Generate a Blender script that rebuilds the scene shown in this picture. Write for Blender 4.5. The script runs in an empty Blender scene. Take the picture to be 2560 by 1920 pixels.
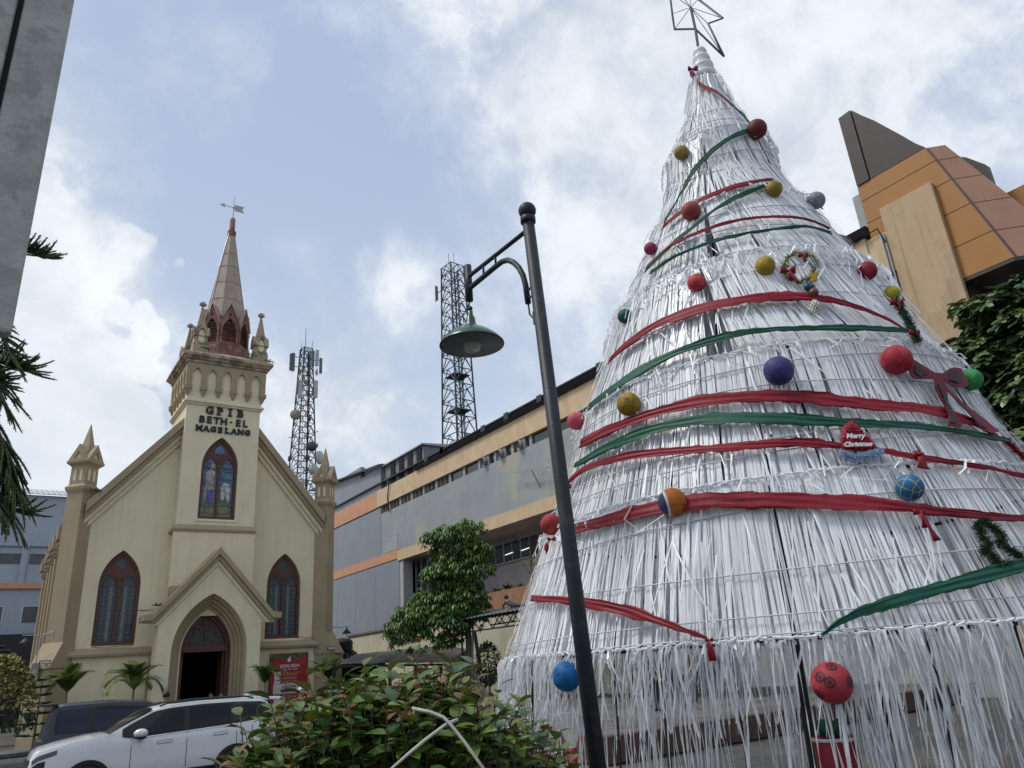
import bpy, bmesh, math, random
import numpy as np
from mathutils import Vector, Matrix
from mathutils.geometry import tessellate_polygon
R = math.radians
PI = math.pi
S = bpy.context.scene
COL = S.collection
random.seed(7)
rng = np.random.default_rng(11)

# ---------------------------------------------------------------- camera
EYE = np.array([0.0, 0.0, 2.0])
FPX, PITCH, ROLL, YAW = 1848.6, 0.359588, -0.0713704, 0.616049
cF = np.array([math.sin(YAW)*math.cos(PITCH), math.cos(YAW)*math.cos(PITCH), math.sin(PITCH)])
_r = np.array([math.cos(YAW), -math.sin(YAW), 0.0])
_u = np.cross(_r, cF)
cR = _r*math.cos(ROLL) + _u*math.sin(ROLL)
cU = -_r*math.sin(ROLL) + _u*math.cos(ROLL)
cam_d = bpy.data.cameras.new('camera')
cam = bpy.data.objects.new('camera', cam_d)
COL.objects.link(cam)
mw = Matrix(((cR[0], cU[0], -cF[0], EYE[0]), (cR[1], cU[1], -cF[1], EYE[1]), (cR[2], cU[2], -cF[2], EYE[2]), (0, 0, 0, 1)))
cam.matrix_world = mw
cam_d.sensor_width = 36.0
cam_d.lens = FPX/2560*36
cam_d.clip_start = 0.05
cam_d.clip_end = 5000
S.camera = cam

def ray(x, y):                       # survey helper: direction of a sight line (used once, to measure where things stand)
    return cF + cR*(x-1280)/FPX + cU*(960-y)/FPX
def sight_z(x, y, z): d = ray(x, y); return EYE + d*((z-2.0)/d[2])
def sight_y(x, y, Y): d = ray(x, y); return EYE + d*(Y/d[1])
def sight_x(x, y, X): d = ray(x, y); return EYE + d*(X/d[0])

# ---------------------------------------------------------------- world: sky with clouds
SUN_AZ, SUN_EL = R(-62), R(58)       # azimuth from +Y towards +X
wd = bpy.data.worlds.new('World')
S.world = wd
wd.use_nodes = True
nt = wd.node_tree
nt.nodes.clear()
def N(t, **k):
    n = nt.nodes.new(t)
    for a, b in k.items():
        setattr(n, a, b)
    return n
def Lk(a, b): nt.links.new(a, b)
def math_n(op, a, b=None, c=None, clamp=False):
    n = N('ShaderNodeMath', operation=op, use_clamp=clamp)
    for i, v in enumerate((a, b, c)):
        if v is None: continue
        if isinstance(v, (int, float)): n.inputs[i].default_value = v
        else: Lk(v, n.inputs[i])
    return n.outputs[0]
def vmath(op, a, b=None):
    n = N('ShaderNodeVectorMath', operation=op)
    for i, v in enumerate((a, b)):
        if v is None: continue
        if isinstance(v, (tuple, list)): n.inputs[i].default_value = v
        else: Lk(v, n.inputs[i])
    return n
def mixc(f, a, b):
    n = N('ShaderNodeMix', data_type='RGBA')
    if isinstance(f, (int, float)): n.inputs[0].default_value = f
    else: Lk(f, n.inputs[0])
    for i, v in ((6, a), (7, b)):
        if isinstance(v, (tuple, list)): n.inputs[i].default_value = (*v, 1)
        else: Lk(v, n.inputs[i])
    return n.outputs[2]
def noise(vec, scale, detail=6, rough=.55, dist=0.0):
    n = N('ShaderNodeTexNoise')
    n.inputs['Scale'].default_value = scale; n.inputs['Detail'].default_value = detail
    n.inputs['Roughness'].default_value = rough; n.inputs['Distortion'].default_value = dist
    Lk(vec, n.inputs['Vector'])
    return n.outputs['Fac']
def maprange(v, a, b, c=0.0, d=1.0, smooth=True):
    n = N('ShaderNodeMapRange')
    n.interpolation_type = 'SMOOTHSTEP' if smooth else 'LINEAR'
    Lk(v, n.inputs[0])
    for i, q in enumerate((a, b, c, d)): n.inputs[1+i].default_value = q
    return n.outputs[0]
tc = N('ShaderNodeTexCoord')
dirv = vmath('NORMALIZE', tc.outputs['Generated']).outputs[0]
sky = N('ShaderNodeTexSky', sky_type='NISHITA')
sky.sun_disc = False
sky.sun_elevation = SUN_EL
sky.sun_rotation = SUN_AZ
sky.altitude = 400; sky.air_density = 1.3; sky.dust_density = 2.5; sky.ozone_density = 1.5
sep = N('ShaderNodeSeparateXYZ'); Lk(dirv, sep.inputs[0])
zc = math_n('ADD', math_n('MAXIMUM', sep.outputs[2], 0.0), 0.22)
comb = N('ShaderNodeCombineXYZ')
Lk(math_n('DIVIDE', sep.outputs[0], zc), comb.inputs[0])
Lk(math_n('DIVIDE', sep.outputs[1], zc), comb.inputs[1])
cl = comb.outputs[0]                                   # a flat cloud deck seen in perspective
big = noise(vmath('ADD', cl, (3.4, 1.2, 0)).outputs[0], 1.5, 6, .6, .25)
mid = noise(vmath('ADD', dirv, (8.3, 4.1, 2)).outputs[0], 4.2, 7, .60, .35)
fine = noise(vmath('ADD', dirv, (1.3, 4.1, 2)).outputs[0], 9.0, 6, .62, .3)
def lobe(px, py, spread):                              # 1 towards a direction of the sky, falling to 0
    d = ray(px, py); d = d/np.linalg.norm(d)
    dt = vmath('DOT_PRODUCT', dirv, tuple(float(q) for q in d)).outputs['Value']
    return maprange(dt, math.cos(R(spread)), 1.0)
cov = math_n('ADD', math_n('ADD', math_n('MULTIPLY', big, 0.34), math_n('MULTIPLY', mid, 0.40)), math_n('MULTIPLY', fine, 0.26))
bias = None
for px, py, sp, wgt in ((560, 330, 13, -.075), (900, 330, 11, -.075), (860, 620, 10, -.05), (1150, 520, 9, -.055), (640, 640, 9, -.05), (1180, 950, 7, -.05), (2480, 330, 8, -.06), (1400, 130, 6, -.03),
                        (60, 560, 13, .10), (700, 1080, 14, .085), (1640, 320, 16, .10), (1250, 40, 13, .06), (740, 540, 5, .06), (1010, 690, 5, .07), (780, 400, 4, .04), (520, 190, 6, .04), (300, 60, 10, .05), (2200, 120, 16, .06), (1300, 1000, 8, .03)):
    q = math_n('MULTIPLY', lobe(px, py, sp), wgt)
    bias = q if bias is None else math_n('ADD', bias, q)
dens = math_n('ADD', cov, bias)
veil = maprange(dens, 0.38, 0.60)
puffs = maprange(dens, 0.49, 0.60)
mask = math_n('ADD', math_n('MULTIPLY', veil, .62), math_n('MULTIPLY', puffs, .38))
body = maprange(math_n('ADD', math_n('MULTIPLY', fine, .55), math_n('MULTIPLY', mid, .45)), 0.38, 0.62)
# crisp cumulus bank standing behind the church
sx = vmath('DOT_PRODUCT', dirv, (math.cos(R(2.0)), -math.sin(R(2.0)), 0.0)).outputs['Value']
puff = noise(vmath('ADD', dirv, (7.7, 2.2, 5.1)).outputs[0], 5.5, 7, .55, .1)
edge = math_n('ADD', sx, math_n('MULTIPLY', math_n('SUBTRACT', puff, .5), -.36))
vor = N('ShaderNodeTexVoronoi'); vor.feature = 'F1'; vor.inputs['Scale'].default_value = 13.0; vor.inputs['Detail'].default_value = 1.0
Lk(vmath('ADD', dirv, (.3, .7, .2)).outputs[0], vor.inputs['Vector'])
edge = math_n('ADD', edge, math_n('MULTIPLY', math_n('SUBTRACT', vor.outputs['Distance'], .35), .14))
edge = math_n('ADD', edge, math_n('MULTIPLY', math_n('SUBTRACT', sep.outputs[2], .44), .52))
cum = math_n('MULTIPLY', maprange(edge, 0.128, 0.098), maprange(math_n('ADD', sep.outputs[2], math_n('MULTIPLY', math_n('SUBTRACT', puff, .5), .4)), .60, .50))
cum = math_n('MULTIPLY', cum, maprange(sep.outputs[1], 0.0, .35))
rim = math_n('MULTIPLY', maprange(edge, -.06, 0.11), cum)
ccol = mixc(body, (.42, .465, .525), (.59, .625, .665))
ccol = mixc(math_n('MULTIPLY', cum, .55), ccol, (.55, .59, .63))
ccol = mixc(math_n('MULTIPLY', math_n('MULTIPLY', rim, body), .75), ccol, (.69, .71, .73))
skyc = vmath('SCALE', sky.outputs[0]); skyc.inputs['Scale'].default_value = 0.07
low = mixc(maprange(sep.outputs[2], .0, .75), (.445, .515, .61), (.325, .39, .525))
blue = mixc(.8, skyc.outputs[0], low)
allmask = math_n('MAXIMUM', mask, cum)
final = mixc(allmask, blue, ccol)
bg = N('ShaderNodeBackground'); bg.inputs[1].default_value = 1.0
Lk(final, bg.inputs[0])
wo = N('ShaderNodeOutputWorld'); Lk(bg.outputs[0], wo.inputs[0])

sd = bpy.data.lights.new('sun', 'SUN'); sd.energy = 1.5; sd.angle = R(14); sd.color = (1, .965, .91)
so = bpy.data.objects.new('sun', sd); COL.objects.link(so)
so.rotation_euler = Vector((-math.sin(SUN_AZ)*math.cos(SUN_EL), -math.cos(SUN_AZ)*math.cos(SUN_EL), -math.sin(SUN_EL))).to_track_quat('-Z', 'Y').to_euler()
S.view_settings.view_transform = 'Standard'
S.view_settings.look = 'None'
S.view_settings.exposure = 0.58
S.view_settings.gamma = 1.0
S.cycles.max_bounces = 6
S.cycles.transparent_max_bounces = 8

# ---------------------------------------------------------------- materials
MATS = {}
def M(name, col=(.5, .5, .5), rough=.7, var=.12, scale=4.0, bump=0.0, bscale=40.0, metal=0.0, spec=.35, streak=0.0,
      streak_col=None, coat=0.0, trans=0.0, patch=None, patch_amt=.5, patch_scale=.6, attr=False, obj_random=0.0, emit=None):
    if name in MATS: return MATS[name]
    m = bpy.data.materials.new(name); m.use_nodes = True
    t = m.node_tree; b = t.nodes['Principled BSDF']
    def nd(ty, **k):
        n = t.nodes.new(ty)
        for a, q in k.items(): setattr(n, a, q)
        return n
    def mx(f, a, c, mode='MIX'):
        n = nd('ShaderNodeMix', data_type='RGBA', blend_type=mode)
        for i, v in ((0, f), (6, a), (7, c)):
            if hasattr(v, 'is_linked') or hasattr(v, 'links'): t.links.new(v, n.inputs[i])
            elif i == 0: n.inputs[i].default_value = v
            else: n.inputs[i].default_value = (*v[:3], 1)
        return n.outputs[2]
    co = nd('ShaderNodeTexCoord').outputs['Object']
    def ns(sc, det=5, ro=.6, vec=None):
        n = nd('ShaderNodeTexNoise'); n.inputs['Scale'].default_value = sc; n.inputs['Detail'].default_value = det; n.inputs['Roughness'].default_value = ro
        t.links.new(vec or co, n.inputs['Vector']); return n.outputs['Fac']
    def rmp(v, a, c):
        n = nd('ShaderNodeMapRange'); t.links.new(v, n.inputs[0]); n.inputs[1].default_value = a; n.inputs[2].default_value = c; return n.outputs[0]
    c = tuple(col)
    hi = tuple(min(1, q*(1+var)) for q in c); lo = tuple(q*(1-var) for q in c)
    out = mx(rmp(ns(scale), .3, .7), lo, hi)
    if patch:
        out = mx(rmp(ns(patch_scale, 8, .65), .62-patch_amt*.25, .66-patch_amt*.2), out, patch)
    if streak:
        mp = nd('ShaderNodeMapping'); t.links.new(co, mp.inputs[0]); mp.inputs['Scale'].default_value = (2.2, 2.2, .16)
        s1 = rmp(ns(1.6, 7, .7, mp.outputs[0]), .5, .78)
        k = nd('ShaderNodeMath', operation='MULTIPLY'); t.links.new(s1, k.inputs[0]); k.inputs[1].default_value = streak
        out = mx(k.outputs[0], out, streak_col or tuple(q*.45 for q in c))
    if attr:
        at = nd('ShaderNodeAttribute'); at.attribute_name = 'shade'
        k = rmp(at.outputs['Fac'], 0, 1); n2 = nd('ShaderNodeMapRange'); t.links.new(k, n2.inputs[0]); n2.inputs[3].default_value = .86; n2.inputs[4].default_value = 1.08
        vs = nd('ShaderNodeVectorMath', operation='SCALE'); t.links.new(out, vs.inputs[0]); t.links.new(n2.outputs[0], vs.inputs['Scale']); out = vs.outputs[0]
    if obj_random:
        oi = nd('ShaderNodeObjectInfo'); n2 = nd('ShaderNodeMapRange'); t.links.new(oi.outputs['Random'], n2.inputs[0]); n2.inputs[3].default_value = 1-obj_random; n2.inputs[4].default_value = 1+obj_random
        vs = nd('ShaderNodeVectorMath', operation='SCALE'); t.links.new(out, vs.inputs[0]); t.links.new(n2.outputs[0], vs.inputs['Scale']); out = vs.outputs[0]
    t.links.new(out, b.inputs['Base Color'])
    rr = nd('ShaderNodeMapRange'); t.links.new(ns(scale*2.3), rr.inputs[0]); rr.inputs[3].default_value = max(.02, rough-.1); rr.inputs[4].default_value = min(1, rough+.1)
    t.links.new(rr.outputs[0], b.inputs['Roughness'])
    b.inputs['Metallic'].default_value = metal
    b.inputs['Specular IOR Level'].default_value = spec
    if coat: b.inputs['Coat Weight'].default_value = coat; b.inputs['Coat Roughness'].default_value = .06
    if emit: b.inputs['Emission Color'].default_value = (*emit[:3], 1); b.inputs['Emission Strength'].default_value = emit[3]
    if bump:
        bp = nd('ShaderNodeBump'); bp.inputs['Strength'].default_value = bump; bp.inputs['Distance'].default_value = .02
        t.links.new(ns(bscale, 4), bp.inputs['Height']); t.links.new(bp.outputs[0], b.inputs['Normal'])
    if trans:
        tl = nd('ShaderNodeBsdfTranslucent'); t.links.new(out, tl.inputs[0])
        ms = nd('ShaderNodeMixShader'); ms.inputs[0].default_value = trans
        t.links.new(b.outputs[0], ms.inputs[1]); t.links.new(tl.outputs[0], ms.inputs[2])
        t.links.new(ms.outputs[0], t.nodes['Material Output'].inputs[0])
    MATS[name] = m
    return m

# ---------------------------------------------------------------- mesh helpers
WLOC = {}
class MB:
    def __init__(s): s.v = []; s.f = []; s.mi = []; s.sh = []; s.cm = 0
    def add(s, vs, fs, shade=None):
        o = len(s.v); s.v.extend([tuple(float(c) for c in q) for q in vs])
        s.f.extend([tuple(i+o for i in q) for q in fs]); s.mi.extend([s.cm]*len(fs))
        if shade is not None: s.sh.extend([shade]*len(vs))
        return s
    def box(s, x0, x1, y0, y1, z0, z1):
        x0, x1 = min(x0, x1), max(x0, x1); y0, y1 = min(y0, y1), max(y0, y1)
        return s.add([(x0,y0,z0),(x1,y0,z0),(x1,y1,z0),(x0,y1,z0),(x0,y0,z1),(x1,y0,z1),(x1,y1,z1),(x0,y1,z1)],
                     [(0,3,2,1),(4,5,6,7),(0,1,5,4),(1,2,6,5),(2,3,7,6),(3,0,4,7)])
    def hexa(s, p): return s.add(p, [(0,3,2,1),(4,5,6,7),(0,1,5,4),(1,2,6,5),(2,3,7,6),(3,0,4,7)])
    def bar(s, a, b, w, h=None, up=(0,0,1)):
        a = Vector(a); b = Vector(b); d = (b-a).normalized(); u = Vector(up)
        if abs(d.dot(u)) > .98: u = Vector((1,0,0))
        x = d.cross(u).normalized(); y = x.cross(d).normalized(); h = h or w
        x *= w/2; y *= h/2
        return s.hexa([a-x-y, a+x-y, b+x-y, b-x-y, a-x+y, a+x+y, b+x+y, b-x+y])
    def tube(s, pts, r, n=8, cap=True):
        P = [Vector(p) for p in pts]; m = len(P)
        rr = [r]*m if isinstance(r, (int, float)) else list(r)
        vs = []; u = None
        for i, p in enumerate(P):
            d = (P[min(i+1, m-1)]-P[max(i-1, 0)]).normalized()
            if u is None:
                u = Vector((0,0,1)) if abs(d.z) < .9 else Vector((1,0,0))
            u = (u - d*u.dot(d)).normalized(); w = d.cross(u)
            for k in range(n):
                a = 2*PI*k/n; vs.append(p + (u*math.cos(a)+w*math.sin(a))*rr[i])
        fs = [(i*n+k, i*n+(k+1) % n, (i+1)*n+(k+1) % n, (i+1)*n+k) for i in range(m-1) for k in range(n)]
        if cap: fs += [tuple(range(n-1, -1, -1)), tuple((m-1)*n+k for k in range(n))]
        return s.add(vs, fs)
    def lathe(s, prof, n=16, c=(0,0,0), rot=0.0, mat=None):
        vs = []
        for r, z in prof:
            for k in range(n):
                a = rot+2*PI*k/n; p = Vector((r*math.cos(a), r*math.sin(a), z))
                if mat: p = mat @ p
                vs.append((p.x+c[0], p.y+c[1], p.z+c[2]))
        m = len(prof)
        fs = [(i*n+k, i*n+(k+1) % n, (i+1)*n+(k+1) % n, (i+1)*n+k) for i in range(m-1) for k in range(n)]
        if prof[0][0] > 1e-4: fs.append(tuple(range(n-1, -1, -1)))
        if prof[-1][0] > 1e-4: fs.append(tuple((m-1)*n+k for k in range(n)))
        return s.add(vs, fs)
    def prism(s, outer, holes, fn, w0, w1, back=True):
        loops = [list(outer)]+[list(h) for h in holes]
        tri = tessellate_polygon([[Vector((a, b, 0)) for a, b in lp] for lp in loops])
        flat = [p for lp in loops for p in lp]; n = len(flat)
        vs = [fn(a, b, w0) for a, b in flat]+[fn(a, b, w1) for a, b in flat]
        fs = [tuple(t) for t in tri]
        if back: fs += [tuple(q+n for q in reversed(t)) for t in tri]
        o = 0
        for lp in loops:
            k = len(lp)
            fs += [(o+i, o+(i+1) % k, o+(i+1) % k+n, o+i+n) for i in range(k)]
            o += k
        return s.add(vs, fs)
    def grid(s, fn, nu, nv):
        vs = [fn(i/nu, j/nv) for j in range(nv+1) for i in range(nu+1)]
        return s.add(vs, [(j*(nu+1)+i, j*(nu+1)+i+1, (j+1)*(nu+1)+i+1, (j+1)*(nu+1)+i) for j in range(nv) for i in range(nu)])
    def sphere(s, c, r, n=16, m=10, sc=(1,1,1)):
        prof = [(max(1e-5, r*math.sin(PI*i/m))*1.0, -r*math.cos(PI*i/m)) for i in range(m+1)]
        vs = []; 
        for q, z in prof:
            for k in range(n):
                a = 2*PI*k/n; vs.append((c[0]+q*math.cos(a)*sc[0], c[1]+q*math.sin(a)*sc[1], c[2]+z*sc[2]))
        return s.add(vs, [(i*n+k, i*n+(k+1) % n, (i+1)*n+(k+1) % n, (i+1)*n+k) for i in range(m) for k in range(n)])
    def mesh(s, name, mats, smooth=False, off=(0,0,0)):
        me = bpy.data.meshes.new(name)
        v = [(a-off[0], b-off[1], c-off[2]) for a, b, c in s.v]
        me.from_pydata(v, [], s.f)
        for m in (mats if isinstance(mats, (list, tuple)) else [mats]): me.materials.append(m)
        if any(s.mi): me.polygons.foreach_set('material_index', s.mi)
        if s.sh and len(s.sh) == len(s.v):
            at = me.attributes.new('shade', 'FLOAT', 'POINT'); at.data.foreach_set('value', s.sh)
        bm = bmesh.new(); bm.from_mesh(me)
        if len(bm.faces) < 20000: bmesh.ops.recalc_face_normals(bm, faces=bm.faces)
        bm.to_mesh(me); bm.free()
        if smooth: me.shade_smooth() if smooth is True else me.shade_auto_smooth(angle=smooth) if hasattr(me, 'shade_auto_smooth') else me.shade_smooth()
        return me
    def build(s, name, mats, parent=None, smooth=False, bev=0.0, loc=None, kind=None):
        off = WLOC.get(parent.name, (0,0,0)) if parent else (loc or (0,0,0))
        me = s.mesh(name, mats, smooth is True, off)
        o = bpy.data.objects.new(name, me); COL.objects.link(o)
        if parent: o.parent = parent; WLOC[o.name] = off
        else:
            o.location = off; WLOC[o.name] = off
        if isinstance(smooth, float):
            md = None
            for p in me.polygons: p.use_smooth = True
            e = o.modifiers.new('edges', 'EDGE_SPLIT'); e.split_angle = smooth; e.use_edge_sharp = False
        if bev:
            b = o.modifiers.new('bevel', 'BEVEL'); b.width = bev; b.segments = 2; b.limit_method = 'ANGLE'; b.angle_limit = R(40)
        if kind: o['kind'] = kind
        return o
def tag(o, label, cat, group=None, kind=None):
    o['label'] = label; o['category'] = cat
    if group: o['group'] = group
    if kind: o['kind'] = kind
    return o
def thing(name, label, cat, loc=(0,0,0), group=None):
    o = bpy.data.objects.new(name, None); COL.objects.link(o); o.location = loc; o.empty_display_size = .3
    WLOC[o.name] = tuple(loc)
    return tag(o, label, cat, group)
def copy_tree(o, parent=None, loc=None, rz=None, sc=None):
    c = o.copy(); COL.objects.link(c); c.parent = parent
    for k in ('label', 'group'):
        pass
    if loc is not None: c.location = loc
    if rz is not None: c.rotation_euler.z = rz
    if sc is not None: c.scale = (sc, sc, sc) if isinstance(sc, (int, float)) else sc
    for ch in list(o.children): copy_tree(ch, c)
    return c
def place(mesh, name, mx, parent=None):
    o = bpy.data.objects.new(name, mesh); COL.objects.link(o)
    if parent: o.parent = parent
    o.matrix_local = mx
    return o
def arch(cx, w, z0, zs, za, n=10):                 # pointed arch outline, counter-clockwise from bottom left
    rise = za-zs; Rr = (w*w+rise*rise)/(2*w); a1 = math.asin(min(1, rise/Rr))
    if Rr < w: a1 = PI-a1
    Lf = [(cx-w+Rr-Rr*math.cos(a1*i/n), zs+Rr*math.sin(a1*i/n)) for i in range(n+1)]
    Rt = [(2*cx-x, z) for x, z in Lf[:-1]]
    return [(cx-w, z0)]+Lf+Rt[::-1]+[(cx+w, z0)]
def text_mesh(txt, size, depth, bold=0.0, shear=0.0):
    cu = bpy.data.curves.new('txt', 'FONT'); cu.body = txt; cu.size = size; cu.extrude = depth; cu.offset = bold; cu.shear = shear
    cu.align_x = 'CENTER'; cu.resolution_u = 3
    o = bpy.data.objects.new('txt', cu); COL.objects.link(o)
    dg = bpy.context.evaluated_depsgraph_get()
    me = bpy.data.meshes.new_from_object(o.evaluated_get(dg))
    bpy.data.objects.remove(o); bpy.data.curves.remove(cu)
    return me
def text_part(txt, size, depth, mat, parent, mx, bold=0.0, name='lettering', shear=0.0):
    me = text_mesh(txt, size, depth, bold, shear); me.name = name
    me.materials.clear(); me.materials.append(mat)
    return place(me, name, mx, parent)
FRONT = Matrix(((1,0,0,0), (0,0,-1,0), (0,1,0,0), (0,0,0,1)))     # text standing upright, facing -Y
def XZ(Yf): return lambda a, b, w: (a, Yf+w, b)
def YZ(Xf): return lambda a, b, w: (Xf+w, a, b)
# ================================================================ palette
m_asph = M('asphalt', (.055, .056, .058), .62, .25, 1.2, .35, 60, spec=.4, patch=(.085, .08, .068), patch_amt=.55, patch_scale=.35)
m_conc = M('concrete_paving', (.13, .125, .12), .8, .2, 2.0, .3, 30, patch=(.08, .078, .075), patch_scale=.8)
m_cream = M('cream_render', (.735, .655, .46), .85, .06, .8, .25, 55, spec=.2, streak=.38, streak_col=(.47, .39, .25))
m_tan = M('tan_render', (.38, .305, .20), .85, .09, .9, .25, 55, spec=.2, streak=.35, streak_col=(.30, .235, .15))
m_tan_old = M('weathered_tan_coping', (.42, .34, .235), .9, .2, 3, .4, 30, spec=.2, patch=(.2, .17, .13), patch_amt=.45, patch_scale=1.6)
m_redwood = M('red_brown_wood', (.105, .042, .032), .5, .18, 6, .1, 40, spec=.35)
m_redpaint = M('red_oxide_paint', (.195, .08, .057), .65, .18, 4, .15, 40, patch=(.30, .17, .125), patch_amt=.35, patch_scale=2)
m_spire = M('faded_spire_sheet', (.38, .305, .25), .7, .13, 1.6, .2, 18, streak=.45, streak_col=(.16, .125, .105))
m_glass = M('dark_leaded_glass', (.04, .055, .063), .25, .35, 3.5, .25, 12, spec=.35)
m_lead = M('lead_came', (.135, .155, .16), .45, .1, 8, metal=.3)
m_dark = M('dark_interior', (.012, .011, .01), .9)  # near black, the darkness of unlit insides put into the colour
m_black = M('black_letter_paint', (.016, .017, .018), .5, .1, 20)
m_steel = M('galvanised_steel', (.34, .35, .36), .45, .12, 8, metal=.6)
m_rooft = M('nave_roof_tile', (.17, .09, .07), .8, .2, 5)

ground = MB().box(-400, 500, -300, 900, -.6, 0).build('ground', m_asph); ground['kind'] = 'structure'
plat = MB()
plat.box(10.6, 25.2, 12.6, 60, .02, .5)
o = plat.build('raised_pavement', m_conc, bev=.02); o['kind'] = 'structure'
kb = M('red_brown_kerb', (.085, .05, .042), .8, .2, 5, .3, 30)
o = MB().box(10.3, 10.597, 12.3, 60, .02, .52).box(10.6, 25.2, 12.3, 12.597, .02, .52).build('pavement_kerb', kb, bev=.02); o['kind'] = 'structure'
o = MB().box(-20, 16.5, 34.6, 36.4, .02, .16).build('church_kerb', m_conc, bev=.02); o['kind'] = 'structure'

# ================================================================ church
CX, WY, TY, PY = 8.57, 38.9, 38.0, 37.0
CH = thing('church', 'cream gothic church with a tan bell tower, red-brown spire and pointed windows', 'church', (CX, 39.5, 0))
SLOPE = 1.19
def rake_z(x, top): return top-(SLOPE*abs(x-CX))
RB = 13.53+SLOPE*(CX-6.85)            # underside line of the gable coping, at the centre
# facade wall with two lancet windows
wL, wR = 4.77, 12.33
fw = MB()
outer = [(2.7, 0), (14.44, 0), (14.44, rake_z(14.44, RB+.4)), (CX, RB+.4), (2.7, rake_z(2.7, RB+.4))]
fw.prism(outer, [arch(c, .87, 3.9, 6.5, 8.1) for c in (wL, wR)]+[arch(CX, 1.25, .02, 3.4, 5.2)], XZ(WY), 0, .55)
fw.build('facade_wall', m_cream, CH)
for x0, x1 in ((2.9, 6.25), (10.9, 14.25)):
    MB().box(x0, x1, WY-.16, WY-.002, .45, 3.44).build('lower_wall', m_cream, CH)
    MB().hexa([(x0, WY-.26, 0), (x1, WY-.26, 0), (x1, WY-.003, 0), (x0, WY-.003, 0), (x0, WY-.26, .45), (x1, WY-.26, .45), (x1, WY-.003, .52), (x0, WY-.003, .52)]).build('plinth', m_tan, CH)
for x0, x1 in ((2.75, 6.3), (10.85, 14.4)):
    MB().hexa([(x0, WY-.40, 3.44), (x1, WY-.40, 3.44), (x1, WY-.004, 3.44), (x0, WY-.004, 3.44), (x0, WY-.44, 3.56), (x1, WY-.44, 3.56), (x1, WY-.004, 3.82), (x0, WY-.004, 3.82)]).build('string_course', m_tan, CH, bev=.012)
# raking gable coping
for sgn in (-1, 1):
    cp = None
    xa, xb = CX+sgn*1.80, CX+sgn*5.62
    for lo, hi, yo, mt in ((.80, 1.27, .62, m_tan), (.54, .80, .46, m_tan), (.28, .54, .30, m_cream), (.0, .28, .15, m_cream)):
        q = MB().prism([(xa, rake_z(xa, RB)+lo), (xb, rake_z(xb, RB)+lo), (xb, rake_z(xb, RB)+hi), (xa, rake_z(xa, RB)+hi)], [], XZ(WY-yo), 0, yo+(.9 if lo == .8 else -.005))
        ob = q.build('gable_coping' if cp is None else 'coping_moulding', mt, CH if cp is None else cp, bev=.015)
        cp = cp or ob
# nave behind
nv = MB()
nv.box(2.75, 3.2, WY+.56, 62, 0, 9.2).box(13.95, 14.4, WY+.56, 62, 0, 9.2)
nv.prism([(2.75, 0), (14.4, 0), (14.4, 9.2), (CX, 15.6), (2.75, 9.2)], [], XZ(62), 0, .4)
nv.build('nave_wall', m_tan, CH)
for sgn in (-1, 1):
    a, b = CX, CX+sgn*5.72
    MB().prism([(a, 15.75), (b, 15.75-5.72*1.1), (b, 15.6-5.72*1.1), (a, 15.6)], [], XZ(WY+.95), 0, 23.4).build('roof', m_rooft, CH)
for i, yb in enumerate((42.6, 45.5, 48.1, 50.7, 54.2)):
    b = MB().box(2.42, 2.752, yb, yb+.55, 0, 8.7).box(2.3, 2.752, yb-.06, yb+.61, 0, 3.2)
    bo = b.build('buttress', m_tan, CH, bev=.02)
    MB().box(2.36, 2.75, yb-.05, yb+.6, 8.7, 8.85).box(2.30, 2.75, yb-.08, yb+.63, 8.852, 9.1).hexa([(2.2, yb-.14, 9.1), (2.9, yb-.14, 9.1), (2.9, yb+.69, 9.1), (2.2, yb+.69, 9.1), (2.22, yb-.14, 9.85), (3.0, yb-.14, 9.85), (3.0, yb+.69, 9.85), (2.22, yb+.69, 9.85)]).build('buttress_cap', m_tan, bo, bev=.02)

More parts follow.
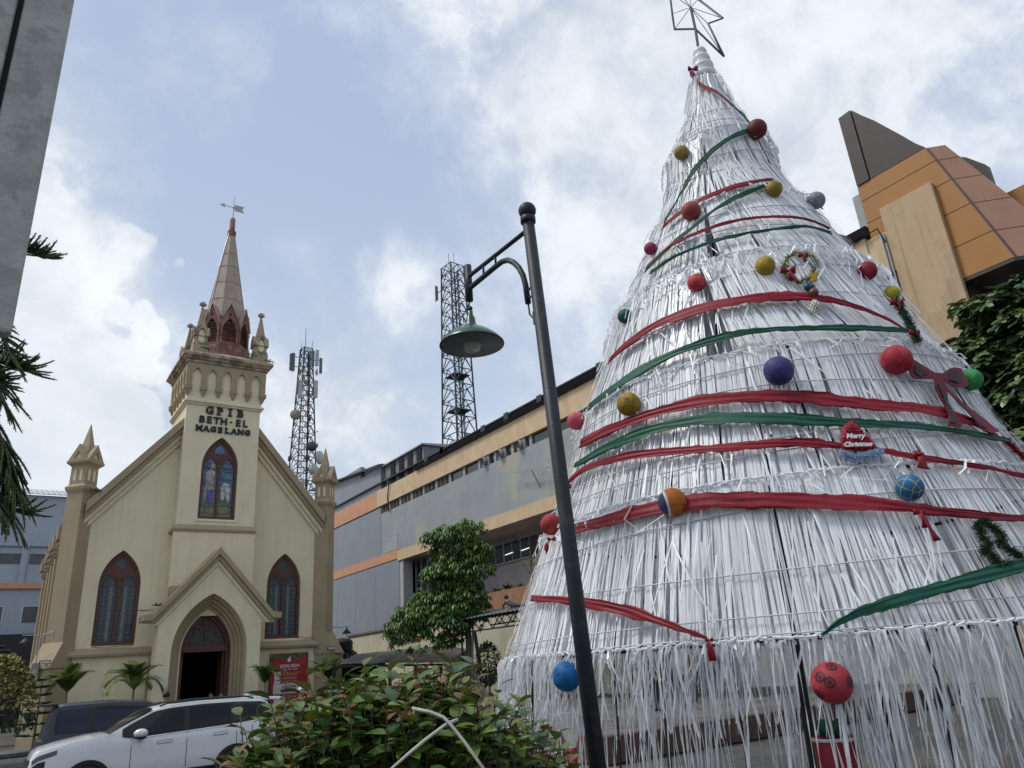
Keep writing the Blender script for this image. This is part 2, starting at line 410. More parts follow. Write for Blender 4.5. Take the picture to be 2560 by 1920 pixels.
# windows -------------------------------------------------
def ring_poly(mb, a, b, fn, w0, w1): mb.prism(a, [b], fn, w0, w1)
def gothic_window(cx, w, z0, zs, za, Yf, picture=False):
    fr = MB()
    ring_poly(fr, arch(cx, w-.003, z0, zs, za-.003), arch(cx, w-.14, z0+.16, zs, za-.19), XZ(Yf), 0, .16)
    win = fr.build('window', m_redwood, CH, bev=.01)
    iw = w-.14
    MB().box(cx-.065, cx+.065, Yf+.02, Yf+.13, z0+.165, zs+.42).build('mullion', m_redwood, win)
    tr = MB()
    lw_, gap = (iw-.065)/2, .0
    zl = zs+.02; zla = zs+.62
    for c in (cx-.065-lw_, cx+.065+lw_):
        tr.prism(arch(c, lw_-.004, zl, zl+.06, zla), [arch(c, lw_-.06, zl+.001, zl+.05, zla-.1)], XZ(Yf), .035, .12)
    tr.build('tracery', m_redwood, win)
    # spandrel above the two lights and the small top light
    top = MB()
    oi = arch(cx, iw-.004, z0+.2, zs, za-.195)
    oi = [p for p in oi if p[1] > zs+.30]
    tl = arch(cx, .25 if w < .9 else .27, zs+.78, zs+.86, za-.34, 6)
    l1 = [p for p in arch(cx-.065-lw_, lw_-.02, zl, zl+.06, zla) if p[1] > zs+.3]
    poly = oi+[(cx+.0, zs+.32)]
    holes = [tl]
    full = [(oi[0][0], oi[0][1])]+oi[1:]
    a1 = [p for p in arch(cx-.065-lw_, lw_-.03, zl, zl+.06, zla-.02) if p[1] > oi[0][1]]
    a2 = [p for p in arch(cx+.065+lw_, lw_-.03, zl, zl+.06, zla-.02) if p[1] > oi[0][1]]
    poly = oi+a2[::-1]+[(cx, oi[0][1]-.02)]+a1[::-1]
    top.prism(poly, [tl], XZ(Yf), .05, .11)
    top.build('spandrel', m_redwood, win)
    cols = M('blue_stained_glass', (.05, .12, .26), .2, .3, 5, .2, 12, spec=.6) if picture else m_glass
    MB().prism([(x, z) for x, z in tl], [], XZ(Yf), .08, .10).build('pane', cols, win)
    for s_, c in ((-1, cx-.065-lw_), (1, cx+.065+lw_)):
        if not picture:
            MB().prism(arch(c, lw_-.01, z0+.165, zl+.06, zla-.04), [], XZ(Yf), .085, .10).build('pane', m_glass, win)
            ld = MB()
            for k in range(1, 4):
                x = c-lw_+2*lw_*k/4
                ld.box(x-.008, x+.008, Yf+.07, Yf+.084, z0+.18, zs+.2)
            zz = z0+.34
            while zz < zs+.2:
                sh = random.uniform(-.02, .02)
                ld.box(c-lw_+.01, c+lw_-.01, Yf+.066, Yf+.08, zz+sh-.008, zz+sh+.008); zz += .21
            zz = z0+.55
            while zz < zs-.1:
                for xx in (c-lw_*.5, c+lw_*.5):
                    ld.add([(xx-.045, Yf+.06, zz), (xx, Yf+.06, zz-.06), (xx+.045, Yf+.06, zz), (xx, Yf+.06, zz+.06)], [(0,1,2,3)])
                zz += .42
            ar = arch(c, lw_-.09, z0+.3, zl+.0, zla-.16, 8)
            ld.tube([(x, Yf+.075, z) for x, z in ar], .012, 4)
            ld.build('leading', m_lead, win)
            st = MB()
            st.prism([(c-.1*s_-.05, z0+.2), (c-.1*s_+.05, z0+.2), (c-.1*s_+.05, zs), (c-.1*s_-.05, zs)], [], XZ(Yf), .081, .084)
            st.build('frosted_strip', M('frosted_glass', (.17, .18, .175), .4, .4, 6), win)
        else:
            g = lambda nm, c_: M('stained_glass_'+nm, c_, .22, .25, 6, .2, 14, spec=.6)
            base = arch(c, lw_-.01, z0+.165, zl+.06, zla-.04)
            zmid = zs-1.0
            MB().prism(base, [], XZ(Yf), .10, .115).build('pane', g('deep_blue', (.04, .095, .19)), win)
            def pc(poly, col, d): MB().prism(poly, [], XZ(Yf), .088-d, .098-d).build('pane', col, win)
            W_ = lw_-.015
            pc([(c-W_, z0+.17), (c+W_, z0+.17), (c+W_, z0+.62), (c+.1, z0+.70), (c-.12, z0+.66), (c-W_, z0+.74)], g('olive', (.12, .125, .06)), 0)
            pc([(c-W_, z0+.75), (c-.12, z0+.67), (c+.1, z0+.71), (c+W_, z0+.63), (c+W_, z0+1.15), (c+.05, z0+1.22), (c-W_, z0+1.1)], g('green', (.035, .11, .04)), 0)
            if s_ < 0:
                pc([(c-.24, z0+.9), (c+.26, z0+.85), (c+.24, z0+1.5), (c+.18, z0+2.1), (c-.05, z0+2.2), (c-.22, z0+1.7)], g('cream_robe', (.26, .22, .19)), .011)
                pc([(c-.16, z0+.86), (c+.24, z0+.82), (c+.2, z0+1.55), (c-.08, z0+1.45)], g('royal_blue', (.035, .05, .25)), .022)
                pc([(c-.2, z0+2.0), (c+.2, z0+2.05), (c+.22, z0+2.42), (c+.04, z0+2.55), (c-.2, z0+2.35)], g('pale_rose', (.36, .33, .33)), .022)
                pc([(c+.0, z0+2.56), (c+.2, z0+2.56), (c+.2, z0+2.8), (c+.1, z0+2.86), (c, z0+2.8)], g('pale_ochre', (.30, .25, .17)), .022)
            else:
                pc([(c-.2, z0+1.0), (c-.08, z0+.98), (c+.0, z0+1.35), (c+.1, z0+.92), (c+.2, z0+.95), (c+.22, z0+1.6), (c+.12, z0+1.85), (c-.12, z0+1.9), (c-.24, z0+1.7)], g('milk_white', (.42, .44, .42)), .011)
                pc([(c-.22, z0+2.1), (c-.05, z0+2.02), (c+.24, z0+2.06), (c+.26, z0+2.3), (c, z0+2.36)], g('sea_green', (.05, .15, .15)), .011)
            ld = MB()
            for k in range(9):
                zz = z0+.32+k*.36; ld.tube([(c-W_, Yf+.058, zz), (c-.1, Yf+.058, zz+random.uniform(-.12, .12)), (c+.12, Yf+.058, zz+random.uniform(-.12, .12)), (c+W_, Yf+.058, zz+random.uniform(-.06, .06))], .009, 4)
            for k in range(7):
                xx = c+random.uniform(-.25, .25); zz = z0+.3+k*.45; ld.tube([(xx, Yf+.058, zz), (xx+random.uniform(-.15, .15), Yf+.058, zz+.4)], .009, 4)
            ld.build('leading', m_lead, win)
    MB().hexa([(cx-w-.08, Yf-.2, z0-.12), (cx+w+.08, Yf-.2, z0-.12), (cx+w+.08, Yf+.2, z0-.12), (cx-w-.08, Yf+.2, z0-.12), (cx-w-.08, Yf-.19, z0-.05), (cx+w+.08, Yf-.19, z0-.05), (cx+w+.08, Yf+.2, z0-.004), (cx-w-.08, Yf+.2, z0-.004)]).build('sill', m_cream, win)
    return win
gothic_window(wL, .87, 3.9, 6.5, 8.1, WY+.16)
gothic_window(wR, .87, 3.9, 6.5, 8.1, WY+.16)
gothic_window(CX, .88, 9.55, 12.15, 13.74, TY+.16, picture=True)

# tower -------------------------------------------------
TH, TC = 1.82, 39.82
tw = MB()
tw.prism([(CX-TH, 0), (CX+TH, 0), (CX+TH, 15.4), (CX-TH, 15.4)], [arch(CX, .88, 9.55, 12.15, 13.74), arch(CX, 1.12, .02, 3.4, 5.25)], XZ(TY), 0, .5)
tw.box(CX-TH, CX-TH+.4, TY+.5, TC+TH, 0, 15.4).box(CX+TH-.4, CX+TH, TY+.5, TC+TH, 0, 15.4).box(CX-TH+.4, CX+TH-.4, TC+TH-.4, TC+TH, 9, 15.4)
tower = tw.build('tower_wall', m_cream, CH)
def frame4(hw):               # the four sides of the tower: (along, outwards, up) -> xyz
    out = []
    for k in range(4):
        c, s = math.cos(k*PI/2), math.sin(k*PI/2)
        out.append(lambda a, d, z, c=c, s=s: (CX + a*c + (-d)*(-s)*1.0*1, TC + a*s*1.0 + (-d)*c, z))
    return out
SIDES = [lambda a, d, z: (CX+a, TC-d, z), lambda a, d, z: (CX-d, TC-a, z), lambda a, d, z: (CX+d, TC+a, z), lambda a, d, z: (CX-a, TC+d, z)]
def band(mb, hw, z0, z1, hw2=None):
    h2 = hw2 or hw
    mb.hexa([(CX-hw, TC-hw, z0), (CX+hw, TC-hw, z0), (CX+hw, TC+hw, z0), (CX-hw, TC+hw, z0), (CX-h2, TC-h2, z1), (CX+h2, TC-h2, z1), (CX+h2, TC+h2, z1), (CX-h2, TC+h2, z1)])
# sill course across the tower front
MB().hexa([(CX-TH-.14, TY-.16, 8.9), (CX+TH+.08, TY-.16, 8.9), (CX+TH+.08, TY+.9, 8.9), (CX-TH-.14, TY+.9, 8.9), (CX-TH-.14, TY-.2, 9.02), (CX+TH+.08, TY-.2, 9.02), (CX+TH+.08, TY+.9, 9.02), (CX-TH-.14, TY+.9, 9.02)]).hexa([(CX-TH-.12, TY-.18, 9.02), (CX+TH+.06, TY-.18, 9.02), (CX+TH+.06, TY+.9, 9.02), (CX-TH-.12, TY+.9, 9.02), (CX-TH-.003, TY-.003, 9.25), (CX+TH+.003, TY-.003, 9.25), (CX+TH+.003, TY+.9, 9.25), (CX-TH-.003, TY+.9, 9.25)]).build('string_course', m_tan, CH, bev=.012)
MB().box(CX-TH-.1, CX+TH+.06, TY-.10, TY-.003, 5.0, 8.9).build('lower_tower_wall', m_cream, CH)
mo = MB(); band(mo, TH+.08, 15.35, 15.45); band(mo, TH+.15, 15.45, 15.56); mo.build('string_course', m_cream, CH, bev=.012)
up = MB(); band(up, TH+.04, 15.56, 17.55); up.build('belfry_wall', m_cream, CH)
nA, aw = 5, .235
pitch_ = .74
for si, sd_ in enumerate(SIDES[:3]):
    hw = TH+.16
    xs = [(-2+i)*pitch_ for i in range(5)]
    poly = [(-hw, 16.3)]
    pts = []
    for c in xs:
        pts += arch(c, aw, 16.3, 16.85, 17.3, 6)
    poly = [(-hw, 16.3)]+pts+[(hw, 16.3), (hw, 17.58), (-hw, 17.58)]
    d0 = TH+.045
    ar = MB().prism(poly, [], lambda a, b, w, f=sd_: f(a, d0+w, b), 0, .13).build('blind_arcade', m_tan, CH)
    edges = [-hw]+[x for c in xs for x in (c-aw, c+aw)]+[hw]
    for j in range(6):
        a, b = edges[2*j], edges[2*j+1]
        cb = MB()
        a0, b0 = a-(.03 if j else 0.0), b+(.03 if j < 5 else 0)
        P = lambda q, d, z: sd_(q, d, z)
        cb.hexa([P(a0, d0+.003, 16.1), P(b0, d0+.003, 16.1), P(b0, d0+.19, 16.1), P(a0, d0+.19, 16.1), P(a0, d0+.003, 16.298), P(b0, d0+.003, 16.298), P(b0, d0+.21, 16.298), P(a0, d0+.21, 16.298)])
        m_ = (a0+b0)/2
        cb.hexa([P(m_-.04, d0+.003, 15.78), P(m_+.04, d0+.003, 15.78), P(m_+.04, d0+.03, 15.78), P(m_-.04, d0+.03, 15.78), P(a0+.02, d0+.003, 16.098), P(b0-.02, d0+.003, 16.098), P(b0-.02, d0+.16, 16.098), P(a0+.02, d0+.16, 16.098)])
        cb.build('corbel', m_tan, ar)
co = MB(); band(co, TH+.24, 17.56, 17.70); band(co, TH+.30, 17.70, 17.86, TH+.42); band(co, TH+.46, 17.86, 18.02); band(co, TH+.44, 18.02, 18.42, TH-.25)
co.build('cornice', m_tan_old, CH, bev=.01)
# spire drum ------------------------------------------------
SX, SY = 8.66, TC
def oct_ring(ap, z, k): a = PI/8+k*PI/4; r = ap/math.cos(PI/8); return (SX+r*math.sin(a), SY-r*math.cos(a), z)
dr = MB()
for z0, z1, a0, a1 in ((18.3, 19.25, 1.34, 1.24), (19.25, 20.9, 1.16, 1.12)):
    vs = [oct_ring(a0, z0, k) for k in range(8)]+[oct_ring(a1, z1, k) for k in range(8)]
    dr.add(vs, [(k, (k+1) % 8, (k+1) % 8+8, k+8) for k in range(8)]+[tuple(range(8, 16))])
drum = dr.build('spire_drum', m_redpaint, CH)
for k in range(8):
    ang = k*PI/4
    ex = np.array([math.cos(ang), math.sin(ang), 0]); nn = np.array([math.sin(ang), -math.cos(ang), 0]); c0 = np.array([SX, SY, 0])
    f8 = lambda a, b, w: tuple(c0+ex*a+nn*(1.15+w)+np.array([0, 0, b]))
    hs = 1.18*math.tan(PI/8)
    g = MB()
    outer = [(-hs, 19.2), (hs, 19.2), (hs, 20.45), (0, 21.55), (-hs, 20.45)]
    hole = arch(0, .36, 19.32, 20.0, 20.75, 6)
    dia = [(-.07, 20.98), (0, 20.9), (.07, 20.98), (0, 21.08)]
    g.prism(outer, [hole, dia], f8, 0, .1)
    gb = g.build('gablet', m_redpaint, CH)
    tp = c0+np.array([0, 0, 21.62]); 
    cpn = MB()
    for s_ in (-1, 1):
        pa, pb = (s_*(hs+.06), 20.36), (0, 21.62)
        back = c0+ex*(s_*hs*.9)+nn*.9+np.array([0, 0, 20.7])
        A = np.array(f8(pa[0], pa[1], .16)); B = np.array(f8(0, 21.62, .16)); Cc = c0+nn*.62+np.array([0, 0, 21.55])
        D = c0+ex*(s_*hs)+nn*.98+np.array([0, 0, 20.40])
        cpn.add([A, B, Cc, D, A+[0,0,.05], B+[0,0,.05], Cc+[0,0,.05], D+[0,0,.05]], [(0,1,2,3),(4,5,6,7),(0,1,5,4),(1,2,6,5),(2,3,7,6),(3,0,4,7)])
    cpn.build('gablet_roof', m_spire, gb)
    if k in (0, 1, 2, 6, 7):
        sl = MB()
        z = 19.36
        while z < 20.62:
            hwid = .345 if z < 20.0 else .345*math.sqrt(max(0.02, 1-((z-20.0)/.80)**1.6))
            a = f8(-hwid, z+.07, .0); b = f8(hwid, z+.07, .0); c = f8(hwid, z, .09); d = f8(-hwid, z, .09)
            e_ = np.array([0, 0, -.015])
            sl.hexa([np.array(a)+e_, np.array(b)+e_, np.array(c)+e_, np.array(d)+e_, a, b, c, d]); z += .115
        sl.build('louver', m_redpaint, gb)
        MB().prism(arch(0, .36, 19.32, 20.0, 20.75, 6), [], f8, -.02, -.006).build('louver_backing', m_dark, gb)
sp = MB()
prof = [(1.08, 20.55), (.93, 21.6), (.70, 23.1), (.46, 24.7), (.27, 26.0), (.16, 26.75)]
sp.lathe([(r/math.cos(PI/8), z) for r, z in prof], 8, (SX, SY, 0), PI/8)
spire = sp.build('spire', m_spire, CH)
rb = MB()
for k in range(8):
    a = PI/8+k*PI/4
    rb.tube([(SX+r/math.cos(PI/8)*math.sin(a), SY-r/math.cos(PI/8)*math.cos(a), z) for r, z in prof], [.035, .035, .03, .028, .025, .02], 5)
rb.build('spire_rib', m_spire, spire)
for z, r in ((22.2, .84), (23.35, .665), (24.45, .50), (25.35, .365)):
    s_ = MB(); pts = []
    for k in range(9):
        a = PI/8+k*PI/4; rr = (r+.012)/math.cos(PI/8); pts.append((SX+rr*math.sin(a), SY-rr*math.cos(a), z+random.uniform(-.06, .06)))
    s_.tube(pts, .016, 4); s_.build('sheet_seam', m_spire, spire)
cap_ = MB(); cap_.lathe([(.12, 26.6), (.24, 26.7), (.25, 26.98), (.16, 27.02), (.15, 27.85), (.1, 27.92)], 8, (SX, SY, 0), PI/8)
cap_.build('spire_cap', m_redpaint, spire)
vn = MB(); vn.tube([(SX, SY, 27.9), (SX, SY, 29.4)], [.035, .018], 6); vane = vn.build('weather_vane', m_steel, CH)
MB().tube([(SX-.62, SY, 28.68), (SX+.3, SY, 28.68)], .025, 5).prism([(SX-.82, 28.68), (SX-.5, 28.54), (SX-.56, 28.68), (SX-.5, 28.82)], [], XZ(SY), -.012, .012).build('arrow', m_steel, vane)
MB().prism([(SX+.06, 28.47), (SX+.62, 28.47), (SX+.50, 28.68), (SX+.62, 28.89), (SX+.06, 28.89)], [], XZ(SY), -.014, .014).build('tail_plate', m_steel, vane)
MB().sphere((SX, SY, 28.68), .07, 8, 6).build('hub', m_steel, vane)
MB().tube([(SX-.16, SY-.1, 26.9), (SX-.75, SY-.9, 24.0), (SX-1.35, SY-1.75, 19.2)], .011, 4).build('lightning_wire', m_steel, CH)
# tower pinnacles
def pinnacle(px, py, name='pinnacle'):
    b = MB(); b.box(px-.38, px+.38, py-.38, py+.38, 18.05, 18.65).box(px-.31, px+.31, py-.31, py+.31, 18.65, 19.45)
    b.add([(px-.26, py-.26, 19.45), (px+.26, py-.26, 19.45), (px+.26, py+.26, 19.45), (px-.26, py+.26, 19.45), (px-.06, py-.06, 20.9), (px+.06, py-.06, 20.9), (px+.06, py+.06, 20.9), (px-.06, py+.06, 20.9)], [(0,1,5,4),(1,2,6,5),(2,3,7,6),(3,0,4,7),(4,5,6,7)])
    p = b.build(name, m_tan, CH, bev=.01)
    g = MB()
    for f in (lambda a, b_, w: (px+a, py-.31-w, b_), lambda a, b_, w: (px-.31-w, py-a, b_), lambda a, b_, w: (px+.31+w, py+a, b_)):
        g.prism(arch(0, .36, 19.15, 19.3, 19.82, 6), [arch(0, .17, 19.151, 19.25, 19.62, 6)], f, -.02, .09)
        g.prism(arch(0, .36, 18.66, 18.7, 18.76, 3), [], f, -.02, .05)
    g.build('gablet', m_tan_old, p)
    nch = MB()
    for f in (lambda a, b_, w: (px+a, py-.31-w, b_), lambda a, b_, w: (px-.31-w, py-a, b_)):
        nch.prism(arch(0, .15, 18.8, 19.25, 19.55, 5), [], f, .005, .02)
    nch.build('niche', m_cream, p)
    fi = MB(); fi.box(px-.05, px+.05, py-.05, py+.05, 20.9, 21.06)
    for dx, dy in ((-.12, 0), (.12, 0), (0, -.12), (0, .12)): fi.box(px+dx-.055, px+dx+.055, py+dy-.055, py+dy+.055, 21.06, 21.2)
    fi.box(px-.09, px+.09, py-.09, py+.09, 21.08, 21.26); fi.build('finial', m_tan_old, p)
for px in (CX-1.42, CX+1.68):
    for py in (TC-1.5, TC+1.5): pinnacle(px, py)
# corner piers: square, turned 45 degrees
def pier(px, py, sgn):
    b = MB()
    h = .60/math.sqrt(2)*math.sqrt(2)
    def dia(mb, r0, z0, r1, z1): mb.lathe([(r0, z0), (r1, z1)], 4, (px, py, 0), 0)
    dia(b, .60, 0, .58, 10.62)
    p = b.build('corner_pier', m_tan, CH, bev=.01)
    c = MB(); c.lathe([(.60, 10.62), (.70, 10.78), (.72, 10.9), (.60, 11.0), (.57, 11.02), (.56, 11.85), (.60, 11.9), (.78, 12.02), (.80, 12.12), (.5, 12.16)], 4, (px, py, 0), 0)
    cap = c.build('pier_cap', m_tan, p, bev=.01)
    for k in range(4):
        a = PI/4+k*PI/2; nn = np.array([math.cos(a), math.sin(a), 0]); ex = np.array([-math.sin(a), math.cos(a), 0]); c0 = np.array([px, py, 0])
        f = lambda u, z, w, nn=nn, ex=ex: tuple(c0+ex*u+nn*w+np.array([0, 0, z]))
        g = MB().prism([(-.52, 12.12), (.52, 12.12), (0, 12.92)], [[(-.2, 12.24), (.2, 12.24), (0, 12.58)]], f, .3, .55).build('pier_gablet', m_tan, p)
        MB().prism([(-.21, 12.23), (.21, 12.23), (0, 12.6)], [], f, .44, .47).build('gablet_panel', m_cream, p)
        for u in (-.16, .16):
            MB().prism(arch(u, .07, 11.2, 11.55, 11.75, 4), [], f, .385, .402).build('lancet_panel', m_cream, p)
    s_ = MB(); s_.lathe([(.36, 12.55), (.30, 12.8), (.02, 14.02)], 4, (px, py, 0), 0); s_.build('pier_spire', m_tan, p, bev=.01)
    # stepped diagonal buttress at the foot
    d = np.array([sgn*.7071, -.7071, 0]); e = np.array([.7071*1, sgn*.7071, 0])
    def fb(u, w, z): return tuple(np.array([px, py, z])+e*u+d*w)
    q = MB(); q.hexa([fb(-.46, -.2, .5), fb(.46, -.2, .5), fb(.46, .95, .5), fb(-.46, .95, .5), fb(-.46, -.2, 3.05), fb(.46, -.2, 3.05), fb(.46, .95, 3.05), fb(-.46, .95, 3.05)])
    q.hexa([fb(-.54, -.2, 0), fb(.54, -.2, 0), fb(.54, 1.05, 0), fb(-.54, 1.05, 0), fb(-.54, -.2, .5), fb(.54, -.2, .5), fb(.54, 1.05, .5), fb(-.54, 1.05, .5)])
    bt = q.build('pier_buttress', m_tan, p, bev=.012)
    MB().hexa([fb(-.5, -.2, 3.05), fb(.5, -.2, 3.05), fb(.5, 1.06, 3.05), fb(-.5, 1.06, 3.05), fb(-.5, -.2, 4.15), fb(.5, -.2, 4.15), fb(.5, .45, 4.10), fb(-.5, .45, 4.10)]).build('buttress_weathering', m_tan, bt, bev=.012)
pier(2.75, 38.95, -1)
pier(14.40, 38.95, 1)

# porch -------------------------------------------------
pw = MB()
hp = 2.27
pw.prism([(CX-hp-.05, 0), (CX+hp-.12, 0), (CX+hp-.12, 5.0), (CX, 7.45), (CX-hp-.05, 5.0)], [arch(CX-.08, 1.64, .02, 3.35, 5.92, 14)], XZ(PY), 0, .3)
pw.box(CX-hp-.05, CX-hp+.3, PY+.301, TY-.003, 0, 5.0).box(CX+hp-.45, CX+hp-.12, PY+.301, TY-.003, 0, 5.0)
porch = pw.build('porch', m_cream, CH)
for k in range(1, 5):
    hw = 1.64-.125*k
    MB().prism([(CX-1.9, .0), (CX+1.75, .0), (CX+1.75, 6.3), (CX-1.9, 6.3)], [arch(CX-.08, hw, .02, 3.35, 5.92-.15*k, 14)], XZ(PY+.3+.17*(k-1)), .002, .17).build('arch_order', m_tan, porch, bev=.03)
for sgn in (-1, 1):
    first = None
    for lo, hi, yo, mt in ((.48, .80, .34, m_tan), (.24, .48, .22, m_tan), (.02, .24, .1, m_cream)):
        xa, xb = CX, CX+sgn*2.62
        z = lambda x, t: 7.2-1.12*abs(x-CX)+t
        poly = [(xa, z(xa, lo)), (xb, z(xb, lo)), (xb, z(xb, hi)), (xa, z(xa, hi))]
        # kneeler: the moulding turns level at its foot
        xk = CX+sgn*(2.62-(.48-lo)*.55)
        poly = [(xa, z(xa, lo)), (xk, z(xk, lo)), (xk+sgn*.38, z(xk, lo)), (xk+sgn*.38, z(xk, hi)-.06), (xk, z(xk, hi)-.02), (xa, z(xa, hi))]
        ob = MB().prism(poly, [], XZ(PY-yo), 0, yo+(TY-PY-.01 if lo > .4 else -.004)).build('porch_coping' if first is None else 'coping_moulding', mt, CH if first is None else first, bev=.012)
        first = first or ob
# door surround, tympanum with a cross
dY = TY+.30
df = MB()
df.prism(arch(CX-.05, 1.11, .3, 3.4, 5.2, 12), [arch(CX-.05, .97, .301, 3.4, 4.98, 12)], XZ(dY), -.1, .08)
door = df.build('door_frame', m_redwood, CH, bev=.01)
MB().box(CX-1.02, CX+.92, dY-.13, dY+.06, 3.42, 3.68).build('transom', m_redwood, door, bev=.01)
MB().prism([p for p in arch(CX-.05, .965, 3.68, 3.70, 4.97, 12)], [], XZ(dY), .02, .05).build('tympanum', M('smoky_tympanum_glass', (.05, .045, .04), .35, .3, 4), door)
tr = MB()
for a in range(0, 181, 30):
    c_ = (CX-.05+.72*math.cos(R(a)), 3.75+.98*math.sin(R(a)))
    tr.prism([(c_[0]+.17*math.cos(t*PI/8), c_[1]+.17*math.sin(t*PI/8)) for t in range(16)], [[(c_[0]+.115*math.cos(t*PI/8), c_[1]+.115*math.sin(t*PI/8)) for t in range(16)]], XZ(dY), -.04-.002*(a/30), .018)
tr.build('tracery', m_redwood, door)
MB().box(CX-.1, CX, dY-.06, dY+.018, 3.95, 4.75).box(CX-.32, CX-.102, dY-.058, dY+.016, 4.38, 4.48).box(CX+.002, CX+.22, dY-.058, dY+.016, 4.38, 4.48).build('cross', m_redwood, door)
for s_, a in ((-1, .25), (1, -.25)):
    MB().box(CX-.05+s_*.93, CX-.05+s_*.87, dY+.1, dY+1.0, .3, 3.40).build('door_leaf', m_redwood, door)
MB().box(CX-1.6, CX+1.5, 37.0-.6, 38.3, .0, .28).box(CX-1.9, CX+1.8, 35.9, 36.398, .0, .14).build('door_step', m_conc, CH, bev=.02)
MB().box(3.3, 13.9, 44, 44.2, 0, 9).build('nave_dark_sheet', m_dark, CH)  # near-black sheet across the nave, stands in for the unlit interior
# lettering on the tower
def word(txt, x0, x1, zb, size, serif):
    n = len(txt)
    for i, chx in enumerate(txt):
        if chx == ' ': continue
        x = x0+(x1-x0)*i/(n-1)
        if chx == '-':
            MB().box(x-.05, x+.05, TY-.07, TY-.004, zb+size*.3, zb+size*.44).build('letter', m_black, CH); continue
        me = text_mesh(chx, size*1.07, .03, .024 if serif else .018)
        me.name = 'letter'; me.materials.clear(); me.materials.append(m_black)
        L = Matrix.Translation(Vector((x-CX, TY-.035-39.5, zb))) @ FRONT
        if serif: L = L @ Matrix.Diagonal((1.0, 1, 1, 1))
        lo = place(me, 'letter', L, CH)
        if serif:
            vs = [v.co for v in me.vertices]; mnx, mxx = min(v.x for v in vs), max(v.x for v in vs); mnz, mxz = min(v.y for v in vs), max(v.y for v in vs)
            s_ = MB(); t_ = size*.13; y0 = TY-.072
            def sb(a, b, zz): s_.box(x+a, x+b, y0, TY-.004, zb+zz, zb+zz+t_)
            e = size*.07
            if chx in 'PIMANLE B'.replace(' ', ''):
                if chx == 'I': sb(mnx-e*1.6, mxx+e*1.6, mnz-.004); sb(mnx-e*1.6, mxx+e*1.6, mxz-t_+.004)
                elif chx == 'P': sb(mnx-e*1.2, mnx+size*.36, mnz-.004); sb(mnx-e*1.2, mnx+size*.1, mxz-t_+.004)
                elif chx in 'BE': sb(mnx-e*1.2, mnx+size*.1, mnz-.004); sb(mnx-e*1.2, mnx+size*.1, mxz-t_+.004)
                elif chx == 'L': sb(mnx-e*1.2, mnx+size*.1, mnz-.004); sb(mnx-e*1.2, mnx+size*.3, mxz-t_+.004)
                elif chx in 'MN': sb(mnx-e, mnx+size*.22, mnz-.004); sb(mnx-e, mnx+size*.14, mxz-t_+.004); sb(mxx-size*.14, mxx+e, mxz-t_+.004); (sb(mxx-size*.22, mxx+e, mnz-.004) if chx == 'M' else None)
                elif chx == 'A': sb(mnx-e, mnx+size*.2, mnz-.004); sb(mxx-size*.2, mxx+e, mnz-.004)
            if s_.v: s_.build('letter_serif', m_black, CH)
word('GPIB', CX-.72, CX+.80, 14.92, .50, True)
word('BETH-EL', CX-1.06, CX+1.08, 14.42, .46, False)
word('MAGELANG', CX-1.16, CX+1.22, 13.98, .36, True)
# weeds growing on ledges
m_weed = M('weed_green', (.06, .11, .03), .7, .3, 10, trans=.3)
wd_ = MB()
for c0, n_, r_ in (((3.25, 38.25, 10.62), 30, .28), ((6.1, 36.65, 5.35), 26, .26), ((7.4, 37.45, 18.2), 30, .5), ((9.6, 37.45, 18.25), 60, .7), ((10.6, 37.6, 18.1), 30, .4), ((2.45, 48.0, 9.3), 14, .3)):
    for i in range(n_):
        a = random.uniform(0, 2*PI); d = random.uniform(0, r_); b = Vector((c0[0]+d*math.cos(a), c0[1]+d*.4*math.sin(a), c0[2]))
        t = b+Vector((random.uniform(-.12, .12), random.uniform(-.1, .05), random.uniform(.03, .2)*(1 if n_ < 60 else .5)))
        w_ = Vector((random.uniform(-.05, .05), .02, .02)); wd_.add([b, (b+t)/2+w_, t, (b+t)/2-w_], [(0,1,2,3)])
wd_.build('ledge_weed', m_weed, CH, kind='stuff')
# ================================================================ department store (long hall to the right)
XM = 26.0
m_panel = M('blue_grey_cladding', (.25, .275, .305), .55, .06, .5, .06, 20, streak=.25, streak_col=(.12, .13, .145))
m_grey = M('old_grey_render', (.32, .34, .352), .75, .1, .5, .15, 20, streak=.4, streak_col=(.2, .21, .21), patch=(.40, .40, .32), patch_amt=.28, patch_scale=.22)
m_coral = M('coral_paint', (.60, .31, .175), .75, .08, 1, .1, 20, streak=.35, streak_col=(.36, .17, .09))
m_creamband = M('stained_cream_band', (.63, .475, .30), .8, .1, 1, .15, 20, streak=.55, streak_col=(.32, .2, .11))
m_winglass = M('dark_window_glass', (.018, .021, .024), .12, .3, 2, spec=.7)
m_alu = M('aluminium_frame', (.33, .34, .35), .45, .1, 6, metal=.4)
m_roofdk = M('dark_metal_roof', (.035, .04, .047), .45, .25, 2, .1, 10, metal=.3)
m_louv = M('louver_grey', (.3, .29, .27), .6, .2, 3)
m_orange = M('orange_composite_panel', (.37, .172, .048), .5, .08, .7, .03, 10, streak=.3, streak_col=(.27, .115, .02))
m_pinkor = M('brown_pink_composite_panel', (.36, .195, .125), .5, .08, .7, .03, 10, streak=.2)
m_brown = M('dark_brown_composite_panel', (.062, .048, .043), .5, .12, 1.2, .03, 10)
m_pil = M('stained_tan_concrete', (.5, .36, .215), .85, .12, .7, .2, 18, streak=.75, streak_col=(.24, .175, .115), patch=(.43, .315, .195), patch_amt=.4, patch_scale=.7)
m_tube = M('fluorescent_tube', (.8, .9, .95), .5, emit=(.75, .92, 1.0, 1.0))

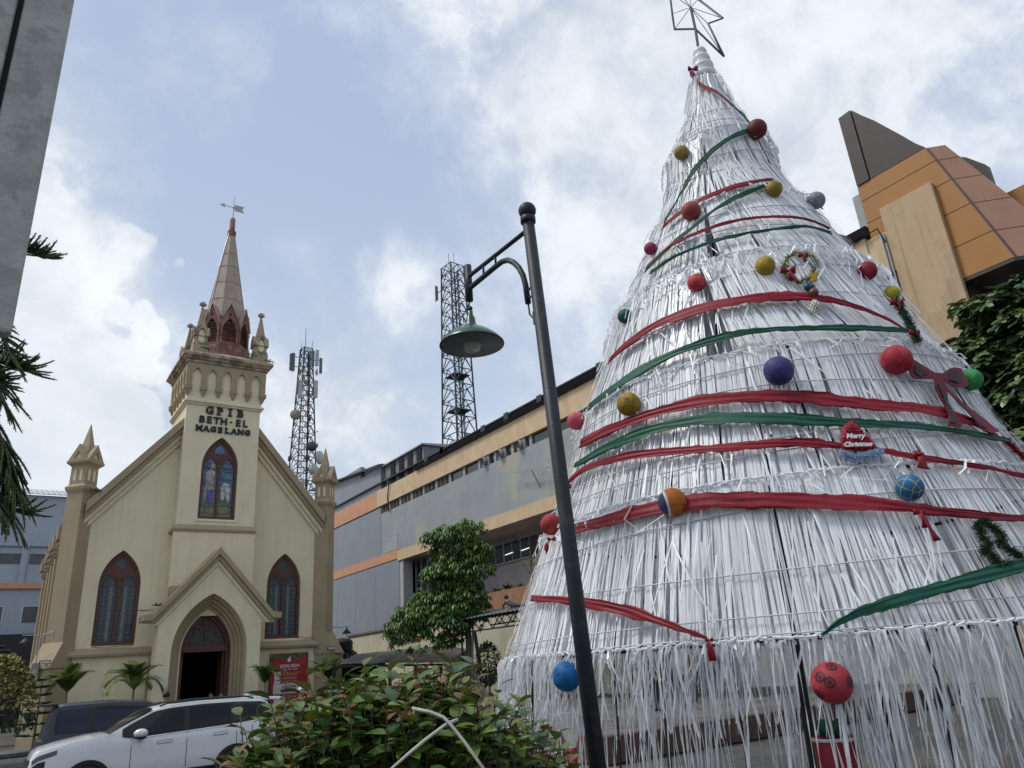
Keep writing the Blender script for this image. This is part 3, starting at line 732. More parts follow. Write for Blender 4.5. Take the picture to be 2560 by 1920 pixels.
ST = thing('department_store', 'long grey shopping hall with orange and cream bands, strip windows and a dark metal roof', 'building', (XM+6, 40, 0))
YB = 57.0                     # where the newer blue cladding begins
def wl(name, y0, y1, z0, z1, mat, x0=XM, x1=XM+.4, parent=None, bev=0): return MB().box(x0, x1, y0, y1, z0, z1).build(name, mat, parent or ST, bev=bev)
wl('core_wall', 12.4, 74, 0, 16.2, m_dark, XM+3.6, XM+4)
wl('upper_wall', 12.4, YB, 10.82, 14.35, m_grey)
MB().box(XM+.05, XM+3.6, 12.4, 53.6, 10.0, 10.18).build('soffit', m_grey, ST)
wl('cream_band', 12.4, YB+.6, 15.02, 16.4, m_creamband, XM-.12, XM+.4)
wl('cream_band', 12.4, 53.8, 10.05, 10.82, m_creamband, XM-.10, XM+.4)
# strip window: piers, panes, exhaust fans, louvres
wl('strip_window_recess', 12.4, YB, 14.35, 15.02, m_winglass, XM+.22, XM+.3)
yb = 13.0
i = 0
while yb < 67:
    wl('window_mullion', yb-.13, yb+.13, 14.352, 15.018, m_grey if yb < YB else m_panel, XM+.02, XM+.25)
    if yb > 44:
        lv = MB()
        for k in range(7): lv.hexa([(XM+.05, yb+.16, 14.38+k*.09), (XM+.05, yb+1.86, 14.38+k*.09), (XM+.15, yb+1.86, 14.42+k*.09), (XM+.15, yb+.16, 14.42+k*.09), (XM+.05, yb+.16, 14.395+k*.09), (XM+.05, yb+1.86, 14.395+k*.09), (XM+.15, yb+1.86, 14.435+k*.09), (XM+.15, yb+.16, 14.435+k*.09)])
        for k in range(1, 3): lv.box(XM+.03, XM+.04, yb+.1+k*.6, yb+.15+k*.6, 14.36, 15.01)
        lv.build('window_louver', m_louv, ST)
    else:
        wl('window_pane', yb+.14, yb+1.88, 14.36, 15.0, m_winglass, XM+.14, XM+.18)
    yb += 2.02
for yf in (36.2, 38.4, 40.4):
    fb = MB().box(XM-.02, XM+.14, yf-.45, yf+.45, 14.38, 15.0).build('fan_panel', m_alu, ST)
    fm = Matrix.Rotation(-PI/2, 4, 'Y')
    fan = MB().lathe([(.26, 0), (.28, .12), (.2, .3), (.22, .14), (.03, .12)], 14, (XM-.02, yf, 14.68), 0, fm).build('exhaust_fan', m_steel, fb)
# cladding of the far part
wl('upper_cladding', YB+.01, 74, 10.95, 14.93, m_panel, XM-.03, XM+.4)
yb = 53.6
for y0, y1 in ((53.6, 58.05), (58.08, 62.2), (62.23, 66.3), (66.33, 70), (70.03, 74)):
    wl('cladding_panel', y0, y1, .4, 10.24, m_panel, XM-.03, XM+.4)
wl('coral_band', 53.65, 74, 10.25, 10.94, m_coral, XM-.08, XM+.4)
wl('coral_band', YB+.6, 74, 15.0, 16.34, m_coral, XM-.10, XM+.4)
for y0, y1 in ((57.7, 62), (62.03, 66.5), (66.53, 74)): wl('parapet_panel', y0, y1, 16.35, 18.6 if y0 < 60 else 19.7, m_panel, XM+.3, XM+.7)
MB().hexa([(XM-.1, 57.4, 18.6), (XM+6, 57.4, 19.6), (XM+6, 75, 21.2), (XM-.1, 75, 20.2), (XM-.1, 57.4, 18.75), (XM+6, 57.4, 19.75), (XM+6, 75, 21.35), (XM-.1, 75, 20.35)]).build('far_roof', m_roofdk, ST)
# corner post and tall window in the recess
wl('recess_post', 53.0, 53.58, .4, 10.04, M('white_grey_post', (.42, .43, .44), .7, .08), XM, XM+.8)
wl('recess_wall', 12.4, 49.8, 0, 10.0, m_grey, XM+2.4, XM+2.7)
tw_ = MB().box(XM+1.1, XM+1.14, 49.9, 52.98, 5.9, 9.98).build('tall_window', m_winglass, ST)
for y in (49.92, 50.95, 52.0, 52.9): MB().box(XM+1.0, XM+1.2, y-.05, y+.05, 5.9, 9.98).build('window_bar', m_alu, tw_)
for z in (5.95, 6.9, 8.4, 9.9): MB().box(XM+1.01, XM+1.19, 49.9, 52.98, z-.04, z+.04).build('window_bar', m_alu, tw_)
MB().box(XM+1.2, XM+2.3, 49.5, 53.3, 5.0, 5.9).build('window_sill_wall', m_grey, tw_)
MB().bar((XM+1.5, 50.4, 9.0), (XM+3.2, 52.4, 9.0), .09).build('fluorescent_lamp', m_tube, ST)
# low windows of the recessed floor
y = 26.0
while y < 47:
    w_ = MB().box(XM+2.30, XM+2.36, y, y+1.9, 8.35, 9.55).build('window_pane', m_winglass, ST)
    MB().box(XM+2.26, XM+2.39, y-.14, y-.005, 8.3, 9.6).box(XM+2.26, XM+2.39, y, y+1.9, 8.25, 8.345).box(XM+2.27, XM+2.395, y+.93, y+1.0, 8.35, 9.55).build('window_frame', m_alu, w_)
    y += 2.05
for y in (39.3, 41.2): MB().bar((XM+2.24, y, 8.85), (XM+2.24, y+.9, 8.8), .035).build('fluorescent_lamp', m_tube, ST)
# roof: stepped corrugated eave
for k, (xo, z0, z1) in enumerate(((-.28, 16.42, 16.58), (-.10, 16.58, 16.75), (.10, 16.75, 16.93))):
    MB().hexa([(XM+xo, 12.3, z0), (XM+xo+3, 12.3, z0), (XM+xo+3, 50.2, z0), (XM+xo, 50.2, z0), (XM+xo-.12, 12.3, z1), (XM+xo+3, 12.3, z1), (XM+xo+3, 50.2, z1), (XM+xo-.12, 50.2, z1)]).build('roof_eave', m_roofdk, ST, bev=.02)
MB().hexa([(XM+.1, 13.4, 17.1), (XM+25, 13.4, 19.4), (XM+25, 75, 19.4), (XM+.1, 75, 17.1), (XM+.1, 13.4, 17.2), (XM+25, 13.4, 19.5), (XM+25, 75, 19.5), (XM+.1, 75, 17.2)]).build('roof', m_roofdk, ST)
for k in range(9):
    y = 16+k*4.1+random.uniform(-1, 1)
    MB().box(XM-.34+.02*k % .05, XM-.30, y, y+.5, 16.45, 17.05).build('roof_lap', m_roofdk, ST)
# plant room with louvred openings
PR = MB().box(XM+.55, XM+5, 50.2, 57.3, 16.4, 18.55).build('plant_room', M('plant_room_sheet', (.2, .21, .225), .6, .08, 1, streak=.3), ST)
MB().hexa([(XM+.3, 50.0, 18.55), (XM+5.2, 50.0, 18.55), (XM+5.2, 57.5, 18.55), (XM+.3, 57.5, 18.55), (XM+.3, 50.0, 18.66), (XM+5.2, 50.0, 18.95), (XM+5.2, 57.5, 18.95), (XM+.3, 57.5, 18.66)]).build('plant_roof', m_alu, PR)
for y0 in (50.5, 52.1, 53.7, 55.3):
    g = MB()
    for k in range(13): g.box(XM+.46, XM+.548, y0, y0+.85, 16.7+k*.135, 16.76+k*.135)
    g.build('louver', m_roofdk, PR)
    MB().box(XM+.53, XM+.549, y0-.02, y0+.87, 16.66, 18.44).build('louver_backing', m_dark, PR)
# parapet planter of the terrace, and what grows in it
pt = MB().box(XM-1.6, XM-1.35, 25, 43.2, 5.25, 5.95).box(XM-1.6, XM+2.4, 25, 43.2, 4.9, 5.248).build('terrace_planter', M('dull_coral_paint', (.34, .18, .105), .8, .15, 2, streak=.5), ST)
wl('terrace_wall', 25, 44, .4, 4.9, m_brown, XM-1.2, XM-.9)  # dark brown here stands in for the shade under the canopy
cbl = MB().tube([(XM-.12, 56.6, 18.6), (XM-.2, 56.2, 17.6), (XM-.25, 54.9, 16.5), (XM-.2, 55.3, 15.4), (XM-.1, 55.2, 14.2)], .05, 5).build('drooping_cable', m_black, ST)
MB().bar((XM-.5, 33.0, 12.4), (XM-.5, 36.4, 12.9), .06).bar((XM-.5, 34.6, 12.6), (XM, 34.6, 11.6), .05).build('wall_bracket', m_alu, ST)
# pale unpainted patch low on the upper wall
pp = MB().prism([(53.9, 11.0), (56.4, 11.0), (56.3, 11.55), (55.3, 11.75), (55.2, 12.0), (53.9, 12.2)], [], YZ(XM), -.028, -.001)
pp.build('plaster_patch', M('pale_plaster_patch', (.36, .38, .39), .8, .12, 2), ST)

# ================================================================ flared corner block with fins
TB = thing('corner_tower_building', 'orange panelled flared corner block with dark brown curved fins behind the Christmas tree', 'building', (XM+3, 9, 0))
FZ = 13.25
def shell(poly, mat, name, w0=0.0, w1=.35): return MB().prism(poly, [], YZ(XM), w0, w1).build(name, mat, TB)
def edge_y(z): return 9.5-(18.65-z)*(9.5-7.98)/(18.65-13.25)
rows = [18.65, 17.95, 16.95, 15.75, 14.45, 13.25]
for a, b in zip(rows[:-1], rows[1:]):
    left = 12.2 if b > 16.2 else 10.6
    shell([(left, b+.015), (edge_y(b+.015), b+.015), (edge_y(a-.015), a-.015), (left, a-.015)], m_orange, 'orange_panel')
shell([(12.2, 16.28), (10.62, 16.28), (10.62, 16.94), (12.2, 16.94)], m_orange, 'orange_panel', .004, .35)
shell([(12.15, 13.3), (7.9, 13.3), (9.4, 18.6), (12.15, 18.6)], m_brown, 'panel_backing', .03, .3)
# chamfered face
dch = np.array([.7071, -.7071, 0])
def ch_pt(t, z): return np.array([XM, edge_y(z), z])+dch*t
for a, b in zip(rows[:-1], rows[1:]):
    z0, z1 = b+.015, a-.015
    L_ = .70+(18.65-z0)*.22; L2 = .70+(18.65-z1)*.22
    p = [ch_pt(.0, z0), ch_pt(L_, z0), ch_pt(L2, z1), ch_pt(0, z1)]
    nrm = np.array([.25, .25, 0])
    MB().hexa([p[0], p[1], p[1]+nrm, p[0]+nrm, p[3], p[2], p[2]+nrm, p[3]+nrm]).build('chamfer_panel', m_pinkor, TB)
b4 = [ch_pt(0, FZ), ch_pt(1.88, FZ), np.array([XM+9, 3.0, FZ]), np.array([XM+9, 12.2, FZ]), np.array([XM, 12.2, FZ])]
sf = MB(); sf.add([q-[0,0,.12] for q in b4]+[q-[0,0,.003] for q in b4], [(4,3,2,1,0), (5,6,7,8,9)]+[(i, (i+1) % 5, (i+1) % 5+5, i+5) for i in range(5)])
sf.build('soffit', m_brown, TB)
MB().box(XM+3.2, XM+3.6, -6, 9.2, 0, 13.1).build('entrance_wall', m_brown, TB)
MB().box(XM+.4, XM+3.0, 9.6, 12.1, 0, 18.5).build('core', m_brown, TB)
# fin
def fin(pts, x0, x1, name='fin'): return MB().prism(pts, [], YZ(XM), x0, x1).build(name, m_brown, TB)
cur = [(11.62, 22.0), (11.3, 21.5), (10.9, 20.95), (10.5, 20.3), (10.1, 19.65), (9.75, 19.05), (9.48, 18.68)]
fin([(12.18, 18.66), (12.18, 21.97), (11.66, 22.0), (11.66, 18.66)], -.05, .5)
fin([(11.62, 18.66)]+cur+[(9.48, 18.66)], 0, .45)
p0 = sight_x(2000+.3977*960, 240+.3977*385, XM+3.2); p1 = sight_x(2000+.3977*1180, 240+.3977*440, XM+3.2); p2 = sight_x(2000+.3977*1225, 240+.3977*590, XM+3.2)
fin([(p0[1]+1.5, p0[2]-2.5), (p0[1]+1.5, p0[2]+.5), (p0[1], p0[2]), ((p0[1]+p1[1])/2, (p0[2]+p1[2])/2+.12), (p1[1], p1[2]), (p2[1], p2[2]-2.5)], 3.0, 3.4)
q0 = sight_x(2000+.3977*1185, 240+.3977*600, XM+3.8); q1 = sight_x(2000+.3977*1408, 240+.3977*555, XM+3.8)
for zo, zz in ((0, 1.1), (1.13, 2.2), (2.23, 4.5)):
    MB().box(XM+3.8, XM+4.2, q1[1]-4, q0[1]+1.2, q1[2]-zz, q1[2]-zo+.0).build('orange_panel', m_pinkor if zo < 0 else m_orange, TB)
# tan pillar in front
MB().box(XM-.22, XM-.003, 9.57, 11.12, 0, 17.15).build('pillar', m_pil, TB, bev=.02)
MB().box(XM-.18, XM-.003, 11.13, 11.55, 0, 17.18).build('pillar_return', m_pil, TB, bev=.02)
MB().box(XM-.05, XM+.3, 11.56, 13.2, 14.62, 16.26).build('cream_infill', m_creamband, TB)
MB().box(XM+.1, XM+.4, 11.56, 13.2, 0, 14.6).build('grey_infill', m_grey, TB)
MB().box(XM+.2, XM+.8, 12.25, 12.6, 16.3, 18.45).build('parapet_side', m_grey, TB)
for dy in (0, .12): MB().tube([(XM-.12, 11.66+dy, 16.2), (XM-.12, 11.66+dy, 4)], .035, 5).build('downpipe', m_alu, TB)
MB().tube([(XM-.15, 13.6, 15.9), (XM-.2, 12.6, 16.4), (XM-.2, 11.8, 16.45), (XM-.15, 11.66, 15.8)], .03, 4).tube([(XM-.15, 13.0, 15.8), (XM-.2, 11.9, 14.0), (XM-.15, 11.7, 13.6)], .015, 4).build('loose_cable', m_black, TB)

# ================================================================ blue hall behind the church, left
m_bluewall = M('faded_blue_wall', (.36, .405, .46), .75, .08, .35, .12, 12, streak=.35, streak_col=(.19, .23, .29))
m_blueroof = M('pale_sheet_roof', (.46, .5, .53), .4, .08, 1, metal=.3)
BH = thing('blue_hall', 'faded blue hall with an orange ledge and pale sheet roof behind the church', 'building', (-6, 77, 0))
MB().box(-22, 12, 75, 75.4, 10.9, 18.3).build('upper_wall', m_bluewall, BH)
MB().box(-22, 12, 75, 75.4, 6.85, 10.42).build('lower_wall', m_bluewall, BH)
MB().box(-22, 12, 74.75, 75.4, 10.43, 10.89).build('ledge', m_coral, BH)
MB().box(-22, 12, 74.8, 74.997, 13.9, 14.45).build('beam', m_bluewall, BH)
for x in (-6.2, -2.2, 1.75, 5.75): MB().box(x-.22, x+.22, 74.82, 74.997, 10.9, 13.9).build('wall_rib', m_bluewall, BH)
for x in (-5.8, -1.85, 2.15):
    for k in range(2):
        w_ = MB().box(x+k*1.75, x+k*1.75+1.65, 74.96, 74.997, 12.45, 13.3).build('window', M('dusty_louver_glass', (.09, .1, .105), .35, .3, 2), BH)
for x in (-4.6, -1.7, .0-.9, 2.25):
    w_ = MB().box(x, x+1.75, 74.96, 74.997, 7.75, 9.0).build('window', M('dusty_louver_glass'), BH)
    MB().box(x-.07, x+1.82, 74.95, 74.995, 9.003, 9.06).box(x-.07, x-.003, 74.95, 74.995, 7.7, 9.0).box(x+1.753, x+1.82, 74.95, 74.995, 7.7, 9.0).build('window_frame', M('white_frame', (.6, .62, .64), .6), w_)
MB().hexa([(-22, 74.6, 18.3), (12, 74.6, 18.3), (12, 82, 20.3), (-22, 82, 20.3), (-22, 74.6, 18.36), (12, 74.6, 18.36), (12, 82, 20.36), (-22, 82, 20.36)]).build('roof', m_blueroof, BH)
for k in range(48):
    x = -14+k*.42
    MB().hexa([(x, 74.58, 18.37), (x+.05, 74.58, 18.37), (x+.05, 82, 20.37), (x, 82, 20.37), (x, 74.58, 18.44), (x+.05, 74.58, 18.44), (x+.05, 82, 20.44), (x, 82, 20.44)]).build('roof_seam', m_blueroof, BH)
MB().box(-22, 12, 74.6, 75.0, 0, 6.83).build('dark_base_wall', M('dark_corrugated_sheet', (.03, .03, .033), .6, .2, 2), BH)
MB().box(-12, 3, 70, 70.2, 2.2, 4.4).build('brown_fence_wall', M('brown_timber', (.07, .05, .04), .8, .25, 3), BH)
MB().box(XM+4, XM+25, 13, 74, 0, 16).build('hall_body', m_grey, ST)
MB().box(-22, 12, 75.4, 82, 0, 18.2).build('hall_body', m_bluewall, BH)
# ================================================================ Christmas tree of white plastic strips
K = 1.1573                       # survey notes were taken on a 2212 px wide print
TAZ = R(55.31)
T_A = np.array([6.33, 4.38]); T_left = np.array([-math.cos(TAZ), math.sin(TAZ)]); T_tow = -np.array([math.sin(TAZ), math.cos(TAZ)])
_tp = [(9.04,.05),(8.5,.13),(8.17,.2),(7.75,.38),(7.35,.56),(7.1,.61),(6.65,.70),(6.35,.86),(6.1,.98),(5.65,1.2),(5.35,1.36),(5.05,1.45),(4.42,1.74),(4.22,1.83),(3.95,1.92),(3.73,1.97),(3.35,2.13),(3.1,2.24),(2.95,2.3),(2.57,2.45),(2.15,2.61),(2.03,2.65),(1.8,2.66),(0,2.70)]
_th = np.array([p[0] for p in _tp][::-1]); _tr = np.array([p[1] for p in _tp][::-1])
def t_rad(h): return float(np.interp(h, _th, _tr))
def t_ax(h): return T_A+T_left*.03*(9.04-h)
def t_pt(th, h, off=0.0):
    c = t_ax(h); r = t_rad(h)+off; d = T_tow*math.cos(th)-T_left*math.sin(th)
    return Vector((c[0]+d[0]*r, c[1]+d[1]*r, h))
def t_hit(x, y, off=0.0):        # where a sight line meets the tree
    d = ray(x*K, y*K); best = None
    for s in np.arange(3.0, 13.0, .01):
        p = EYE+d*s; c = t_ax(p[2]); q = p[:2]-c; e = math.hypot(*q)-t_rad(p[2])-off
        if best is None or e < best[0]: best = (e, s)
        if e <= 0: break
    s = best[1]; p = EYE+d*s; q = p[:2]-t_ax(p[2]); q = q/np.linalg.norm(q)
    return Vector(p), Vector((q[0], q[1], 0)), s
XT = thing('christmas_tree', 'tall Christmas tree of hanging white plastic strips on a steel frame', 'christmas tree', (T_A[0]+T_left[0]*.27, T_A[1]+T_left[1]*.27, 0))
m_strip = M('white_plastic_strip', (.89, .90, .915), .34, .03, 9, spec=.5, trans=.25, attr=True)
m_strand = M('glossy_loose_strip', (.80, .815, .84), .18, .05, 9, spec=.6, trans=.45, attr=True)
m_wire = M('white_grey_wire', (.52, .54, .57), .5, .1, 9)
m_frame = M('black_steel_frame', (.03, .03, .033), .5, .1, 9, metal=.4)
rings = [8.45, 7.35, 6.35, 5.35, 4.22, 3.1, 2.03]
for h in rings:
    MB().tube([t_pt(2*PI*i/40, h, -.03) for i in range(41)], .018, 6, False).build('frame_hoop', m_frame, XT)
for i in range(10):
    a = 2*PI*i/10+.32
    MB().tube([t_pt(a, h, -.06) for h in (0, 2.03, 3.1, 4.22, 5.35, 6.35, 7.35, 8.45, 9.0)], .014, 6).build('frame_pole', m_frame, XT)
MB().tube([(*t_ax(0), 0), (*t_ax(9.0), 9.0)], .045, 8).build('centre_mast', m_frame, XT)

def strip(mb, a0, h0, o0, a1, h1, o1, w, seg=3, bulge=0.0, tw=0.0):
    P = []
    for i in range(seg+1):
        t = i/seg
        P.append(t_pt(a0+(a1-a0)*t, h0+(h1-h0)*t, o0+(o1-o0)*t+bulge*math.sin(PI*t)))
    vs = []
    c = Vector((*t_ax(h0), h0))
    for i, p in enumerate(P):
        d = (P[min(i+1, seg)]-P[max(i-1, 0)]).normalized(); rn = Vector((p.x-c.x, p.y-c.y, .15)).normalized()
        s = d.cross(rn).normalized(); an = tw*(i/seg-.5)
        s = (s*math.cos(an)+rn*math.sin(an))*(w/2)
        vs += [p-s, p+s]
    mb.add(vs, [(2*i, 2*i+1, 2*i+3, 2*i+2) for i in range(seg)], random.random())
# curtains of each tier
for ti in range(len(rings)-1):
    h0, h1 = rings[ti], rings[ti+1]
    mb = MB()
    rm = t_rad(h1)
    n = int(2*PI*rm/(.0095 if ti < 4 else .0135))+60
    for layer in range(2):
        for i in range(n):
            a = 2*PI*(i+random.random())/n
            # clumps and gaps follow a slow wave round the tree
            if layer == 0 and math.sin(a*17+ti*2)+math.sin(a*41+ti)*.7+random.uniform(-1, 1) < -1.35: continue
            if layer == 1 and random.random() < (.08 if ti < 4 else .5): continue
            sw = .20 if ti in (1, 2, 3) and -.2 < ((a+PI) % (2*PI))-PI < 2.0 else .015
            j = random.gauss(sw, (.045/max(rm, .5))*(1.7 if ti < 4 else .7))
            if random.random() < .09: j += random.uniform(-.16, .16)/max(1, rm)
            strip(mb, a, h0+random.uniform(-.01, .03), .012-.03*layer+random.uniform(-.01, .008), a+j, h1+random.uniform(-.06, .02), -.012-.03*layer+random.uniform(-.01, .008), random.choice((random.uniform(.008, .013), random.uniform(.011, .018), random.uniform(.016, .026))), 2, random.uniform(-.012, .006), random.gauss(0, .22))
    for i in range(int(70*rm+60)):       # strays lying across the others
        a = random.uniform(-PI, PI); t0 = random.uniform(0, .75); t1 = t0+random.uniform(.2, .7); ha, hb = h0+(h1-h0)*t0, max(h0+(h1-h0)*t1, h1-.12)
        strip(mb, a, ha, .022, a+random.gauss(.05, .12)/max(.6, rm), hb, random.uniform(.02, .05), random.uniform(.007, .014), 3, random.uniform(0, .02), random.gauss(0, .6))
    mb.build('strip_curtain', m_strip, XT, kind='stuff')
# knotted rim and short fringe at every ring
for ri, h in enumerate(rings):
    kn = MB(); n = int(2*PI*t_rad(h)/.035)
    for i in range(n):
        a = 2*PI*(i+random.random()*.6)/n; p = t_pt(a, h+random.uniform(-.008, .012), .03); q = t_pt(a+.05/max(.2, t_rad(h)), h+random.uniform(-.008, .02), .035)
        kn.tube([p, q], random.uniform(.006, .011), 5)
    kn.sh = []
    for _ in kn.v: kn.sh.append(.5)
    kn.build('knotted_rim', m_strip, XT, kind='stuff')
    fg = MB(); dens = [90, 22, 14, 30, 10, 8, 0][ri]
    for i in range(int(2*PI*t_rad(h)*dens)):
        a = random.uniform(0, 2*PI)
        Lf = random.uniform(.05, .2)*([2.3, 1.2, .8, 1.5, .55, .9, 1][ri])
        if ri in (3, 5) and random.random() < .25: Lf *= 1.9
        out = random.uniform(.005, .06)
        P = [t_pt(a, h+.01, .03), t_pt(a+random.uniform(-.03, .03), h+random.uniform(0, .03)-Lf*.15, .03+out*.9), t_pt(a+random.uniform(-.06, .06), h-Lf*.6, .03+out*1.1), t_pt(a+random.uniform(-.09, .09), h-Lf, .03+out*random.uniform(.6, 1.2))]
        s = Vector((math.cos(a*3.3+i), math.sin(a*3.3+i), 0))*random.uniform(.005, .011)
        vs = []
        for p in P: vs += [p-s, p+s]
        fg.add(vs, [(0,1,3,2),(2,3,5,4),(4,5,7,6)], random.random())
        if random.random() < .3:
            b = t_pt(a, h, .03); e = t_pt(a+random.uniform(-.06, .06), h+random.uniform(.02, .07), .03+random.uniform(.02, .06)); fg.add([b-s*.6, b+s*.6, e+s*.6, e-s*.6], [(0,1,3,2)], random.random())
    if fg.v: fg.build('rim_fringe', m_strip, XT, kind='stuff')
# skirt of loose strips: long wavy ones and short ones
def loose(a, L_, w, mb, top=2.03):
    seg = max(4, int(L_/.09)); P = []; ph = random.uniform(0, 6); am = random.uniform(.004, .02); dr = random.gauss(0, .05); o = random.uniform(-.02, .06)
    for i in range(seg+1):
        t = i/seg; z = top-L_*t
        p = t_pt(a+dr*t**1.5*.5, max(z, .02), o+.05*math.sin(min(1, t*3)*PI/2)*.6+am*math.sin(ph+9*t*L_))
        P.append(p+Vector((am*.8*math.sin(ph*2+7*t*L_), am*.8*math.cos(ph+6*t*L_), 0)))
    tw0 = random.uniform(-.8, .8); tw1 = random.uniform(-1.5, 1.5); vs = []
    tang = Vector((T_tow[0]*-math.sin(a)-T_left[0]*math.cos(a), T_tow[1]*-math.sin(a)-T_left[1]*math.cos(a), 0)).normalized(); nn = Vector((tang.y, -tang.x, 0))
    for i, p in enumerate(P):
        an = tw0+tw1*i/seg+.6*math.sin(i*2.1+ph)+random.uniform(-.35, .35); s = (tang*math.cos(an)+nn*math.sin(an))*w/2
        vs += [p-s, p+s]
    mb.add(vs, [(2*i, 2*i+1, 2*i+3, 2*i+2) for i in range(seg)], random.random())
clumps = [random.uniform(-PI, PI) for _ in range(210)]
rest = MB(); npart = 0
cand = []
for i in range(2700):
    a = random.choice(clumps)+random.gauss(0, .018) if random.random() < .7 else random.uniform(-PI, PI)
    short = random.random() < .62
    L_ = random.uniform(.12, .55) if short else random.uniform(1.5, 2.0)
    if .05 < a < 1.5 and short: L_ *= 1.5
    if -.62 < a < .02 and not short and random.random() < .5: continue
    if abs(a) > 1.7 and random.random() < .6: continue
    cand.append((a, L_, random.uniform(.006, .017)))
cand.sort(key=lambda q: (abs(((q[0]+PI) % (2*PI))-PI) > 1.0, random.random()))
for a, L_, w in cand:
    if npart < 260:
        s_ = MB(); loose(a, L_, w, s_); s_.build('strip', m_strand, XT); npart += 1
    else: loose(a, L_, w, rest)
rest.build('loose_strips', m_strand, XT, kind='stuff')
# binding wires round the tree
for h, wob, tilt in ((7.72, .03, .03), (7.5, .02, .0), (6.95, .04, .05), (6.72, .03, -.02), (6.0, .03, .03), (5.72, .03, -.03), (5.12, .03, .03), (4.75, .03, .06), (4.06, .03, .07), (3.86, .04, -.04), (3.42, .03, .02), (3.3, .02, .06), (2.86, .04, .06), (2.46, .04, .03), (2.16, .02, .03), (2.05, .01, .0)):
    pts = []
    for i in range(91):
        a = 2*PI*i/90; pts.append(t_pt(a, h+tilt*math.sin(a)+wob*.5*math.sin(3*a+h*7), .022))
    MB().tube(pts, .0055, 5, False).build('binding_wire', m_wire, XT, True)
# bulging wrapped tip
tip = MB()
pr = [(.07, 8.48), (.14, 8.52), (.15, 8.58), (.10, 8.63), (.13, 8.67), (.13, 8.72), (.08, 8.77), (.11, 8.81), (.10, 8.86), (.06, 8.90), (.085, 8.93), (.07, 8.98), (.02, 9.03)]
tip.lathe(pr, 14, (*t_ax(8.8), 0)); tip.sh = [.6]*len(tip.v)
tip.build('wrapped_tip', m_strip, XT, True)

# star on the mast
def zz6(x, y): return 1560+.4824*x, .4824*y
ap = Vector((*t_ax(9.0), 9.0))
def star_pt(x, y):
    d = ray(*zz6(x, y)); n = -T_tow; s = ((ap.x*n[0]+ap.y*n[1]))/(d[0]*n[0]+d[1]*n[1]); return Vector(EYE+d*s)
outl = [(518, 292), (370, 150), (262, 152), (250, 72), (236, -40), (292, -34), (345, -160), (385, -4), (512, 95), (435, 122)]
SP = [star_pt(*q) for q in outl]; SC = star_pt(345, 38)
STAR = thing('star_topper', 'wire-frame star on a mast at the tip of the Christmas tree', 'star', tuple(star_pt(382, 240)))
m_starw = M('grey_green_wire', (.12, .14, .14), .5, .2, 20)
MB().tube(SP+[SP[0]], .014, 6).build('outline', m_starw, STAR, True)
for p in SP: MB().tube([SC, p], .005, 4).build('spoke', m_starw, STAR)
MB().tube([star_pt(383, 236), star_pt(370, 150), SC], .017, 6).build('mast', m_starw, STAR)

# ribbons
m_red = M('red_satin_ribbon', (.215, .008, .019), .55, .12, 7, .12, 20, spec=.3)
m_grn = M('green_satin_ribbon', (.009, .078, .046), .55, .15, 7, .12, 20, spec=.3)
def ribbon(name, pts, wpx, mat, label, tails=()):
    C_ = []
    for i in range(len(pts)-1):
        (x0, y0), (x1, y1) = pts[i], pts[i+1]; n = max(2, int(math.hypot(x1-x0, y1-y0)/14))
        p_ = pts[max(i-1, 0)]; q_ = pts[min(i+2, len(pts)-1)]
        for k in range(n):
            t = k/n
            f = lambda a, b, c, d: .5*((2*b)+(-a+c)*t+(2*a-5*b+4*c-d)*t*t+(-a+3*b-3*c+d)*t**3)
            C_.append((f(p_[0], x0, x1, q_[0]), f(p_[1], y0, y1, q_[1])))
    C_.append(pts[-1])
    mb = MB(); rows = 9; n = len(C_); ph = random.uniform(0, 9); vs = []; wn = [random.gauss(0, 1) for _ in range(n//3+4)]; en = [random.uniform(-1, 1) for _ in range(2*n)]
    for i, (x, y) in enumerate(C_):
        P, nn, s = t_hit(x, y, .055)
        w = (np.interp(i/(n-1), np.linspace(0, 1, len(wpx)), wpx) if isinstance(wpx, (list, tuple)) else wpx)*K*s/FPX
        w *= .92+.09*float(np.interp(i/3, range(len(wn)), wn)); h = P.z; q = t_ax(h); a0 = P-Vector((q[0], q[1], h))
        for j in range(rows+1):
            t = j/rows-.5
            hh = h+t*w*1.12; rr = t_rad(hh)+.058
            fold = .016*abs(math.sin(t*7+ph+.10*i))*(.4+.6*math.sin(.13*i+ph)**2)+.009*abs(math.sin(t*13-.16*i+2*ph))+.003*math.sin(t*31+i*.5)
            c = t_ax(hh); dd = Vector((a0.x, a0.y, 0)).normalized()
            vs.append((c[0]+dd.x*(rr+fold), c[1]+dd.y*(rr+fold), hh+.01*math.sin(i*.21+ph)*abs(t)*2+(.006*en[2*i+(j > 0)] if j in (0, rows) else 0)))
    m_ = rows+1
    mb.add(vs, [(i*m_+j, i*m_+j+1, (i+1)*m_+j+1, (i+1)*m_+j) for i in range(n-1) for j in range(rows)])
    o = mb.build(name, mat, None, True, loc=tuple(np.mean(vs, axis=0)))
    sol = o.modifiers.new('thickness', 'SOLIDIFY'); sol.thickness = .003
    tag(o, label, 'ribbon', 'ribbons wound round the Christmas tree')
    return o
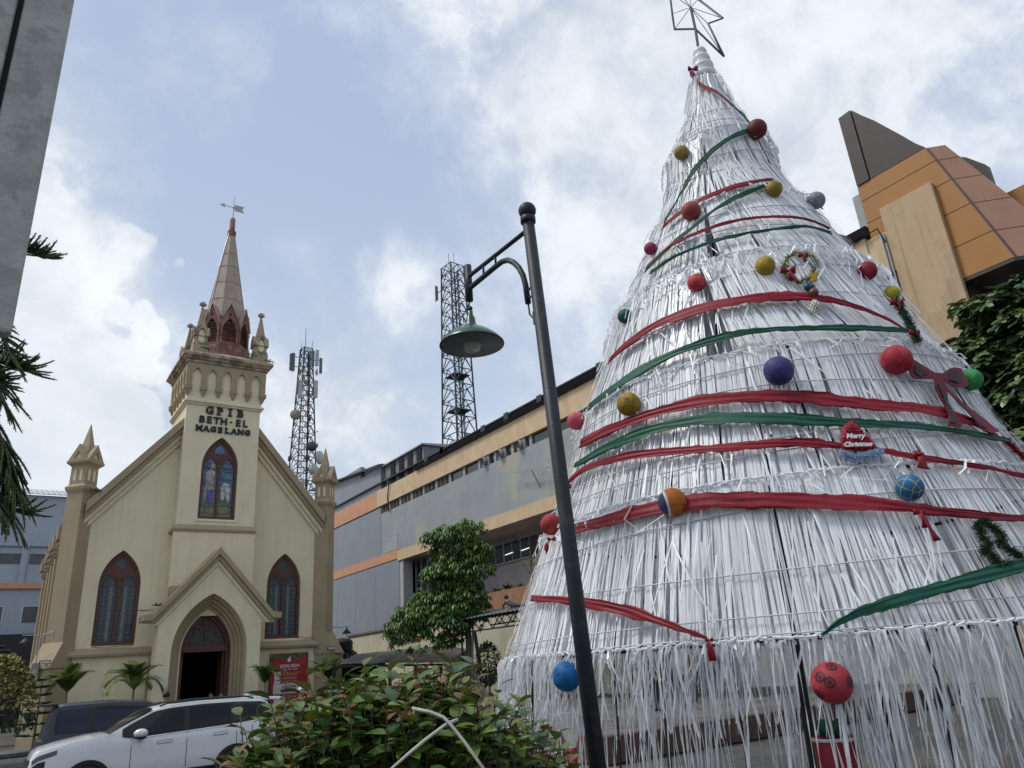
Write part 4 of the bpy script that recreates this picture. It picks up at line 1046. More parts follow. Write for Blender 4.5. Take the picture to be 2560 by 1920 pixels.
RIB = [
 ([(1492,150),(1500,172),(1522,192),(1548,203),(1578,228)], 12, m_red, 'narrow red ribbon wound round the very tip of the Christmas tree'),
 ([(1578,228),(1598,246),(1618,268)], 10, m_grn, 'short green ribbon piece above the dark maroon ball near the tip'),
 ([(1618,284),(1590,292),(1540,325),(1500,370),(1462,438),(1438,480)], 16, m_grn, 'uppermost slanting green ribbon running down left from the dark maroon ball'),
 ([(1434,494),(1465,466),(1520,430),(1580,405),(1640,391),(1668,390)], 14, m_red, 'uppermost broad red ribbon passing behind the upper red ball'),
 ([(1396,588),(1440,545),(1490,500),(1550,450),(1600,421),(1658,398)], 14, m_grn, 'green ribbon ending behind the gold ball right of the upper red ball'),
 ([(1400,580),(1450,535),(1520,502),(1600,476),(1680,468),(1740,475),(1788,494)], [12,11,10,6], m_red, 'thin red ribbon running just above the thin green one near the silver ball'),
 ([(1408,592),(1460,557),(1530,526),(1600,506),(1680,495),(1740,492),(1794,507)], [9,9,9,7], m_grn, 'thin green ribbon just above the fringe with the tinsel wreath'),
 ([(1318,782),(1360,745),(1420,705),(1490,675),(1560,655),(1640,643),(1720,641),(1780,650),(1850,668),(1905,687),(1945,708),(1985,732)], [18,26,26,24,14,12], m_red, 'wide red ribbon below the tinsel wreath, crossed by its hanging tail'),
 ([(1274,882),(1320,842),(1400,790),(1480,755),(1570,730),(1650,717),(1750,710),(1850,708),(1965,717)], [18,22,20,16,16,10], m_grn, 'green ribbon between the tinsel wreath and the purple ball'),
 ([(1256,958),(1310,930),(1390,900),(1480,876),(1570,863),(1680,856),(1780,862),(1880,875),(1990,887),(2080,907),(2145,935)], [22,24,28,32,34,34,30], m_red, 'widest upper red ribbon running directly below the purple ball and behind the brown bow'),
 ([(1243,1004),(1310,966),(1400,932),(1500,912),(1600,905),(1700,905),(1800,910),(1900,918),(2000,926),(2100,938),(2175,950)], [16,26,28,26,22,18,12], m_grn, 'green ribbon above the red santa hat sign, longest of the green ribbons'),
 ([(1222,1050),(1262,1016),(1340,992),(1450,975),(1580,964),(1720,960),(1830,968),(1900,973),(1990,988),(2100,1006),(2230,1036)], [14,18,20,20,16,14,14], m_red, 'red ribbon passing behind the santa hat sign'),
 ([(1228,1146),(1300,1126),(1400,1102),(1500,1087),(1600,1081),(1700,1079),(1800,1085),(1900,1093),(1990,1102),(2100,1111),(2240,1120)], [20,30,36,36,30,20,18], m_red, 'widest red ribbon passing behind the orange ball and under the blue football'),
 ([(1150,1291),(1225,1295),(1300,1305),(1360,1320),(1430,1345),(1500,1371),(1530,1381)], [14,14,18,22,14,6], m_red, 'lowest red ribbon slanting down to the rim at left, ending in a knot'),
 ([(1774,1376),(1830,1336),(1900,1306),(1980,1281),(2060,1260),(2140,1240),(2230,1218)], [6,20,27,28,28,26], m_grn, 'lowest green ribbon, slanting up right from the rim above the starred red ball'),
]
for p, w, m, l in RIB: ribbon('ribbon', p, w, m, l)

# balls
def ball_mat(nm, col, kind):
    col = tuple(q*.76 for q in col)
    m = M('ball_'+nm, col, .6, .12, 8, .12, 60, spec=.28, patch=tuple(min(1, q*1.25+.02) for q in col), patch_amt=.25, patch_scale=9)
    if kind == 'plain': return m
    t = m.node_tree; b = t.nodes['Principled BSDF']; src = b.inputs['Base Color'].links[0].from_socket
    co = t.nodes.new('ShaderNodeTexCoord'); vo = t.nodes.new('ShaderNodeTexVoronoi'); vo.feature = 'DISTANCE_TO_EDGE'; vo.inputs['Scale'].default_value = 1.45 if kind != 'seam' else 1.3; vo.inputs['Randomness'].default_value = .25
    sc_ = t.nodes.new('ShaderNodeVectorMath'); sc_.operation = 'SCALE'; sc_.inputs['Scale'].default_value = 10.0
    t.links.new(co.outputs['Object'], sc_.inputs[0]); t.links.new(sc_.outputs[0], vo.inputs['Vector'])
    r_ = t.nodes.new('ShaderNodeMapRange'); r_.inputs[1].default_value = .02; r_.inputs[2].default_value = .05 if kind != 'seam' else .035; r_.inputs[3].default_value = 1; r_.inputs[4].default_value = 0
    t.links.new(vo.outputs['Distance'], r_.inputs[0])
    mx_ = t.nodes.new('ShaderNodeMix'); mx_.data_type = 'RGBA'; t.links.new(r_.outputs[0], mx_.inputs[0]); t.links.new(src, mx_.inputs[6])
    mx_.inputs[7].default_value = (.38, .31, .05, 1) if kind == 'gold' else (*[q*.55 for q in col], 1)
    t.links.new(mx_.outputs[2], b.inputs['Base Color'])
    return m
BALLS = [
 (1635,279,21.5,'maroon',(.16,.03,.032),'plain','dark maroon ball near the tip, uppermost of all balls'),
 (1472,330,16,'gold_a',(.33,.24,.045),'seam','small dull gold ball at the upper left edge of the tree'),
 (1672,408,18,'gold_b',(.33,.235,.04),'seam','gold ball at the right end of the upper red ribbon'),
 (1763,433,19,'silver',(.27,.31,.34),'seam','silver-grey ball sticking out at the upper right edge'),
 (1493,456,21,'red_grey',(.33,.055,.05),'plain','worn red ball on the uppermost broad red ribbon'),
 (1405,537,14,'magenta',(.30,.025,.1),'plain','small magenta ball at the left edge of the upper tree'),
 (1653,574,21,'gold_c',(.42,.30,.035),'seam','bright gold ball left of the tinsel wreath'),
 (1873,585,21,'crimson',(.32,.018,.04),'seam','crimson ball right of the tinsel wreath'),
 (1505,611,20,'coral',(.55,.06,.06),'seam','coral red ball left of the gold ball and above the wide ribbon'),
 (1927,634,17,'yellow',(.47,.42,.03),'seam','yellow ball sticking out at the right edge below the crimson ball'),
 (1350,683,16,'teal',(.012,.09,.085),'plain','small dark teal ball at the left edge'),
 (1937,777,32,'red_big',(.40,.02,.045),'plain','large red ball beside the brown bow'),
 (1682,801,32,'purple',(.062,.05,.2),'plain','purple ball in the middle of the tree'),
 (1358,873,26,'old_gold',(.36,.225,.025),'seam','old gold ball at left above the widest upper red ribbon'),
 (1245,909,20,'pink',(.60,.1,.14),'plain','pinkish red ball at the left edge'),
 (2097,820,24,'green',(.03,.27,.07),'plain','bright green ball behind the brown bow at the right edge'),
 (1965,1053,29,'blue_gold',(.02,.14,.34),'gold','blue football with gold seams below the santa hat sign'),
 (1453,1085,31,'orange',(.52,.15,.02),'seam','orange ball with a dark blue and white side on the widest red ribbon'),
 (1190,1133,23,'brick',(.36,.03,.035),'plain','red ball beside the lamp post'),
 (1224,1461,31,'azure',(.01,.15,.40),'plain','blue ball hanging in the fringe beside the lamp post'),
 (1797,1475,43,'star_red',(.43,.04,.055),'plain','large red ball with black star marks hanging from the rim'),
]
m_mark = M('black_print', (.03, .012, .014), .6)
for x, y, rp, nm, col, kind, lab in BALLS:
    P, nn, s = t_hit(x, y, .0)
    rr = rp*K*s/FPX
    if nm in ('azure', 'star_red'):
        P, nn, s = t_hit(x, y, .06); rr = rp*K*s/FPX
    c, nn, s = t_hit(x, y, rr*.8); rr = rp*K*s/FPX
    b = MB().sphere((0,0,0), rr, 28, 18)
    o = b.build('bauble', ball_mat(nm, col, kind), None, True, loc=(0,0,0)); o.location = c; WLOC[o.name] = tuple(c)
    o.rotation_euler = (random.uniform(0, 3), random.uniform(0, 3), random.uniform(0, 3))
    tag(o, lab, 'ball', 'painted balls hung on the Christmas tree')
    view = (Vector(EYE)-c).normalized()
    def cap_piece(parent, dirv_, ang, mat, name, inner=0.0, star=False, lift=.002):
        dirv_ = dirv_.normalized(); u = dirv_.cross(Vector((0,0,1))).normalized(); v = dirv_.cross(u)
        mb = MB(); n = 20
        if star:
            ring_ = [(ang*(1 if k % 2 == 0 else .45), 2*PI*k/10) for k in range(10)]; vs = [dirv_*(rr+lift)]
            for a_, t_ in ring_: vs.append((dirv_*math.cos(a_)+(u*math.cos(t_)+v*math.sin(t_))*math.sin(a_))*(rr+lift))
            mb.add(vs, [(0, 1+k, 1+(k+1) % 10) for k in range(10)])
        else:
            rg = [inner+(ang-inner)*j/4 for j in range(5)]; vs = []
            for a_ in rg:
                for k in range(n): t_ = 2*PI*k/n; vs.append((dirv_*math.cos(a_)+(u*math.cos(t_)+v*math.sin(t_))*math.sin(a_))*(rr+lift))
            mb.add(vs, [(j*n+k, j*n+(k+1) % n, (j+1)*n+(k+1) % n, (j+1)*n+k) for j in range(4) for k in range(n)])
        q = mb.build(name, mat, None, True); q.parent = parent; q.location = (0,0,0)
    if nm in ('star_red', 'azure'):
        o.rotation_euler = (0,0,0)
        rt = Vector(cR); upv = Vector(cU)
        mk = m_mark if nm == 'star_red' else M('dark_blue_print', (.008, .09, .27), .6)
        for du, dv in ((-.12, .02), (-.74, .38), (.74, .02), (-.04, .93), (-.68, -.60), (.3, -.90)):
            dr_ = view*math.sqrt(max(.02, 1-du*du-dv*dv))+rt*du+upv*dv
            cap_piece(o, dr_, .27, mk, 'emblem_ring', .19); cap_piece(o, dr_, .17, mk, 'emblem_star', star=True)
    if nm == 'orange':
        o.rotation_euler = (0,0,0)
        ax_ = (Vector(cR)*-1.0-Vector(cU)*.25)
        cap_piece(o, ax_, 1.15, M('white_band_paint', (.5, .5, .5), .5), 'white_band', .98)
        cap_piece(o, ax_, .975, M('navy_side_paint', (.03, .03, .09), .5), 'navy_side', .0)
    # hanging cord
    top = c+Vector((0,0,rr*.95)); hk = t_pt(math.atan2(-(Vector((nn.x, nn.y)).dot(Vector(T_left))), Vector((nn.x, nn.y)).dot(Vector(T_tow))), min(8.9, c.z+rr+.06), .02)
    q = MB().tube([top-c, (top+hk)/2-c, hk-c], .006, 4).build('hanging_cord', m_wire, None); q.parent = o
    q.matrix_parent_inverse = o.rotation_euler.to_matrix().to_4x4().inverted()

# tinsel pieces -------------------------------------------------
m_tin_g = M('green_tinsel', (.03, .075, .025), .35, .5, 30, metal=.2, spec=.6)
m_tin_y = M('gold_tinsel', (.42, .44, .13), .3, .3, 30, metal=.4, spec=.6)
m_tin_r = M('red_tinsel', (.36, .03, .045), .3, .5, 40, metal=.4, spec=.6)
m_tin_b = M('pale_blue_tinsel', (.42, .5, .66), .5, .25, 40)
def tinsel(name, pts, rad, mats, parent, dens=700, needle=.02):
    mb = MB(); L_ = 0; P = [Vector(p) for p in pts]
    for i in range(len(P)-1):
        n = int((P[i+1]-P[i]).length*dens*1.6)+1
        for k in range(n):
            b = P[i].lerp(P[i+1], random.random()); d = Vector((random.gauss(0,1), random.gauss(0,1), random.gauss(0,1))).normalized()
            s = d.cross(Vector((random.random(), random.random(), random.random()))).normalized()*.003
            e = b+d*rad*random.uniform(.6, 1.1); mb.cm = 0 if random.random() < (.5 if len(mats) == 3 and mats[1] == mats[2] else .62) else len(mats)-1
            mb.add([b-s, b+s, e+s*.4, e-s*.4], [(0,1,2,3)])
    return mb.build(name, mats, parent, kind=None)
def surf(x, y, o=.06): return t_hit(x, y, o)[0]
def poly_px(pts, o=.06, sub=4):
    out = []
    for i in range(len(pts)-1):
        for k in range(sub): t = k/sub; out.append(surf(pts[i][0]*(1-t)+pts[i+1][0]*t, pts[i][1]*(1-t)+pts[i+1][1]*t, o))
    out.append(surf(*pts[-1], o)); return out
def bow(parent, x, y, size, mat, tails, o=.09, name='bow'):
    c, nn, s = t_hit(x, y, o); k = size*K*s/FPX; rt = Vector(cR); up = Vector(cU)
    mb = MB()
    for sg in (-1, 1):
        g = []
        for j in range(7):
            t = j/6; w = .08+.42*math.sin(PI*min(1, t*.62+.0))**1.0
            for q in (-1, 0, 1): g.append(c+rt*sg*k*t+up*k*(q*w+.15*t)+nn*k*(.25*math.sin(PI*t)+.06*(1-abs(q))))
        mb.add(g, [(j*3+i, j*3+i+1, (j+1)*3+i+1, (j+1)*3+i) for j in range(6) for i in range(2)])
    ob = mb.build('bow_loops', mat, parent, True); ob.modifiers.new('th', 'SOLIDIFY').thickness = .004
    for tx, ty, tw_ in tails:
        e = surf(tx, ty, o-.01); mb = MB(); d = (e-c); sd_ = nn.cross(d.normalized()).normalized(); g = []
        for j in range(6):
            t = j/5; w = tw_*K*s/FPX*(.35+.65*t)
            for q in (-1, 0, 1): g.append(c+d*t+sd_*w*.5*q+nn*(.015*math.sin(5*t+q)+.012))
        mb.add(g, [(j*3+i, j*3+i+1, (j+1)*3+i+1, (j+1)*3+i) for j in range(5) for i in range(2)])
        q = mb.build('bow_tail', mat, parent, True); q.modifiers.new('th', 'SOLIDIFY').thickness = .004
    MB().sphere(c+nn*k*.1, k*.2, 10, 8).build('bow_knot', mat, parent, True)
def orn(name, label, cat, x, y, group=None): return thing(name, label, cat, tuple(surf(x, y, .04)), group)
# wreath
WR = orn('tinsel_wreath', 'small green and gold tinsel wreath with red bows and a hanging pine cone', 'wreath', 1730, 590)
ring_ = [(1729+34*math.cos(t*PI/12)+random.uniform(-2, 2), 577+32*math.sin(t*PI/12)+random.uniform(-2, 2)) for t in range(25)]
tinsel('wreath_ring', poly_px(ring_, .06, 1), .045, [m_tin_g, m_tin_y, m_tin_y], WR, 420)
tinsel('hanging_tail', poly_px([(1745,612),(1752,625),(1755,645)], .06), .05, [m_tin_g, m_tin_g, m_tin_y], WR, 1400)
bow(WR, 1702, 586, 17, m_red, [(1708,606,12),(1727,612,10)])
bow(WR, 1735, 553, 11, m_red, [(1737,560,8),(1739,566,8)])
p = surf(1762, 664, .06); pc = MB()
for j in range(8):
    t = j/7; r_ = .035*math.sin(PI*(.12+.8*t))
    for k in range(8): a = 2*PI*(k+.5*(j % 2))/8; pc.sphere((p.x+r_*math.cos(a), p.y+r_*math.sin(a), p.z+.055-.11*t), .012, 6, 4)
pc.build('pine_cone', M('silver_paint', (.55, .54, .48), .35, .2, 20, metal=.4), WR, True)
MB().sphere(surf(1745, 620, .09), .035, 10, 8).build('small_bauble', M('blue_foil', (.02, .06, .16), .3), WR, True)
MB().sphere(surf(1758, 632, .09), .04, 10, 8).build('small_bauble', M('brown_foil', (.12, .05, .035), .35), WR, True)
p = surf(1759, 600, .09); MB().lathe([(.02, -.03), (.035, .03), (.0, .02)], 8, tuple(p)).build('small_bell', M('yellow_foil', (.6, .32, .02), .35), WR)
# right edge greenery
G2 = orn('edge_garland', 'green garland with red bows hanging at the right edge under the yellow ball', 'garland', 1958, 690)
tinsel('garland_strand', poly_px([(1934,648),(1950,672),(1962,695),(1975,720),(1982,738)], .09), .05, [m_tin_g, m_tin_g], G2, 1400)
bow(G2, 1937, 655, 15, m_red, [(1945,672,12)], .1); bow(G2, 1975, 720, 12, m_red, [(1988,738,8)], .1)
# brown leather-look bow
BB = orn('flat_bow', 'large flat brown-red bow with dark centres right of the big red ball', 'bow', 2030, 830)
m_bb = M('wine_felt', (.15, .018, .03), .7, .2, 10); m_bd = M('charcoal_felt', (.05, .035, .038), .8, .2, 10)
def flat(pts, mat, name, o=.10, th=.012):
    V = [t_hit(x, y, o) for x, y in pts]; P = [v[0] for v in V]; nn = sum((v[1] for v in V), Vector())/len(V); n_ = len(P)
    tri = tessellate_polygon([[Vector((x, y, 0)) for x, y in pts]])
    mb = MB(); mb.add(P+[q+nn*th for q in P], [tuple(t) for t in tri]+[tuple(i+n_ for i in reversed(t)) for t in tri]+[(i, (i+1) % n_, (i+1) % n_+n_, i+n_) for i in range(n_)])
    return mb.build(name, mat, BB)
sx_ = lambda x, y: ((1960+.3617*x)/K, (700+.3617*y)/K)
flat([sx_(*q) for q in ((885,550),(1030,640),(1040,685),(900,685),(870,660),(862,620))], m_bb, 'bow_loop', .09)
flat([sx_(*q) for q in ((905,585),(1000,645),(940,668),(905,640))], m_bd, 'loop_centre', .108, .006)
flat([sx_(*q) for q in ((1085,650),(1150,610),(1215,612),(1268,720),(1240,745),(1180,740),(1110,705))], m_bb, 'bow_loop', .09)
flat([sx_(*q) for q in ((1160,635),(1205,630),(1235,690),(1200,710),(1140,690))], m_bd, 'loop_centre', .108, .006)
flat([sx_(*q) for q in ((1030,640),(1085,650),(1120,750),(1125,850),(1225,1000),(1220,1020),(1125,1005),(1140,930),(1080,830),(1045,760))], m_bb, 'bow_tail', .095)
flat([sx_(*q) for q in ((1110,745),(1160,780),(1230,850),(1360,950),(1480,1050),(1430,1060),(1370,1040),(1280,930),(1200,850))], m_bb, 'bow_tail', .098)
flat([sx_(*q) for q in ((1065,720),(1100,740),(1140,880),(1190,990),(1150,980),(1120,860))], m_bd, 'tail_centre', .112, .006)
flat([sx_(*q) for q in ((1180,810),(1260,890),(1400,1030),(1360,1010),(1250,900))], m_bd, 'tail_centre', .112, .006)
# red knots on ribbons
for kx, ky, sz, tl, lab in ((1985, 985, 12, [(1995,1012,30),(1975,975,14)], 'red bow knotted on the ribbon right of the santa hat sign'), (1985, 1108, 13, [(2000,1140,16),(2025,1168,16)], 'red bow knotted on the ribbon below the blue football'), (1532, 1383, 9, [(1541,1428,18)], 'red knot with a hanging tail on the rim, ending the lowest red ribbon'), (1224, 1052, 10, [(1228,1075,14)], 'red ribbon end knotted at the left edge beside the lamp post, upper one'), (1192, 1165, 9, [(1178,1192,14)], 'red ribbon end hanging below the red ball beside the lamp post')):
    B_ = orn('ribbon_bow', lab, 'bow', kx, ky, 'small red bows on the ribbons'); bow(B_, kx, ky, sz, m_red, tl, .08)
bw = orn('tip_bow', 'dark red bow tied at the tip of the Christmas tree', 'bow', 1497, 150, 'small red bows on the ribbons'); bow(bw, 1497, 150, 11, M('dark_red_ribbon', (.13, .015, .02), .6), [(1495,165,9),(1500,168,8)], .07)
# santa hat sign
HT = orn('santa_hat_sign', 'red tinsel santa hat sign with white writing and a pale blue brim', 'sign', 1850, 960)
hp_ = [sx_(*q) for q in ((470,970),(500,1010),(530,1050),(580,1090),(610,1120),(635,1165),(400,1175),(392,1130),(390,1080),(405,1010))]
V = [t_hit(x, y, .07) for x, y in hp_]; P = [v[0] for v in V]; nn = V[0][1]; n_ = len(P); tri = tessellate_polygon([[Vector((x, y, 0)) for x, y in hp_]])
MB().add(P+[q+nn*.02 for q in P], [tuple(t) for t in tri]+[tuple(i+n_ for i in reversed(t)) for t in tri]+[(i, (i+1) % n_, (i+1) % n_+n_, i+n_) for i in range(n_)]).build('hat_body', m_tin_r, HT)
for row in range(9):
    f_ = row/8; y_ = 985+f_*180; x0 = 475-f_**.6*80; x1 = 490+f_*145
    tinsel('tinsel_row', poly_px([sx_(x0, y_), sx_((x0+x1)/2, y_), sx_(x1, y_)], .085, 2), .02, [m_tin_r, m_tin_r], HT, 1500)
tinsel('brim', poly_px([sx_(395,1195), sx_(450,1225), sx_(520,1230), sx_(600,1205), sx_(670,1180)], .085, 3), .035, [m_tin_b, m_tin_b], HT, 3600)
tinsel('brim', poly_px([sx_(400,1215), sx_(450,1235), sx_(520,1238), sx_(600,1220), sx_(660,1195)], .085, 3), .035, [m_tin_b, m_tin_b], HT, 3600)
m_white = M('white_letter', (.75, .75, .75), .5)
for txt, qx, qy, sz in (('Merry', 495, 1092, .05), ('Christmas', 512, 1148, .046)):
    c, nn, s = t_hit(*sx_(qx, qy), .115); rt = Vector(cR); f = (nn*.9+Vector((0,0,.1))).normalized(); rt = (rt-f*rt.dot(f)).normalized(); up = f.cross(rt)
    mx = Matrix(((rt.x, up.x, f.x, c.x-HT.location.x), (rt.y, up.y, f.y, c.y-HT.location.y), (rt.z, up.z, f.z, c.z-HT.location.z), (0,0,0,1)))
    text_part(txt, sz, .003, m_white, HT, mx, .002, 'lettering', .3)
# green garland shaped like a little tree
GT = orn('tree_garland', 'dark green tinsel garland bent into a zigzag tree shape at the right edge', 'garland', 2150, 1170)
s9 = lambda x, y: ((1860+.3737*x)/K, (1300+.3737*y)/K)
tinsel('garland_strand', poly_px([s9(*q) for q in ((1560,40),(1600,110),(1640,160),(1600,210),(1680,250),(1690,300),(1770,300))], .06), .045, [m_tin_g, m_tin_g], GT, 1700)
tinsel('garland_strand', poly_px([s9(*q) for q in ((1560,40),(1610,5),(1680,60),(1730,110),(1710,150),(1790,210),(1860,250),(1960,290))], .06), .045, [m_tin_g, m_tin_g], GT, 1700)
RT = orn('red_garland', 'red tinsel strand at the right edge below the brown bow', 'garland', 2180, 965)
tinsel('garland_strand', poly_px([(2170,948),(2190,968),(2215,992)], .05), .04, [m_tin_r, m_tin_r], RT, 1500)
# ================================================================ street lamp
def sight_d(x, y, D): d = ray(x, y); return Vector(EYE+d*(D/math.hypot(d[0], d[1])))
m_pole = M('dark_grey_enamel', (.018, .021, .026), .5, .25, 6, .1, 40, spec=.3, patch=(.035, .037, .04), patch_amt=.3, patch_scale=5)
m_shade = M('green_enamel', (.02, .075, .055), .3, .2, 6, spec=.6)
m_shade_in = M('dull_white_enamel_inside', (.10, .11, .11), .6, .2, 5)
LB = np.array([6.3*math.sin(R(39.7)), 6.3*math.cos(R(39.7))]); LT = np.array([6.3*math.sin(R(37.75)), 6.3*math.cos(R(37.75))])
LS = .778                             # surveyed at 6.3 m, stands at 4.9 m
def near(v): return Vector(EYE)+(Vector(v)-Vector(EYE))*LS
def lp0(z): t = z/6.2; return Vector((*(LB+(LT-LB)*t), z))
def lp(z): return near(lp0(z))
LAMP = thing('street_lamp', 'dark grey street lamp with a ball finial and a hanging green enamel shade', 'street lamp', tuple(lp(-.571)))
MB().tube([lp(-.571), lp(6.08)], [.054, .046], 20).build('pole', m_pole, LAMP, True)
MB().lathe([(.13, 0), (.13, .03), (.085, .05), (.078, .25), (.062, .28)], 16, tuple(lp(-.571))).build('base', m_pole, LAMP)
MB().lathe([(.052, -.016), (.059, -.012), (.059, .035), (.045, .042)], 20, tuple(lp(6.07))).build('collar', m_pole, LAMP, True)
MB().sphere(tuple(lp(6.07)+Vector((0,0,.095))), .069, 24, 16).build('ball_finial', m_pole, LAMP, True)
ly = 1.17
b0 = lp0(5.95)
def la(dy, z): q = lp0(z); return near((b0.x+(q.x-b0.x)*max(0, 1-dy/.15), b0.y+dy if dy > .2 else q.y+dy, z))
MB().tube([la(0, 5.985), la(ly, 6.03)], .0185, 10).build('upper_arm', m_pole, LAMP, True)
cv = [(ly, 5.88), (.86, 5.88), (.62, 5.88), (.50, 5.875), (.40, 5.84), (.30, 5.76), (.22, 5.66), (.17, 5.54), (.145, 5.42), (.135, 5.22)]
MB().tube([la(a, z) for a, z in cv], .023, 12).build('curved_arm', m_pole, LAMP, True)
for dy in (.86, .62): MB().tube([la(dy, 6.02), la(dy, 5.88)], .010, 8).build('arm_strut', m_pole, LAMP, True)
MB().tube([la(ly, 6.17), la(ly, 5.73)], .031, 14).build('end_post', m_pole, LAMP, True)
for z in (5.36, 5.27): MB().tube([la(.135, z), la(0, z)], .0095, 8).build('bracket', m_pole, LAMP)
MB().tube([la(.135, 5.22), la(.13, 5.1), la(.09, 5.04), la(.04, 5.04)], .007, 8).build('cable', m_black, LAMP, True)
MB().box(lp(5.03).x-.022, lp(5.03).x+.022, lp(5.03).y+.038, lp(5.03).y+.062, lp(5.03).z-.05, lp(5.03).z+.055).build('junction_box', m_pole, LAMP)
sc = la(ly, 5.2)
MB().lathe([(.010, .325), (.023, .31), (.022, .28), (.038, .25), (.043, .20), (.06, .165), (.09, .145), (.16, .112), (.235, .052), (.270, .008), (.271, .0), (.266, .003), (.262, .009), (.228, .046), (.155, .10), (.085, .128), (.02, .135)], 40, tuple(sc)).build('lamp_shade', m_shade, LAMP, True)
MB().lathe([(.264, .002), (.225, .040), (.152, .092), (.083, .12), (.0, .128)], 40, tuple(sc+Vector((0,0,-.003)))).build('shade_lining', m_shade_in, LAMP, True)
MB().lathe([(.055, .12), (.074, .08), (.076, -.0), (.062, -.045), (.03, -.062), (.001, -.066)], 20, tuple(sc)).build('bulb_glass', M('frosted_bulb_glass', (.45, .46, .42), .3, .1, 5, spec=.6, trans=.3), LAMP, True)
MB().tube([sc+Vector((0,0,.31)), sc+Vector((.0,.015,.36)), la(ly, 5.73)], .005, 5).build('hanging_wire', m_black, LAMP)
MB().tube([la(ly, 5.72), sc+Vector((-.01,.04,.35)), sc+Vector((-.016,.095,.32)), sc+Vector((0,.11,.255)), sc+Vector((0,.03,.235))], .005, 5).build('hanging_wire', m_black, LAMP)
MB().sphere(tuple(sc+Vector((0,0,.34))), .023, 8, 6).build('hook', m_pole, LAMP)

# ================================================================ hanging metal panel near the camera, upper left
m_galv = M('weathered_zinc', (.38, .38, .35), .7, .2, 6, .3, 30, streak=.5, patch=(.30, .30, .28), patch_amt=.4, patch_scale=11.0)
pb = sight_d(29, 833, 2.2); az_p = math.atan2(pb.x, pb.y)
pe = Vector((-math.cos(az_p), math.sin(az_p), 0)); pn = Vector((math.sin(az_p), math.cos(az_p), 0))
def pv(u, w, z): q = pb+pe*u+pn*w; return (q.x, q.y, z)
PAN = thing('sign_panel', 'weathered grey metal panel hanging close by at the upper left corner', 'metal panel', (pb.x+pe.x*.9, pb.y+pe.y*.9, 0))
gx = [pb.z, 4.6]
def pbox(u0, u1, w0, w1, z0, z1): return MB().hexa([pv(u0, w0, z0), pv(u1, w0, z0), pv(u1, w1, z0), pv(u0, w1, z0), pv(u0, w0, z1), pv(u1, w0, z1), pv(u1, w1, z1), pv(u0, w1, z1)])
pbox(0, .126, 0, .05, pb.z, 4.6).build('panel_sheet', m_galv, PAN, bev=.012)
pbox(.142, .75, 0, .05, pb.z, 4.6).build('panel_sheet', m_galv, PAN, bev=.012)
pbox(.0, .75, .052, .07, pb.z+.03, 4.58).build('panel_back', m_black, PAN)
pbox(.80, .90, .0, .10, 0, 4.7).build('panel_post', m_pole, PAN)
pbox(.745, .80, .02, .06, 4.2, 4.3).build('panel_bracket', m_pole, PAN)

# ================================================================ telecom masts
m_lat = M('lattice_steel', (.07, .075, .08), .55, .2, 3, metal=.4)
m_dish = M('dish_grey', (.42, .43, .42), .6, .15, 2)
m_dish_old = M('dish_brown', (.24, .215, .18), .7, .15, 2)
m_ant = M('antenna_panel_grey', (.36, .41, .43), .5, .1, 2)
m_antd = M('antenna_panel_dark', (.12, .135, .145), .5, .1, 2)
def lattice(root, cx_, cy_, z0, z1, w0, w1, n, rot=0.0):
    def cn(k, t): w = (w0+(w1-w0)*t)/2; a = rot+PI/4+k*PI/2; return Vector((cx_+w*1.414*math.cos(a), cy_+w*1.414*math.sin(a), z0+(z1-z0)*t))
    for k in range(4): MB().tube([cn(k, 0), cn(k, 1)], .10, 5).build('leg', m_lat, root)
    ts = [1-(1-i/n)**1.12 for i in range(n+1)]
    for i in range(n):
        br = MB()
        for k in range(4):
            a, b = cn(k, ts[i]), cn((k+1) % 4, ts[i]); c, d = cn(k, ts[i+1]), cn((k+1) % 4, ts[i+1])
            br.tube([c, d], .06, 4); br.tube([a, (c+d)/2], .058, 4); br.tube([b, (c+d)/2], .058, 4); br.tube([(a+c)/2, (a*3+b)/4*.5+(c+d)/4*1.0 if False else (a+c)/2*.5+((a+(c+d)/2)/2)*.5], .03, 4)
        br.tube([cn(0, ts[i+1]), cn(2, ts[i+1])], .03, 4)
        br.build('bracing', m_lat, root, kind='stuff')
    ld = MB(); off = .25
    for sx_2 in (-.2, .2): ld.tube([(cx_+sx_2, cy_, z0), (cx_+sx_2, cy_, z1)], .03, 4)
    zz = z0
    while zz < z1: ld.tube([(cx_-.2, cy_, zz), (cx_+.2, cy_, zz)], .016, 4); zz += .4
    ld.build('ladder', m_lat, root)
    ca = MB()
    for q in (-.05, .05, .15): ca.tube([(cx_+.45+q, cy_-.2, z0), (cx_+.45+q, cy_-.2, z1-.5)], .04, 4)
    ca.build('cable_run', m_black, root)
    return cn
def px1(x, y): return 700+.2532*x, 820+.2532*y
c1 = sight_y(*px1(268, 210), 95); b1 = sight_y(*px1(215, 1600), 95)
T1 = thing('telecom_mast', 'lattice telecom mast crowded with panel antennas and round dishes behind the church', 'telecom mast', (c1[0], 95, 0), 'telecom masts')
lattice(T1, c1[0]-.1, 95, 16, c1[2], 3.5, 1.25, 19, .12)
def dish(root, p, r, yaw, mat, depth=.5):
    r *= 1.2
    mx = Matrix.Rotation(yaw, 4, 'Z') @ Matrix.Rotation(PI/2, 4, 'X')
    o_ = MB().lathe([(r*.2, -r*depth), (r, -r*depth*.4), (r, r*.12), (r*.93, r*.2), (0.001, r*.24)], 20, tuple(p), 0, mx).build('dish', mat, root, True)
    return o_
